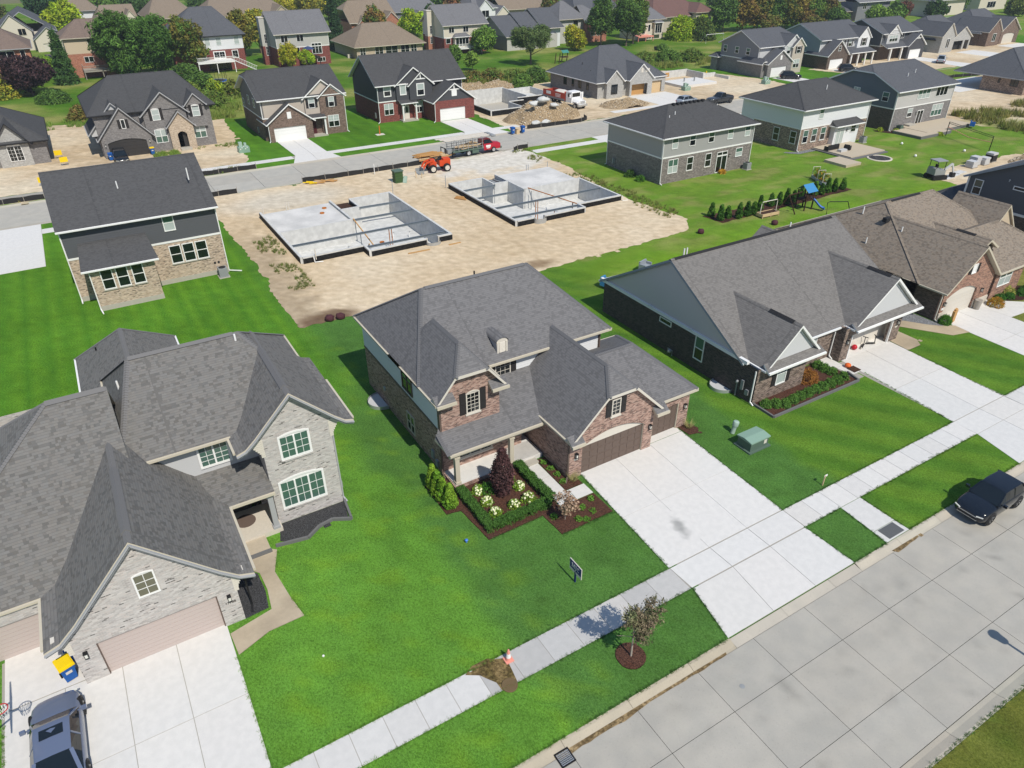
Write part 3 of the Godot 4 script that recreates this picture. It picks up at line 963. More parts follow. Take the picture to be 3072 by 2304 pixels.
	struct("oil_stain", sheet(P2([22.0,-21.4,24.0,-21.4,24.0,-18.9,22.0,-18.9]),0.026,0.1, func(x, z):
		var k := clampf(1.0 - Vector2((x - 23.0 + (z + 20.1) * 0.25) / 0.42, (z + 20.1) / 0.95).length() + N2(x, z, 1.2) * 0.5,0,1)
		return Color(1,1,1).lerp(Color(0.55,0.56,0.56), clampf(k * 1.6,0,1))), M.concrete)
	b = nb(); b.box(-9.4,-0.2,-0.1,0.005,-29.5,-13.4, "d")
	dr = struct("driveway", b, M.joint)
	pad_rows(dr, [-9.3,-9.3],[-6.2,-6.2],[-29.8,-26.63],1,0.02, "concrete", 0.96,1.0)
	pad_rows(dr, [-9.3,-9.3,-9.3],[-0.14,-0.14,-0.18],[-26.6,-22.2,-18.15],4,0.02, "concrete", 0.94,1.0)
	pad_rows(dr, [-9.3,-9.7],[-0.18,0.2],[-18.12,-13.4],3,0.02, "concrete", 0.92,0.97)
	b = nb(); b.box(45.8,52.0,-0.1,0.005,-27.3,-13.4, "d")
	dr = struct("driveway", b, M.joint)
	pad_rows(dr, [46.2,45.95,45.72],[52.15,52.0,51.85],[-27.42,-22.7,-18.15],2,0.02, "concrete", 0.93,0.98)
	pad_rows(dr, [45.72,45.75,44.95],[51.85,51.9,52.6],[-18.12,-16.5,-13.4],2,0.02, "concrete", 0.92,0.97)
	b = nb(); b.box(59.2,64.8,-0.1,0.005,-27.5,-13.4, "d")
	dr = struct("driveway", b, M.joint)
	pad_rows(dr, [59.2,59.1,59.0],[64.9,64.9,64.9],[-27.72,-22.7,-18.15],2,0.02, "concrete", 0.93,0.99)
	pad_rows(dr, [59.0,58.6],[64.9,65.4],[-18.12,-13.4],2,0.02, "concrete", 0.92,0.97)
	# front walks
	b = nb(); b.box(18.3,19.25,-0.1,0.005,-29.1,-25, "d")
	var fw := struct("front_walk", b, M.joint)
	pad_rows(fw, [18.42,18.42,18.35],[19.3,19.3,19.3],[-29.2,-27.6,-25.97],1,0.022, "concrete", 0.92,0.97)
	pad_rows(fw, [18.32,18.25],[20.62,20.62],[-25.97,-25.0],2,0.022, "concrete", 0.92,0.97)
	b = nb(); b.box(43.9,45.7,-0.1,0.005,-28.2,-25.0, "d")
	fw = struct("front_walk", b, M.joint)
	pad_rows(fw, [44.3,44.3],[45.75,45.75],[-28.6,-26.9],1,0.025, "concrete", 0.93,0.97)
	pad_rows(fw, [44.9,45.2],[46.1,46.0],[-26.9,-25.6],1,0.025, "concrete", 0.93,0.97)
	struct("paver_walk", sheet(P2([0.9,-29.9,3.05,-30.3,3.28,-30.1,2.75,-28.6,2.95,-26.6,3.2,-25.05,1.5,-25.0,-0.05,-24.4,-0.12,-25.8,1.95,-26.25,2.1,-27.6,2.05,-28.9,1.5,-29.6]),0.03,0.3, func(x, z): return Color(1,0.98,0.95) * (0.95 + N2(x, z, 0.4) * 0.25),0.0,0.1), M.paver)
	struct("paver_walk", sheet(P2([52.3,-28.2,54.3,-28.4,54.3,-26.4,53.7,-25.7,52.1,-25.7]),0.03,0.3, func(x, z): return Color(0.9,0.86,0.8) * (0.95 + N2(x, z, 0.4) * 0.25),0.0,0.1), M.paver)
	struct("paver_walk", sheet(P2([54.9,-30.4,56.6,-29.3,58.5,-26.8,59.3,-26.2,59.2,-24.9,57.5,-25.3,55.4,-28.2,54.4,-29.6]),0.03,0.3, func(x, z): return Color(1,0.95,0.86) * (0.95 + N2(x, z, 0.4) * 0.25),0.0,0.1), M.paver)
	struct("front_walk", sheet(P2([64.7,-27.4,66.8,-28.3,67.0,-27.2,69.0,-25.6,68.2,-24.4,64.9,-24.6]),0.026,0.4, func(_x, _z): return Color(0.97,0.97,0.96),0.0,0.1), M.concrete)
	# the street behind
	bed = MB.new(); bed.box(-80,262,-0.28,-0.2,-105.2,-95.2, "d")
	road = struct("rear_street", bed, M.joint)
	for k in 55:
		var x := -70.0 + 6.0 * k
		for z in [[-104.5,-100.3],[-100.3,-96.2]]:
			pad([Vector2(x + 0.02, z[0] + 0.02),Vector2(x + 5.98, z[0] + 0.02),Vector2(x + 5.98, z[1] - 0.02),Vector2(x + 0.02, z[1] - 0.02)],-0.1,0.14, tone(0.88,0.96,0.01), "road", road)
	curb("curb", -70,260,[[-105.25,0.015],[-105.1,0.005],[-104.8,-0.09],[-104.5,-0.115]], Color(1,0.96,0.9), road, 12.0)
	curb("curb", -70,260,[[-95.15,0.015],[-95.4,0.005],[-95.8,-0.09],[-96.2,-0.115]], Color(1,0.96,0.9), road, 12.0)
	b = nb(); b.box(-70,240,-0.1,0.005,-109.2,-107.7, "d")
	pave = struct("rear_sidewalk", b, M.joint)
	walk(pave, 9.0,27.3,-109.25,-107.65,3.0,0.025, "concrete", 0.93,1.0)
	walk(pave, 32.5,56.0,-109.25,-107.65,3.0,0.025, "concrete", 0.93,1.0)
	walk(pave, 61.5,66.5,-109.25,-107.65,3.0,0.025, "concrete", 0.93,1.0)
	walk(pave, 87.0,99.0,-109.25,-107.65,3.0,0.025, "concrete", 0.93,1.0)
	walk(pave, 131.0,141.0,-109.6,-107.9,3.0,0.025, "concrete", 0.93,1.0)
	walk(pave, 148.0,161.0,-109.6,-107.9,3.0,0.025, "concrete", 0.93,1.0)
	b = nb(); b.box(59.5,120,-0.1,0.005,-93.2,-91.7, "d")
	pave = struct("rear_sidewalk", b, M.joint)
	walk(pave, 59.5,130.0,-93.3,-91.6,3.0,0.025, "concrete", 0.95,1.0)
	for q in [[27.9,32.8,-119.8,26.5,33.6],[56.5,61.9,-118.3,54.6,63.0],[99.0,109.0,-118.9,98.2,109.2],[140.5,146.3,-118.4,139.8,147.5],[161.0,167.5,-119.0,160.4,168.5],[193.0,199.0,-119.9,192.4,200.0],[215.0,224.0,-120.3,214.0,226.0],[238.0,250.0,-121.5,237.0,252.0]]:
		b = nb(); b.box(q[0], q[1],-0.1,0.005, q[2],-105.3, "d")
		dr = struct("driveway", b, M.joint)
		pad_rows(dr, [q[0], q[0], q[0], q[3]],[q[1], q[1], q[1], q[4]],[q[2],-113.6,-109.3,-105.2],2,0.03, "concrete", 0.97,1.03,0.02)
	for q in [[-26.0,-5.8,-95.2,-80.9],[72.4,80.0,-95.2,-84.0],[100.5,108.0,-95.2,-84.5],[160,181,-95.2,-86.0]]:
		b = nb(); b.box(q[0], q[1],-0.1,0.005, q[2], q[3], "d")
		dr = struct("driveway", b, M.joint)
		pad_rows(dr, [q[0], q[0], q[0]],[q[1], q[1], q[1]],[q[2], (q[2] + q[3]) / 2, q[3]],3,0.03, "concrete", 0.97,1.03,0.02)
	b = nb(); b.box(-5.8,11,-0.1,0.005,-93.2,-91.7, "d")
	pave = struct("rear_sidewalk", b, M.joint)
	walk(pave, -5.8,11.0,-93.2,-91.6,3.0,0.025, "concrete", 0.93,1.0)
	# planting beds
	struct("mulch_bed", sheet(P2([12.34,-30.7,12.31,-27.83,13.16,-27.66,13.4,-24.82,16.99,-24.9,17.06,-23.09,20.6,-23.1,20.58,-24.95,18.2,-24.98,18.35,-29.4,13.8,-29.4,13.8,-30.7]),0.05,0.2, func(x, z): return mixc(Color(1,0.95,0.92), Color(2.1,1.75,1.35), clampf(N2(x, z, 0.6) * 2.6 - 0.2,0,1)),0.06,0.05), M.mulch)
	struct("mulch_bed", sheet(P2([19.32,-29.3,20.05,-29.3,20.05,-26.75,20.5,-26.7,20.55,-26.0,19.32,-26.0]),0.05,0.2, func(x, z): return mixc(Color(1,0.95,0.92), Color(2.0,1.7,1.35), clampf(N2(x, z, 0.6) * 2.6 - 0.2,0,1)),0.03,0.05), M.mulch)
	struct("mulch_bed", sheet(P2([29.35,-27.3,30.2,-27.4,30.5,-26.6,30.1,-26.1,29.4,-26.3]),0.05,0.2, func(_x, _z): return Color(1.6,1.35,1.1),0.05), M.mulch)
	struct("mulch_bed", sheet(P2([35.95,-26.7,40.75,-26.7,40.75,-28.2,44.3,-28.2,44.3,-26.9,44.8,-26.6,44.75,-25.0,35.95,-25.0]),0.05,0.3, func(x, z): return Color(1.15,0.95,0.95) * (1.0 + N2(x, z, 0.6) * 0.4),0.02,0.05), M.mulch)
	var ring := []
	for k in 20: ring.append_array([15.32 + cos(TAU * k / 20) * 0.72,-15.0 - sin(TAU * k / 20) * 0.72])
	struct("mulch_bed", sheet(P2(ring),0.06,0.15, func(x, z): return Color(1.45,1.2,1.15) * (1.0 + N2(x, z, 0.9) * 0.6),0.06,0.05), M.mulch)
	struct("gravel_bed", sheet(P2([3.95,-31.95,7.7,-31.95,7.45,-30.5,6.6,-30.9,5.8,-30.7,5.0,-30.2,4.0,-30.4,3.6,-30.6]),0.04,0.4, func(_x, _z): return Color.WHITE), M.gravel_black)
	struct("gravel_bed", sheet(P2([0.75,-29.6,1.4,-29.7,1.95,-28.9,2.0,-27.6,1.85,-26.4,0.72,-26.3]),0.04,0.4, func(_x, _z): return Color.WHITE), M.gravel_black)
	struct("gravel_bed", sheet(P2([54.4,-29.8,58.35,-29.9,58.4,-26.6,57.4,-27.6,56.4,-29.0,55.0,-29.5]),0.04,0.4, func(_x, _z): return Color.WHITE), M.gravel_grey)
	struct("gravel_bed", sheet(P2([91.6,-72.2,93.1,-71.3,97.0,-71.4,97.0,-70.3,92.4,-70.3,91.0,-72.0]),0.04,0.6, func(_x, _z): return Color.WHITE), M.gravel_grey)
	struct("mulch_bed", sheet(P2([115.6,-74.6,116.6,-72.3,119.2,-72.2,119.0,-71.0,116.0,-70.9,114.7,-73.4]),0.05,0.5, func(_x, _z): return Color(0.7,0.65,0.65),0.05), M.mulch)
	struct("mulch_bed", sheet(P2([60.6,-57.4,84.3,-56.7,84.3,-55.0,61.0,-54.6]),0.03,0.6, func(x, z): return Color(0.8,0.7,0.65) * (1.0 + N2(x, z, 0.5)),0.2), M.mulch)
	struct("mulch_bed", sheet(P2([67.2,-28.2,71.2,-28.6,72.6,-27.4,72.2,-26.2,69.2,-25.9,67.2,-26.9]),0.04,0.4, func(_x, _z): return Color(0.6,0.55,0.55),0.05), M.mulch)
	for q in [[[35.72,-24.78,44.75,-24.78],[35.72,-26.7,35.72,-24.78],[44.75,-24.78,45.05,-26.0]],[[7.75,-32.0,7.55,-30.25],[7.55,-30.25,6.6,-30.75],[6.6,-30.75,5.8,-30.6],[5.8,-30.6,5.0,-30.05],[5.0,-30.05,3.3,-30.35]]]:
		b = nb()
		for s in q: b.bar(V(s[0],0.05, s[1]),V(s[2],0.05, s[3]),0.13,0.26)
		struct("bed_edging", b, M.edging)
# ---------------------------------------------------------------- houses on the front street
func main_house():
	thing("brick_house", "two storey brown brick house with white upper siding, brown garage doors and clipped gables", "house", V(21,0,-34))
	wall(13.75,19.3,-43.3,-31.0,0,3.25, "brick_main")
	wall(19.3,27.0,-43.3,-33.4,0,3.25, "brick_main")
	wall(17.7,27.0,-43.3,-33.4,3.25,5.5, "siding_white", "upper_wall", "tdf")
	wall(13.75,17.7,-43.3,-31.0,3.25,5.5, "siding_white", "upper_wall", "tdfr")
	lap("f", -33.4,17.7,27.0,3.2,5.45, "siding_white", 0.18)
	lap("l", 13.75,-43.3,-31.25,3.3,5.45, "siding_white", 0.18)
	var b := MB.new()
	b.box(13.70,13.745,3.14,3.3,-43.3,-31.0)
	part("trim_board", b, M.door_brown)
	b = nb(); b.box(13.70,13.78,3.3,5.45,-31.3,-31.0); part("trim_board", b, M.door_brown)
	b = nb(); b.box(26.9,27.03,3.2,5.45,-33.45,-33.36); part("trim_board", b, M.door_brown)
	# front wing, brick to the clipped gable
	var up := MB.new()
	strips(up, 13.8,17.7,-30.99,3.2, func(x): return minf(6.6,5.5 + (2.15 - absf(x - 15.72)) * 1.2),[],0.3)
	up.box(17.45,17.72,3.2,5.5,-33.4,-31.0, "td")
	part("upper_front_wall", up, M.brick_main)
	roof(13.42,27.6,-43.8,-32.95,5.5,9.0, "x", 2.9,3.4,1.0,1.0, "shingle_main", "trim_tan", 0.145, {"cm": "cap_main", "vent": [0.03,0.97], "vm": "cap_main"})
	roof(13.42,18.02,-37.5,-30.55,5.5,8.28, "z", 2.0,1.55,0.0,0.46, "shingle_main", "offwhite", 0.145, {"cm": "cap_main", "gm": "trim_tan"})
	# returns at the foot of the gables
	for q in [[13.35,14.6,-30.6,5.5],[16.95,18.1,-30.6,5.5],[19.8,20.75,-26.35,2.9],[26.2,27.2,-26.35,2.9]]:
		var top := MB.new(); var sd := MB.new()
		slab([V(q[0], q[3] - 0.02, q[2] + 0.12),V(q[1], q[3] - 0.02, q[2] + 0.12),V(q[1], q[3] + 0.34, q[2] - 0.42),V(q[0], q[3] + 0.34, q[2] - 0.42)],0.2, top, sd)
		sd.box(q[0], q[1], q[3] - 0.2, q[3] - 0.02, q[2] + 0.12, q[2] + 0.23)
		var r := part("gable_return", top, M.shingle_main)
		part("fascia", sd, M.trim_tan, r)
	win("f", -30.99,15.52,16.28,4.05,5.3,1,3,5, false, {"m": "offwhite", "shut": "shutter_dark", "arch": 0.16, "lintel": "brick_main", "sill": "offwhite"})
	win("l", 13.72,-36.35,-34.95,3.62,5.15,2,1,1, true, {"m": "door_brown", "top": "glass_green"})
	win("l", 13.75,-36.15,-35.1,0.5,1.75,2,1,1, true, {"m": "trim_tan"})
	win("f", -33.38,18.85,19.85,3.9,5.15,1,3,4, false, {"m": "offwhite", "shut": "shutter_dark"})
	win("f", -31.0,14.85,17.05,0.98,1.95,3,3,2, false, {"m": "offwhite", "sill": "offwhite", "fw": 0.1})
	# porch
	var pt := MB.new(); var ps := MB.new(); var cp := MB.new()
	slab([V(13.5,2.68,-29.45),V(20.6,2.68,-29.45),V(23.0,4.28,-33.4),V(15.0,4.28,-33.4),V(13.5,3.28,-31.0)],0.18, pt, ps)
	slab([V(13.5,2.68,-29.45),V(13.52,3.28,-31.0),V(13.3,2.95,-31.0)],0.16, pt, ps)
	ps.box(13.5,20.0,2.52,2.66,-29.45,-29.34)
	ps.box(13.55,20.0,2.28,2.5,-29.75,-29.55)
	var pr := part("porch_roof", pt, M.shingle_main)
	part("fascia", ps, M.trim_tan, pr)
	cap_strip(cp, V(13.5,2.68,-29.45),V(13.52,3.28,-31.0),0.3,0.145)
	part("ridge_cap", cp, M.cap_main, pr)
	b = nb(); b.box(13.78,19.9,0.0,0.32,-31.0,-29.45, "d"); b.box(17.75,19.9,0.0,0.32,-33.4,-29.5, "d")
	part("porch_floor", b, M.concrete)
	b = nb(); b.box(13.75,17.8,0.0,0.26,-29.46,-29.4, "bd"); b.box(13.7,13.78,0,0.26,-31,-29.4, "d")
	part("porch_base", b, M.brick_main)
	b = nb(); b.box(18.45,19.35,0.0,0.17,-29.5,-29.0, "d")
	part("porch_step", b, M.footing)
	for x in [13.98,17.7]:
		b = nb()
		b.box(x - 0.14, x + 0.14,0.45,2.3,-29.76,-29.48); b.box(x - 0.18, x + 0.18,0.32,0.47,-29.8,-29.44); b.box(x - 0.18, x + 0.18,2.2,2.32,-29.8,-29.44)
		part("column", b, M.trim_tan)
	b = nb(); b.box(18.0,19.0,0.35,2.4,-33.45,-33.33)
	var d := part("front_door", b, M.door_brown)
	b = nb(); b.ball(V(18.9,1.35,-33.33),V(0.04,0.04,0.04),6)
	part("door_knob", b, M.silver, d)
	# garage wing
	b = nb()
	strips(b, 20.0,26.4,-26.7,0, func(x): return minf(5.35,2.9 + (3.45 - absf(x - 23.5))),[[20.92,25.66,2.12,0.62]],0.3)
	part("garage_front", b, M.brick_main)
	wall(20.0,26.4,-33.4,-27.0,0,2.9, "brick_main", "garage_wall", "tdf")
	b = nb()
	strips(b, 20.92,25.66,-26.82,2.05, func(x): return 2.12 + 0.6 * (1.0 - pow((x - 23.29) / 2.37,2)),[],0.05)
	part("arch_panel", b, M.offwhite)
	gdoor(20.95,25.63,2.08,-26.84, "door_brown", 8,4,0.0)
	b = nb()
	for k in 34:      # soldier bricks of the arch
		var a := lerpf(20.75,25.82, (k + 0.06) / 34.0); var e := lerpf(20.75,25.82, (k + 0.94) / 34.0)
		var y := 2.14 + 0.64 * (1.0 - pow((k + 0.5) / 17.0 - 1.0,2))
		b.box(a, e, y, y + 0.24,-26.7,-26.675, "b")
	part("brick_arch", b, M.brick_main)
	for x in [20.9,25.66]:
		b = nb(); b.box(x - 0.02, x + 0.04,0,2.15,-26.86,-26.74)
		part("door_jamb", b, M.trim_tan)
	roof(19.97,27.03,-36.5,-26.4,2.9,6.38, "z", 2.5,1.7,0.0,0.3, "shingle_main", "offwhite", 0.145, {"cm": "cap_main", "gm": "trim_tan"})
	win("f", -26.7,22.98,23.5,3.72,4.75,1,2,4, false, {"m": "offwhite", "shut": "shutter_dark", "sill": "offwhite"})
	b = nb()
	strips(b, 26.4,30.06,-27.35,0, func(_x): return 2.95,[[27.05,29.2,2.05,0.0]],0.3)
	part("garage_front", b, M.brick_main)
	wall(26.4,30.06,-35.0,-27.65,0,2.9, "brick_main", "garage_wall", "tdf")
	gdoor(27.08,29.17,2.04,-27.5, "door_brown", 4,4,0.0)
	for x in [27.05,29.16]:
		b = nb(); b.box(x - 0.02, x + 0.04,0,2.08,-27.5,-27.38)
		part("door_jamb", b, M.trim_tan)
	roof(23.5,30.42,-35.6,-27.1,2.92,4.95, "x", 0.0,2.3,0.0,1.0, "shingle_main", "trim_tan", 0.145, {"cm": "cap_main"})
	for q in [[-26.7,20.45,1.75],[-26.7,26.12,1.75],[-27.35,29.68,1.7]]: lamp_fit("f", q[0], q[1], q[2])
	b = nb(); b.box(20.34,20.62,1.35,1.47,-26.7,-26.68)
	part("number_plate", b, M.offwhite)
	# arched louvre dormer
	b = nb()
	var rows := [[],[]]
	for i in 11:
		var a := PI - PI * i / 10.0
		rows[0].append(V(19.4 + cos(a) * 0.44,6.55 + sin(a) * 0.32,-33.42)); rows[1].append(V(19.4 + cos(a) * 0.44,6.55 + sin(a) * 0.32,-35.6))
	b.grid(rows); part("dormer_roof", b, M.shingle_main)
	b = nb(); b.box(19.02,19.78,5.55,6.6,-35.2,-33.5, "td"); part("dormer_wall", b, M.trim_grey)
	b = nb()
	var fan := [V(19.04,5.6,-33.49),V(19.76,5.6,-33.49)]
	for i in 11: fan.append(V(19.4 + cos(PI * i / 10.0) * 0.4,6.56 + sin(PI * i / 10.0) * 0.28,-33.49))
	b.poly(fan)
	for s in [[19.02,19.14],[19.66,19.78]]: b.box(s[0], s[1],5.6,6.56,-33.5,-33.44)
	var dm := part("dormer_front", b, M.offwhite)
	for k in 9:
		b = nb()
		var y := 5.75 + k * 0.09
		b.quad(V(19.2, y, -33.45),V(19.6, y, -33.45),V(19.6, y + 0.07,-33.48),V(19.2, y + 0.07,-33.48))
		part("louvre", b, M.offwhite, dm)
	vent_pipe(20.4,8.75,-38.8,0.35, "black")
	spout(13.68,-31.05,3.1, "door_brown", 0.0,0.4); spout(26.98,-33.3,5.3, "door_brown", 0.0,0.1); spout(19.95,-26.75,2.75, "door_brown", -0.3,0.3)
	b = nb(); b.box(13.66,13.75,1.3,1.55,-40.1,-39.85); part("wall_vent", b, M.trim_grey)
	b = nb(); b.box(13.62,13.75,0.25,0.7,-31.9,-31.6); b.box(13.64,13.75,0.5,1.1,-32.5,-32.2); part("meter_box", b, M.metal_grey)

func left_house():
	thing("brick_house", "pale whitewashed brick house with blush garage doors and flared gables, nearest on the left", "house", V(-1,0,-36))
	wall(-9.4,8.0,-47.0,-33.95,0,2.95, "brick_pale", "wall", "tdf")
	wall(-2.2,7.7,-42.6,-33.95,2.9,5.6, "siding_mist", "upper_wall", "td")
	b_left(0)
	# wing on the right
	var b := MB.new()
	var tp := func(x): return flare(absf(x - 5.78),2.95,5.6,8.35) - 0.16
	strips(b, 3.97,7.68,-32.0,0, tp, [],0.3)
	part("wing_front", b, M.brick_pale)
	wall(3.97,7.68,-38.0,-32.3,0,5.9, "brick_pale", "wing_wall", "tdf")
	for s in [[3.97,3.3,-1.0],[7.68,8.25,1.0]]:     # corbelled shoulders
		b = nb()
		for k in 9:
			var e: float = s[1] + (s[0] - s[1]) * (8 - k) / 8.0
			b.box(minf(s[0] - 0.1, e), maxf(s[0] + 0.1, e),4.75 + k * 0.125,4.86 + k * 0.125,-32.32,-31.985)
		part("corbel", b, M.offwhite)
	flared_roof(5.78,2.95,5.6,8.35,-31.7,-39.5)
	win("f", -32.0,4.92,6.38,4.3,5.6,2,2,3, false, {"arch": 0.15, "lintel": "brick_pale", "sill": "brick_pale", "fw": 0.12, "top": "blind", "glass": "glass_green"})
	win("f", -32.0,4.46,6.74,1.05,2.7,3,2,3, false, {"arch": 0.22, "lintel": "brick_pale", "sill": "brick_pale", "fw": 0.12, "glass": "glass_green"})
	win("f", -33.93,1.1,2.5,4.0,5.22,2,2,4, false, {"fw": 0.12, "glass": "glass_green"})
	# garage wing
	b = nb()
	var tg := func(x): return flare(absf(x + 2.66),4.05,2.95,7.1) - 0.16
	strips(b, -6.15,0.72,-26.35,0, tg, [[-5.22,-0.18,2.12,0.0]],0.3)
	part("garage_front", b, M.brick_pale)
	wall(-6.15,0.72,-33.4,-26.65,0,3.0, "brick_pale", "garage_wall", "tdf")
	for s in [[-6.15,-6.65,1.0],[0.72,1.22,1.0]]:
		b = nb()
		for k in 9:
			var e: float = s[1] + (s[0] - s[1]) * (8 - k) / 8.0
			b.box(minf(s[0] - 0.1, e), maxf(s[0] + 0.1, e),2.0 + k * 0.125,2.11 + k * 0.125,-26.66,-26.335)
		part("corbel", b, M.offwhite)
	flared_roof(-2.66,4.05,2.95,7.1,-26.05,-38.8)
	gdoor(-5.2,-0.2,2.1,-26.5, "door_blush", 1,9,0.0, false)
	for x in [-5.24,-0.22]:
		b = nb(); b.box(x - 0.02, x + 0.06,0,2.14,-26.52,-26.38); part("door_jamb", b, M.door_brown)
	b = nb(); b.box(-5.24,-0.14,2.1,2.14,-26.5,-26.36); part("door_jamb", b, M.door_brown)
	b = nb()
	for k in 44: b.box(-5.5 + k * 0.125,-5.41 + k * 0.125,2.2,2.4,-26.35,-26.33, "b")
	part("brick_arch", b, M.brick_pale)
	win("f", -26.35,-3.0,-2.26,3.8,4.95,1,2,3, false, {"arch": 0.1, "lintel": "brick_pale", "fw": 0.07, "glass": "glass_dim"})
	lamp_fit("f", -26.35,-5.7,1.8); lamp_fit("f", -26.35,0.3,1.8)
	var t := TextMesh.new()
	t.text = "17799"; t.font_size = 16; t.pixel_size = 0.011; t.depth = 0.02
	var fnt := SystemFont.new(); fnt.font_names = PackedStringArray(["Droid Sans"]); t.font = fnt
	var o := MeshInstance3D.new(); o.name = "house_number"; o.mesh = t; o.material_override = M.black
	cur.add_child(o); o.position = V(0.3,1.42,-26.33) - org
	# third garage bay on the far left
	b = nb()
	strips(b, -12.0,-6.6,-29.55,0, func(_x): return 2.95,[[-11.4,-9.2 + 2.4,2.1,0.0]],0.3)
	part("garage_front", b, M.brick_pale)
	gdoor(-11.4,-6.82,2.1,-29.7, "door_blush", 1,9,0.0, false)
	wall(-12.0,-6.2,-38,-29.85,0,2.9, "brick_pale", "garage_wall", "tdf")
	# porch
	var pt := MB.new(); var ps := MB.new()
	slab([V(1.0,2.92,-31.3),V(4.0,2.92,-31.3),V(4.0,3.56,-33.97),V(-0.6,3.56,-33.97)],0.18, pt, ps)
	ps.box(1.0,4.0,2.76,2.9,-31.3,-31.19)
	var pr := part("porch_roof", pt, M.shingle_left)
	part("fascia", ps, M.trim_tan, pr)
	b = nb(); b.box(1.25,4.0,0,0.3,-33.9,-31.35, "d"); part("porch_floor", b, M.stone_pale)
	b = nb(); b.box(1.05,3.0,0,0.16,-31.35,-30.2, "d"); part("porch_step", b, M.paver)
	b = nb(); b.box(1.02,3.04,0.02,0.175,-30.24,-30.06, "d"); part("step_edging", b, M.edging)
	for x in [1.5,3.72]:
		b = nb(); b.box(x - 0.14, x + 0.14,0.42,2.6,-31.7,-31.42); b.box(x - 0.2, x + 0.2,0.3,0.44,-31.76,-31.36); b.box(x - 0.2, x + 0.2,2.55,2.78,-31.76,-31.36)
		part("column", b, M.trim_grey)
	b = nb(); b.box(1.9,2.95,0.32,2.45,-33.97,-33.85)
	var d := part("front_door", b, M.door_char)
	for s in [[1.45,1.75],[3.1,3.4]]:
		b = nb(); b.box(s[0], s[1],0.32,2.45,-33.97,-33.86); part("sidelight", b, M.glass, d)
	b = nb(); b.lathe(V(2.35,0.3,-32.9),[[0.0,0.012],[0.55,0.012],[0.55,0.0]],20); part("door_mat", b, M.door_brown)
	# roofs over the body
	roof(-2.5,8.3,-43.3,-33.5,5.65,9.05, "x", 1.75,3.35,1.0,1.0, "shingle_left", "trim_tan", 0.145, {"cm": "cap_left", "vent": [0.0,0.95], "vm": "cap_left"})
	roof(-13.0,-2.0,-42.4,-29.5,2.95,9.0, "x", 8.3,0.0,1.0,0.0, "shingle_left", "trim_tan", 0.145, {"cm": "cap_left", "vent": [0.0,0.97], "vm": "cap_left"})
	roof(-4.1,2.4,-52.6,-40.0,2.95,5.8, "z", 3.0,0.0,1.0,0.0, "shingle_left", "trim_tan", 0.145, {"cm": "cap_left", "gm": "white"})
	wall(-3.7,2.0,-52.2,-46.0,0,2.9, "brick_pale", "rear_wall")
	vent_pipe(-2.6,4.0,-50.3,0.5, "black"); vent_pipe(-1.6,7.6,-38.5,0.25); vent_pipe(4.7,9.0,-38.0,0.15)
	spout(1.2,-26.9,2.8, "black", -0.1,0.4); spout(7.75,-32.1,5.6, "trim_grey", 0.1,0.3)
	b = nb(); b.box(7.68,7.95,0.5,0.95,-32.9,-32.6); b.tube([V(7.8,0.1,-33.1),V(7.8,0.7,-33.1),V(7.8,0.8,-32.8)],0.04); b.ball(V(7.85,0.4,-33.2),V(0.13,0.16,0.13),8)
	part("meter_box", b, M.metal_grey)

func b_left(_k: int):
	var b := MB.new()
	b.box(-9.4,1.3,0,2.9,-33.95,-33.8, "d"); b.box(3.5,4.0,0,2.9,-33.95,-33.8, "d"); b.box(-0.5,4.0,2.5,3.0,-33.97,-33.82, "d")
	part("entry_wall", b, M.brick_pale)

func flare(d: float, half: float, ye: float, yr: float) -> float:
	if d < half * 0.72: return lerpf(yr, lerpf(ye, yr, 0.22), d / (half * 0.72))
	if d < half * 0.9: return lerpf(lerpf(ye, yr, 0.22), lerpf(ye, yr, 0.055), (d - half * 0.72) / (half * 0.18))
	return lerpf(lerpf(ye, yr, 0.055), ye, clampf((d - half * 0.9) / (half * 0.16),0,1))

# steep gable whose eaves sweep outward, ridge along z
func flared_roof(cx: float, half: float, ye: float, yr: float, zf: float, zb: float):
	var top := MB.new(); var side := MB.new(); var cap := MB.new(); var rake := MB.new()
	for s in [-1.0,1.0]:
		var prof := [Vector2(0, yr),Vector2(half * 0.72, lerpf(ye, yr, 0.22)),Vector2(half * 0.9, lerpf(ye, yr, 0.055)),Vector2(half * 1.06, ye)]
		for i in 3:
			var a: Vector2 = prof[i]; var e: Vector2 = prof[i + 1]
			slab([V(cx + s * a.x, a.y, zf),V(cx + s * a.x, a.y, zb),V(cx + s * e.x, e.y, zb),V(cx + s * e.x, e.y, zf)],0.12, top, side)
			rake.bar(V(cx + s * a.x, a.y - 0.12, zf + 0.02),V(cx + s * e.x, e.y - 0.12, zf + 0.02),0.2,0.06)
			rake.bar(V(cx + s * a.x, a.y - 0.26, zf - 0.06),V(cx + s * e.x, e.y - 0.26, zf - 0.06),0.1,0.1)
		side.box(minf(cx + s * half * 1.06, cx + s * (half * 1.06 + 0.12)), maxf(cx + s * half * 1.06, cx + s * (half * 1.06 + 0.12)), ye - 0.16, ye - 0.03, zb + 3.0, zf - 0.3)
	cap_strip(cap, V(cx, yr, zb),V(cx, yr, zf),1.0,0.145)
	var r := part("roof", top, M.shingle_left)
	part("fascia", side, M.trim_tan, r); part("rake_board", rake, M.trim_grey, r); part("ridge_cap", cap, M.cap_left, r)
	var v := MB.new()
	cap_strip(v, V(cx, yr, zf - 0.8),V(cx, yr, zf - 5.6),1.0,20.0,0.2,0.08)
	part("ridge_vent", v, M.cap_left, r)

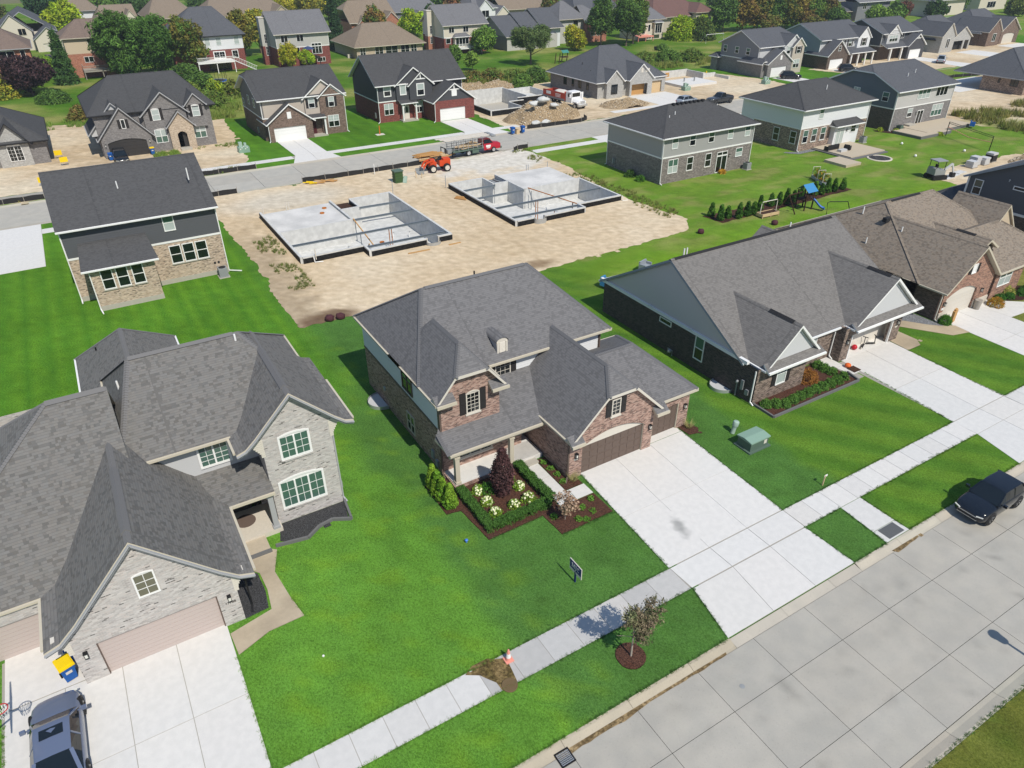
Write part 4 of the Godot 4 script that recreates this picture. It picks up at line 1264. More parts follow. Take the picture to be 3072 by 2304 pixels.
func ranch_house():
	thing("brick_house", "single storey dark brown brick ranch with grey roof, white gables and an open garage", "house", V(44.5,0,-34))
	wall(35.66,53.0,-43.9,-28.35,0,2.85, "brick_ranch", "wall", "tdl")
	wall(35.66,40.75,-29,-26.7,0,2.85, "brick_ranch", "wing_wall", "tdl")
	wall(35.66,35.7,-43.9,-26.71,0,2.85, "brick_coal", "side_wall", "tdrf")
	lap("l", 35.62,-43.4,-28.9,3.1,7.4, "siding_vent", 0.13, func(u): return 3.05 + (7.45 - 3.05) * (1.0 - absf(u + 35.95) / 7.7), "gable_siding")
	gable_wall("l", 35.64,-44.0,-27.9,2.85,7.5, "siding_vent")
	var b := MB.new(); b.box(35.45,35.7,2.85,3.1,-44.2,-27.6); part("trim_board", b, M.white)
	roof(35.4,53.9,-44.3,-27.95,2.85,7.62, "x", 0.0,0.0,0.0,0.0, "shingle_ranch", "siding_sky", 9.0, {"gm": "white", "vent": [0.02,0.97], "vm": "vent_dark"})
	roof(36.0,41.6,-36.5,-26.3,2.85,5.6, "z", 0.0,0.0,0.0,0.0, "shingle_ranch", "white", 9.0, {"vent": [0.72,0.93], "vm": "vent_dark"})
	roof(46.3,54.2,-40.5,-27.05,2.85,6.1, "z", 0.0,0.0,0.0,0.0, "shingle_ranch", "white", 9.0, {"vent": [0.8,0.95], "vm": "vent_dark"})
	for q in [[36.0,41.6,-26.6,5.35,38.8,2.3],[46.3,54.2,-27.35,5.8,50.25,3.3]]:
		gable_wall("f", q[2], q[4] - q[5], q[4] + q[5],3.05, q[3], "white")
		lap("f", q[2] + 0.01, q[4] - q[5], q[4] + q[5],3.2, q[3], "siding_mist", 0.12, tent(q[4], q[5],3.1, q[3] - 0.15), "gable_siding")
		var pt := MB.new(); var ps := MB.new()
		slab([V(q[0] - 0.1,2.86, q[2] + 0.55),V(q[1] + 0.1,2.86, q[2] + 0.55),V(q[1],3.22, q[2] - 0.05),V(q[0],3.22, q[2] - 0.05)],0.15, pt, ps)
		ps.box(q[0] - 0.1, q[1] + 0.1,2.7,2.84, q[2] + 0.55, q[2] + 0.66)
		var r := part("skirt_roof", pt, M.shingle_ranch)
		part("fascia", ps, M.white, r)
	win("l", 35.66,-36.65,-35.45,2.28,2.58,1,1,1, false)
	win("l", 35.66,-32.65,-31.85,0.95,2.75,1,1,1, true, {"top": "glass_green"})
	win("f", -26.7,37.75,38.6,1.02,2.65,1,3,2, true, {"shut": "shutter_dark", "gsash": 1, "glass": "blind", "top": "glass_green"})
	win("f", -28.34,42.75,43.75,0.75,2.4,2,3,2, true, {"gsash": 1, "glass": "blind"})
	# open garage: piers, header, side walls and floor
	b = nb()
	strips(b, 45.8,53.0,-27.4,0, func(_x): return 2.86,[[46.75,51.75,2.1,0.0]],0.3)
	part("garage_front", b, M.brick_ranch)
	b = nb(); b.box(45.8,46.1,0,2.85,-29.5,-27.7); part("garage_wall", b, M.brick_ranch)
	b = nb(); b.box(46.1,52.8,0.0,0.03,-28.34,-27.4, "d"); part("garage_floor", b, M.concrete)
	b = nb(); b.box(46.1,52.7,0.03,2.8,-28.34,-28.3, "d"); b.box(52.5,52.7,0,2.8,-28.3,-27.7); part("garage_lining", b, M.offwhite)
	b = nb(); b.box(51.7,51.8,0,2.1,-27.5,-27.35); b.box(46.7,46.78,0,2.1,-27.5,-27.35); part("door_jamb", b, M.white)
	lamp_fit("f", -27.4,46.2,1.7); lamp_fit("f", -27.4,52.45,1.7)
	b = nb(); b.box(52.3,52.6,1.2,1.35,-27.4,-27.38); part("number_plate", b, M.offwhite)
	for q in [[35.55,-26.8,2.7],[45.7,-28.2,2.6]]: spout(q[0], q[1], q[2], "white", 0.0,0.3)
	b = nb(); b.box(35.5,35.66,0.75,1.5,-27.85,-27.65); b.box(35.5,35.66,0.55,0.95,-27.4,-27.15); b.ball(V(35.55,1.15,-28.2),V(0.12,0.16,0.12),8); b.box(35.56,35.62,0,1.2,-28.25,-28.18)
	part("meter_box", b, M.metal_grey)
	b = nb(); b.tube([V(35.4,0.1,-35.2),V(35.4,0.55,-35.2),V(35.4,0.55,-34.7),V(35.4,0.1,-34.7)],0.045); b.ball(V(35.35,0.42,-34.95),V(0.16,0.18,0.16),8)
	part("gas_meter", b, M.metal_grey)
	for z in [-37.9,-37.5,-33.2]:
		b = nb(); b.tube([V(35.62,3.15, z),V(35.4,3.2, z),V(35.38,3.05, z)],0.04); part("exhaust_pipe", b, M.white)
	vent_pipe(38.2,6.9,-37.6,0.5); vent_pipe(38.5,6.9,-37.6,0.5); vent_pipe(49.2,7.3,-36.8,0.4)

func tan_house():
	thing("brick_house", "single storey tan brick house with brown shingles and an arched cream garage door", "house", V(66,0,-34))
	wall(58.6,75.0,-44.8,-30.0,0,2.8, "brick_umber", "wall", "td")
	var b := MB.new()
	strips(b, 58.6,65.85,-27.5,0, tent(62.2,3.62,2.85,5.85),[[59.15,63.65,1.95,0.6]],0.3)
	part("garage_front", b, M.brick_tan)
	wall(58.6,65.85,-31,-27.8,0,2.8, "brick_umber", "garage_wall", "tdf")
	b = nb(); strips(b, 59.15,63.65,-27.62,1.9, func(x): return 1.95 + 0.58 * (1.0 - pow((x - 61.4) / 2.25,2)),[],0.05); part("arch_panel", b, M.offwhite)
	gdoor(59.18,63.62,1.95,-27.66, "door_cream", 1,4,0.0, false)
	for q in [[58.57,59.12],[63.7,65.9]]:
		b = nb(); b.box(q[0], q[1],0,0.75,-27.5,-27.42); part("stone_base", b, M.stone_pale)
	roof(58.2,66.2,-37.0,-27.1,2.8,6.15, "z", 0.0,0.0,0.0,0.0, "shingle_tan", "trim_tan", 9.0)
	roof(58.2,75.4,-45.2,-29.6,2.8,6.9, "x", 4.9,5.2,1.0,1.0, "shingle_tan", "trim_tan", 9.0, {"vent": [0.08,0.7], "vm": "vent_dark"})
	win("f", -27.5,61.65,62.2,3.75,4.45,1,1,1, false, {"glass": "white", "shut": "shutter_dark"})
	# front wing with the double window
	wall(66.6,71.2,-31,-27.6,0,2.8, "brick_tan", "wing_wall", "td")
	win("f", -27.6,67.3,69.2,1.15,2.7,2,1,1, true, {"glass": "blind", "top": "glass_green"})
	roof(66.2,76.0,-36.0,-27.2,2.8,5.2, "x", 0.0,3.5,0.0,1.0, "shingle_tan", "trim_tan", 9.0)
	roof(70.2,76.4,-36.5,-31.4,2.9,6.5, "z", 0.0,0.0,0.0,0.0, "shingle_tan", "trim_tan", 9.0)
	gable_wall("f", -31.6,70.5,76.1,2.9,6.3, "siding_sand")
	# small dormer between the roofs
	wall(65.2,67.6,-33.5,-29.2,3.0,4.5, "door_brown", "dormer_wall", "d")
	roof(64.9,67.9,-36.0,-28.9,4.4,5.3, "z", 0.0,0.0,0.0,0.0, "shingle_tan", "trim_tan", 9.0, {"vent": [0.55,0.8], "vm": "vent_dark"})
	win("f", -29.2,65.9,66.9,3.5,4.15,2,2,2, false)
	vent_pipe(61.3,5.3,-34.2,0.5); vent_pipe(59.6,4.0,-36.2,0.5); vent_pipe(61.6,6.0,-38.5,0.4)
	b = nb(); b.box(61.2,61.8,5.7,6.1,-36.2,-35.8); part("roof_vent", b, M.vent_dark)
	lamp_fit("f", -27.5,58.9,1.6); lamp_fit("f", -27.5,64.4,1.6)
	b = nb(); b.box(58.8,59.08,1.0,1.2,-27.5,-27.47); part("number_plate", b, M.white)
	spout(58.5,-27.6,2.6, "offwhite", 0.0,0.3); spout(71.3,-28.6,2.6, "offwhite", 0.0,0.3)

func navy_house():
	thing("siding_house", "dark slate sided two storey house at the right edge above the tan roofs", "house", V(84,0,-34))
	wall(79.0,90.0,-38.7,-27.5,0,4.0, "brick_umber", "wall", "td")
	wall(79.0,90.0,-38.7,-27.5,4.0,6.6, "siding_slate", "upper_wall", "td")
	gable_wall("l", 78.99,-38.7,-27.5,6.6,9.4, "siding_slate")
	lap("l", 78.98,-38.7,-27.5,4.2,9.3, "siding_slate", 0.16, tent(-33.1,5.6,6.6,9.35))
	var b := MB.new(); b.box(78.9,78.97,3.95,4.18,-38.8,-27.4); part("trim_board", b, M.white)
	b = nb(); b.box(78.9,79.05,4.2,6.6,-38.8,-38.62); part("trim_board", b, M.white)
	roof(78.6,90.4,-39.1,-27.1,6.6,9.5, "x", 0.0,0.0,0.0,0.0, "shingle_slate", "siding_sky", 9.0, {"gm": "siding_sky"})
	win("l", 78.97,-38.0,-37.25,5.0,6.4,1,1,1, true, {"glass": "glass", "top": "glass_dim"})
	win("l", 78.97,-34.2,-32.4,6.38,6.62,1,1,1, false)
	b = nb(); b.tube([V(78.98,7.1,-34.8),V(78.8,7.15,-34.8),V(78.8,7.0,-34.8)],0.05); part("exhaust_pipe", b, M.white)
	wall(79.5,86.0,-43.0,-38.7,0,3.0, "siding_slate", "rear_wall")
	roof(79.0,86.5,-43.4,-38.5,3.0,4.6, "x", 1.5,1.5,1.0,1.0, "shingle_slate", "siding_sky", 9.0)

func front_houses():
	main_house(); left_house(); ranch_house(); tan_house(); navy_house()
# ---------------------------------------------------------------- houses behind
func hs(nm: String, label: String, x0: float, x1: float, z0: float, z1: float, lo: String, hi: String, ys: float, ye: float, trim := "", grp := ""):
	thing(nm, label, "house", V((x0 + x1) / 2,0, (z0 + z1) / 2), grp)
	wall(x0, x1, z0, z1,0, ys, lo, "wall")
	if hi: wall(x0, x1, z0, z1, ys, ye, hi, "upper_wall")
	if trim:
		var t := MB.new()
		if hi:
			t.box(x0 - 0.04, x1 + 0.04, ys - 0.09, ys + 0.09, z1 - 0.02, z1 + 0.05)
			t.box(x0 - 0.05, x0 + 0.02, ys - 0.088, ys + 0.088, z0, z1 - 0.02)
			part("trim_band", t, M[trim])
			for x in [x0, x1]:
				t = MB.new()
				t.box(x - 0.045, x + 0.06, ys + 0.09, ye, z1 - 0.08, z1 + 0.03)
				part("corner_board", t, M[trim])

func footing(x0: float, x1: float, z0: float, z1: float, h := 0.3):
	var b := MB.new()
	b.box(x0 - 0.03, x1 + 0.03,0, h, z0, z1 + 0.03, "d")
	part("footing", b, M.footing)

# gabled wing standing in front of a wall, ridge away from the camera; wall to y0 then the gable
func gable_wing(x0: float, x1: float, zb: float, zf: float, y0: float, ye: float, yr: float, wm: String, gm: String, rm: String, tm: String, over := 0.35, holes := [], o := {}):
	var b := MB.new()
	var c := (x0 + x1) / 2; var h := (x1 - x0) / 2
	if gm == wm or gm == "":
		strips(b, x0, x1, zf, y0, tent(c, h, ye, yr - 0.12), holes, 0.2)
		part("wing_front", b, M[wm])
	else:
		strips(b, x0, x1, zf, y0, func(_x): return ye, holes, 0.2)
		part("wing_front", b, M[wm])
		b = nb(); strips(b, x0, x1, zf - 0.03, ye, tent(c, h, ye, yr - 0.12),[],0.15)
		part("gable_wall", b, M[gm])
	b = nb()
	b.box(x0, x1, y0, ye, zb, zf - 0.2, "ftd"); part("wing_wall", b, M[wm])
	var s := (yr - ye) / h
	roof(x0 - over, x1 + over, zb - o.get("back", 0.0), zf + over * 0.8, ye - s * over * 0.6, yr, "z", 0.0,0.0,0.0,0.0, rm, tm, 9.0)

func truss(x: float, w: float, y: float, h: float, z: float, m := "white"):
	var b := MB.new()
	b.box(x - w / 2, x + w / 2, y - 0.09, y + 0.09, z, z + 0.06)
	b.box(x - 0.09, x + 0.09, y + 0.09, y + h, z, z + 0.055)
	part("gable_truss", b, M[m])

func ac_unit(label: String, x: float, z: float, m := "metal_grey", grp := ""):
	thing("air_conditioner", label, "air conditioner", V(x, 0, z), grp)
	var b := MB.new()
	b.box(x - 0.5, x + 0.5,0,0.07, z - 0.5, z + 0.5, "d"); part("concrete_base", b, M.footing)
	b = nb(); b.box(x - 0.4, x + 0.4,0.07,0.95, z - 0.4, z + 0.4)
	for k in 9: b.box(x - 0.41, x + 0.41,0.14 + k * 0.085,0.17 + k * 0.085, z - 0.41, z + 0.41)
	part("cabinet", b, M[m])
	b = nb(); b.lathe(V(x, 0.95, z),[[0.33,0],[0.33,0.03],[0.05,0.06],[0,0.06]],14); part("fan_grille", b, M.plastic_black)

func dark_house():
	hs("siding_house", "house with dark grey siding over sandy brick and a rear sunroom, beside the sand lot", -3.3,9.6,-84,-69.9, "brick_sand", "siding_dark", 4.0,6.7, "white")
	lap("f", -69.9,-3.2,9.5,4.1,6.65, "siding_dark", 0.2)
	footing(-3.3,9.6,-84,-69.9,0.45)
	gable_wall("l", -3.3,-84,-69.9,6.7,9.8, "siding_dark")
	roof(-3.5,9.85,-84.4,-69.45,6.68,9.95, "x", 0.0,0.0,0.0,0.0, "shingle_dark", "white", 9.0)
	wall(-2.0,3.2,-70,-66.85,0,3.9, "brick_sand", "sunroom_wall", "td")
	footing(-2.0,3.2,-70,-66.85,0.45)
	roof(-2.55,3.6,-71.6,-66.45,3.95,5.25, "x", 0.35,0.35,0.0,0.0, "shingle_dark", "white", 9.0, {"zc": -69.85})
	for u in [4.9,6.05,7.2]: win("f", -69.9, u, u + 0.88,1.95,3.55,1,1,1, true, {"sill": "footing"})
	win("f", -69.88,4.97,5.8,5.1,6.5,1,1,1, true, {"top": "glass_green", "glass": "blind"})
	for u in [-1.15,0.05,1.3]: win("f", -66.85, u, u + 0.82,1.95,3.6,1,1,1, true, {"sill": "footing"})
	spout(-3.3,-69.8,6.5, "white", 0.0,0.5); spout(9.6,-69.8,6.5, "white", 1.1,0.4); spout(-2.0,-66.75,3.8, "white", 0.1,0.7)
	for x in [8.4,8.75]:
		var b := MB.new(); b.box(x, x + 0.18,1.1,1.3,-69.9,-69.86); part("wall_vent", b, M.plastic_black)
	vent_pipe(2.3,8.4,-73.6,0.75); vent_pipe(8.3,8.9,-72.6,0.8)
	ac_unit("grey air conditioner against the sandy brick wall of the dark sided house", 8.9,-69.0)

func grey_hip_house():
	hs("siding_house", "grey sided house over dark brick with a hip roof, right of the two foundations", 64.5,80.8,-81.0,-69.6, "brick_ash", "siding_grey", 3.4,6.0, "white")
	roof(64.0,81.4,-81.6,-69.1,6.0,8.6, "x", 6.0,5.0,1.0,1.0, "shingle_black", "white", 9.0)
	var b := MB.new()
	for k in 8: b.box(70.3 + k * 0.75,70.75 + k * 0.75,8.5,8.72,-75.15,-74.75)
	part("roof_vents", b, M.vent_dark, null, "stuff")
	for u in [66.05,69.1,72.45,75.95,79.2]: win("f", -69.6, u, u + 0.9,4.45,5.8,1,1,1, true, {"top": "glass_green", "glass": "blind" if u < 67 or u > 75 else "glass"})
	win("f", -69.6,65.75,67.3,1.3,3.0,2,1,1, true, {"top": "glass_green", "glass": "blind"})
	for u in [69.05,72.35]: win("f", -69.6, u, u + 0.95,1.25,2.9,1,1,1, true, {"sill": "footing"})
	win("f", -69.6,78.0,79.15,1.85,2.9,1,1,1, true, {"top": "glass_green", "glass": "blind"})
	win("f", -69.6,74.5,76.3,0.15,2.25,2,1,1, false, {"fw": 0.09}); win("f", -69.6,74.5,76.3,2.42,2.8,2,1,1, false)
	lamp_fit("f", -69.6,76.75,2.2)
	spout(64.5,-69.5,5.8, "white", 0.0,0.4); spout(80.8,-69.5,5.8, "white", 0.2,0.4); spout(64.45,-80.9,5.8, "white", 0.0,-0.3)
	vent_pipe(68.0,7.3,-72.8,0.5); vent_pipe(69.3,7.6,-73.2,0.5); vent_pipe(77.5,7.6,-73.8,0.5)
	b = nb(); b.box(64.3,64.5,0.6,1.3,-79.5,-79.2); b.box(64.36,64.44,0,1.6,-79.0,-78.94); part("meter_box", b, M.metal_grey)
	ac_unit("grey air conditioner at the rear corner of the grey sided hip roof house", 79.8,-68.8)

func white_hip_house():
	hs("siding_house", "white sided house over mixed brick with hip roof and white rear bump-out", 93.2,108.6,-80.5,-71.5, "brick_mix", "siding_white", 3.3,6.05, "white")
	lap("f", -71.5,93.3,108.5,3.4,6.0, "siding_white", 0.2); 
	roof(92.6,109.4,-83.8,-70.9,6.05,8.75, "x", 5.3,5.0,1.0,1.0, "shingle_black", "white", 9.0)
	wall(93.2,108.6,-83.3,-80.5,0,6.05, "siding_white", "front_part")
	wall(100.2,105.9,-72,-70.7,0,3.1, "siding_white", "sunroom_wall", "td")
	lap("f", -70.7,100.25,105.85,0.1,3.05, "siding_white", 0.2)
	roof(99.7,106.4,-72.9,-70.1,3.1,3.95, "x", 0.8,0.8,1.0,1.0, "shingle_black", "white", 9.0, {"zc": -71.9})
	win("f", -71.48,96.85,97.7,4.4,5.8,1,1,1, true, {"top": "glass_green", "glass": "blind"})
	for u in [94.05,96.0,98.0]: win("f", -71.5, u, u + 1.0,1.2,2.95,1,1,1, true, {"sill": "footing", "top": "glass_green"})
	win("l", 93.2,-76.3,-75.3,0.95,2.75,1,1,1, true, {"sill": "footing"}); win("l", 93.2,-73.1,-72.1,1.1,2.75,1,1,1, true, {"sill": "footing"})
	win("l", 93.2,-74.95,-73.75,5.7,5.95,1,1,1, false)
	win("f", -70.68,100.7,102.4,0.15,2.3,2,1,1, false, {"glass": "blind", "fw": 0.1}); win("f", -70.68,100.7,102.4,2.45,2.75,1,1,1, false, {"glass": "blind"})
	win("f", -70.68,104.0,105.1,1.8,2.8,1,1,1, true); lamp_fit("f", -70.68,103.0,2.2)
	spout(93.15,-71.4,5.9, "white", 0.0,0.4); spout(108.6,-71.4,5.9, "white", 0.2,0.3)
	vent_pipe(101.5,7.7,-74.7,0.6)
	var b := MB.new()
	b.box(96.6,104.5,0,0.3,-71.3,-64.5, "d"); part("patio_slab", b, M.paver)
	b = nb(); b.box(96.5,104.6,0.0,0.16,-64.5,-64.0, "d"); b.box(96.2,96.6,0,0.16,-71.2,-64, "d"); part("patio_step", b, M.edging)
	ac_unit("grey air conditioner beside the white rear bump-out", 106.6,-69.9)
	b = nb(); b.box(92.1,95.4,0,0.35,-65.6,-61.9, "d")
	struct("lower_patio", b, M.paver)

func blue_gable_house():
	hs("siding_house", "blue grey sided house with a clipped gable, pale rear siding and dark brick below", 116.7,132.6,-85.9,-72.4, "brick_slate", "siding_lilac", 3.5,6.2, "white")
	wall(116.66,117.4,-85.9,-72.5,3.5,6.2, "siding_blue", "side_wall", "tdfr")
	wall(116.66,117.2,-85.9,-72.5,0.0,3.5, "brick_umber", "side_wall", "tdfr")
	gable_wall("l", 116.65,-85.9,-72.4,6.2,9.3, "siding_blue", 0.15,0.28)
	lap("f", -72.4,116.8,132.5,3.6,6.15, "siding_lilac", 0.2)
	roof(116.2,133.2,-86.4,-71.9,6.2,9.4, "x", 1.9,3.6,0.28,1.0, "shingle_slate", "white", 9.0)
	win("f", -72.38,122.4,125.6,4.5,5.85,3,1,1, true, {"glass": "blind", "top": "glass_green"}); win("f", -72.38,127.5,130.6,4.5,5.9,3,1,1, false)
	win("f", -72.4,120.75,121.95,1.85,3.1,1,1,1, true, {"sill": "footing", "top": "blind"}); win("f", -72.4,123.65,125.2,0.4,2.5,2,1,1, false, {"fw": 0.1})
	win("f", -72.4,127.65,130.6,1.25,3.05,3,1,1, true, {"glass": "glass_green", "top": "blind", "sill": "footing"})
	win("l", 116.64,-80.4,-79.35,4.7,5.8,2,1,1, false, {"glass": "blind"}); win("l", 116.64,-74.9,-73.85,4.5,5.8,1,1,1, true, {"top": "glass_green"})
	lamp_fit("f", -72.4,123.2,2.2)
	spout(116.7,-72.3,6.0, "white", 0.0,0.3); spout(132.5,-72.3,6.0, "white", 0.2,0.3); spout(116.5,-85.9,6.0, "white", 0.0,-0.5)
	vent_pipe(122.6,7.6,-75.2,0.6); vent_pipe(125.4,7.9,-75.8,0.6)
	ac_unit("dark grey air conditioner at the left rear corner of the blue grey house", 118.4,-71.6, "box_dark")
	var b := MB.new()
	b.box(119.4,132.0,0,0.5,-72.3,-67.4, "d"); b.box(116.2,124.2,0,0.45,-71.2,-66.3, "d"); part("patio_slab", b, M.paver)
	b = nb(); b.box(116.1,124.3,0.0,0.4,-66.35,-66.15, "d"); b.box(124.2,132.1,0,0.45,-67.45,-67.3, "d"); b.box(116.05,116.25,0,0.4,-71.2,-66.2, "d"); part("patio_edge", b, M.edging)
	b = nb(); b.box(120.6,122.4,0,0.75,-72.4,-71.3, "d"); part("door_step", b, M.footing)

func brown_house():
	hs("brick_house", "low mixed brown brick house with a steep grey hip roof at the right edge", 166.8,184,-86,-77.3, "brick_mix", "", 3.0,3.0)
	roof(166.2,184.5,-92,-76.7,3.0,7.8, "x", 6.0,4,1.0,1.0, "shingle_slate", "trim_grey", 9.0)
	win("l", 166.8,-80.1,-78.7,1.5,2.8,2,1,1, false, {"m": "plastic_black"}); win("l", 166.8,-82.6,-82.3,1.8,2.5,1,1,1, false, {"m": "plastic_black"})

func middle_houses():
	dark_house(); grey_hip_house(); white_hip_house(); blue_gable_house(); brown_house()

# ---------------------------------------------------------------- houses across the rear street
func far_houses():
	# grey brick house with three front gables
	hs("brick_house", "grey brick house with steep gables, a pale arched entry and a dark garage door", 3.4,19.5,-140,-123, "brick_slate", "", 6.1,6.1)
	roof(2.7,20.3,-141,-122.6,6.0,9.9, "x", 4.6,3.8,1.0,1.0, "shingle_black", "vent_dark", 9.0)
	gable_wing(3.5,10.3,-131,-122.0,0,3.0,7.0, "brick_slate", "", "shingle_black", "trim_grey", 0.45,[[4.25,9.5,2.1,0.45]])
	gdoor(4.25,9.5,2.5,-122.15, "door_char", 1,5,0.0, false)
	gable_wing(2.6,9.6,-131,-123.6,3.0,3.6,7.5, "siding_mist", "", "shingle_black", "trim_grey", 0.45)
	win("f", -122.0,6.75,7.2,4.05,5.2,1,1,1, false, {"shut": "shutter_dark"})
	gable_wing(9.9,15.9,-131,-122.5,0,5.6,8.5, "brick_slate", "", "shingle_black", "trim_grey", 0.45)
	gable_wing(12.9,16.4,-128,-121.9,0,3.7,5.7, "brick_cream", "", "shingle_black", "trim_grey", 0.35,[[13.95,15.3,2.3,0.4]])
	gable_wing(16.1,18.7,-128,-122.55,3.0,6.4,7.9, "brick_slate", "", "shingle_black", "trim_grey", 0.35)
	var b := MB.new(); b.box(13.9,15.4,0,2.75,-122.6,-122.5); var d := part("entry_recess", b, M.vent_dark)
	b = nb(); b.box(14.7,15.3,0.1,2.4,-122.48,-122.42); part("front_door", b, M.door_char, d)
	b = nb(); b.box(13.9,15.5,0,0.3,-122.5,-121.2, "d"); part("porch_step", b, M.footing)
	win("f", -122.5,11.2,12.15,4.6,6.0,1,1,1, true, {"arch": 0.18, "shut": "shutter_dark", "glass": "blind", "top": "blind"})
	win("f", -122.5,10.95,12.5,1.35,3.1,2,1,1, true, {"arch": 0.15, "glass": "glass_green", "top": "blind"})
	win("f", -122.53,16.9,17.85,4.6,6.0,1,1,1, true, {"arch": 0.18, "shut": "shutter_dark", "glass": "blind", "top": "blind"})
	win("f", -122.98,16.6,18.2,1.3,3.05,2,1,1, true, {"arch": 0.15, "glass": "glass_green", "top": "blind"})
	lamp_fit("f", -122.0,3.9,1.9); lamp_fit("f", -122.0,9.9,1.9)
	vent_pipe(3.6,6.2,-138.5,0.5)
	# low grey house at the left edge
	hs("brick_house", "low pale grey brick house with arched double window at the left edge", -22,-3.5,-140,-124.6, "brick_slate", "", 3.3,3.3)
	roof(-23,-3.0,-141,-123.9,3.3,8.0, "x", 7,7.6,1.0,1.0, "shingle_black", "vent_dark", 9.0)
	gable_wing(-9.6,-5.6,-132,-124.3,0,3.4,6.0, "brick_concrete", "", "shingle_black", "vent_dark", 0.5)
	win("f", -124.3,-8.25,-6.6,0.85,2.8,2,2,4, false, {"arch": 0.45})
	wall(-12.5,-10.2,-125,-123.6,0,3.2, "brick_concrete", "pier")
	# brown brick house with a white garage door
	hs("brick_house", "brown brick and taupe sided house with one white garage door", 26.6,39.9,-133.2,-120.4, "brick_walnut", "siding_stone", 3.4,6.2, "white")
	roof(26.0,40.5,-134.5,-119.9,6.15,9.6, "x", 1.0,0.0,0.22,0.0, "shingle_black", "white", 9.0)
	gable_wall("l", 26.58,-133.2,-120.4,6.2,9.3, "siding_stone", 0.15,0.25)
	gable_wall("r", 39.92,-133.2,-120.4,6.2,9.3, "siding_stone")
	b = nb(); b.box(26.9,33.4,3.3,6.1,-120.42,-120.36); part("front_siding", b, M.siding_taupe)
	gable_wing(33.5,39.6,-127,-120.2,3.2,6.0,8.5, "siding_taupe", "", "shingle_black", "white", 0.4)
	gable_wing(35.9,39.95,-127,-119.9,0,6.0,7.75, "brick_walnut", "", "shingle_black", "white", 0.35)
	gable_wing(27.0,34.0,-124.5,-118.9,0,2.95,5.6, "brick_walnut", "", "shingle_black", "white", 0.4,[[27.7,32.8,2.1,0.0]])
	gdoor(27.7,32.8,2.1,-119.05, "white", 1,4,0.0, false)
	b = nb(); b.box(30.1,30.75,3.35,4.35,-118.9,-118.86); part("gable_vent", b, M.white)
	roof(33.6,36.4,-121.2,-118.9,3.0,3.55, "x", 0.0,0.0,0.0,0.0, "shingle_black", "white", 9.0, {"zc": -120.9})
	b = nb(); b.box(36.05,36.3,0.2,2.85,-119.3,-119.05); part("column", b, M.white)
	b = nb(); b.box(34.0,36.4,0,0.25,-120.4,-119.0, "d"); part("porch_floor", b, M.footing)
	b = nb(); b.box(34.2,34.95,0.25,2.4,-120.38,-120.3); part("front_door", b, M.door_maroon)
	win("f", -120.2,34.2,35.1,4.35,5.7,1,1,1, true, {"shut": "shutter_dark", "top": "blind"}); win("f", -119.9,37.4,38.25,4.3,5.7,1,1,1, true, {"shut": "shutter_dark", "top": "blind"})
	win("f", -119.9,37.0,38.7,1.15,2.85,2,2,2, true, {"gsash": 1, "top": "blind"})
	for q in [[-132.4,3.4],[-128.4,4.5],[-125.0,4.5]]: win("l", 26.58, q[0], q[0] + 0.9, q[1], q[1] + 1.3,1,1,1, true)
	spout(26.9,-118.9,2.8, "white", -0.2,0.2); spout(40.0,-119.8,6.0, "white", 0.2,0.3)
	b = nb(); b.box(26.4,26.6,0.6,1.5,-124.5,-124.1); part("meter_box", b, M.metal_grey)
	# red brick house with charcoal siding
	hs("siding_house", "red brick house with charcoal upper siding and white truss gables", 47.0,63.3,-134.5,-122.8, "brick_red", "siding_char", 3.4,6.15, "white")
	lap("f", -122.8,47.1,55.5,3.55,6.1, "siding_char", 0.22)
	gable_wall("l", 46.98,-134.5,-122.8,6.15,10.1, "siding_char")
	roof(46.4,63.9,-135.1,-122.2,6.1,10.25, "x", 0.0,0.0,0.0,0.0, "shingle_black", "white", 9.0)
	gable_wing(50.3,57.0,-130,-122.3,3.4,6.1,8.7, "siding_char", "", "shingle_black", "white", 0.35)
	gable_wing(52.6,56.9,-130,-121.8,3.4,6.0,7.9, "siding_char", "", "shingle_black", "white", 0.35)
	truss(54.75,1.9,6.75,0.9,-121.79)
	gable_wing(55.6,63.4,-126,-118.4,0,3.4,6.2, "brick_red", "siding_char", "shingle_black", "white", 0.4,[[56.6,61.6,2.1,0.0]])
	truss(59.5,2.2,5.1,0.9,-118.4)
	gdoor(56.6,61.6,2.1,-118.55, "white", 1,4,0.0, false)
	b = nb(); b.box(59.0,60.0,4.0,5.0,-118.43,-118.36); part("gable_vent", b, M.white)
	win("f", -122.78,48.25,49.35,4.35,5.85,1,1,1, true, {"top": "blind", "fw": 0.16}); win("f", -122.28,51.1,52.0,4.45,6.0,1,1,1, false, {"fw": 0.16, "glass": "blind"})
	win("f", -121.78,54.05,55.25,4.15,5.9,1,1,1, true, {"fw": 0.16, "top": "blind"})
	win("f", -122.8,48.05,49.65,1.25,3.0,2,1,1, true, {"top": "blind"}); win("f", -122.8,53.9,55.3,1.1,2.95,2,1,1, true, {"top": "blind"})
	roof(50.6,53.8,-123.2,-121.3,3.1,3.75, "x", 0.0,0.0,0.0,0.0, "shingle_black", "white", 9.0, {"zc": -122.9})
	for x in [51.0,53.5]:
		b = nb(); b.box(x - 0.13, x + 0.13,0.2,3.0,-121.7,-121.44); b.bar(V(x, 2.2,-121.57),V(52.25 + (x - 52.25) * 0.5,2.95,-121.57),0.1); part("column", b, M.white)
	b = nb(); b.box(50.7,53.8,0,0.25,-122.8,-121.3, "d"); part("porch_floor", b, M.footing)
	b = nb(); b.box(51.7,52.65,0.25,2.45,-122.8,-122.7); d = part("front_door", b, M.offwhite)
	b = nb(); b.box(51.95,52.4,1.3,2.3,-122.7,-122.68); part("door_glass", b, M.glass, d)
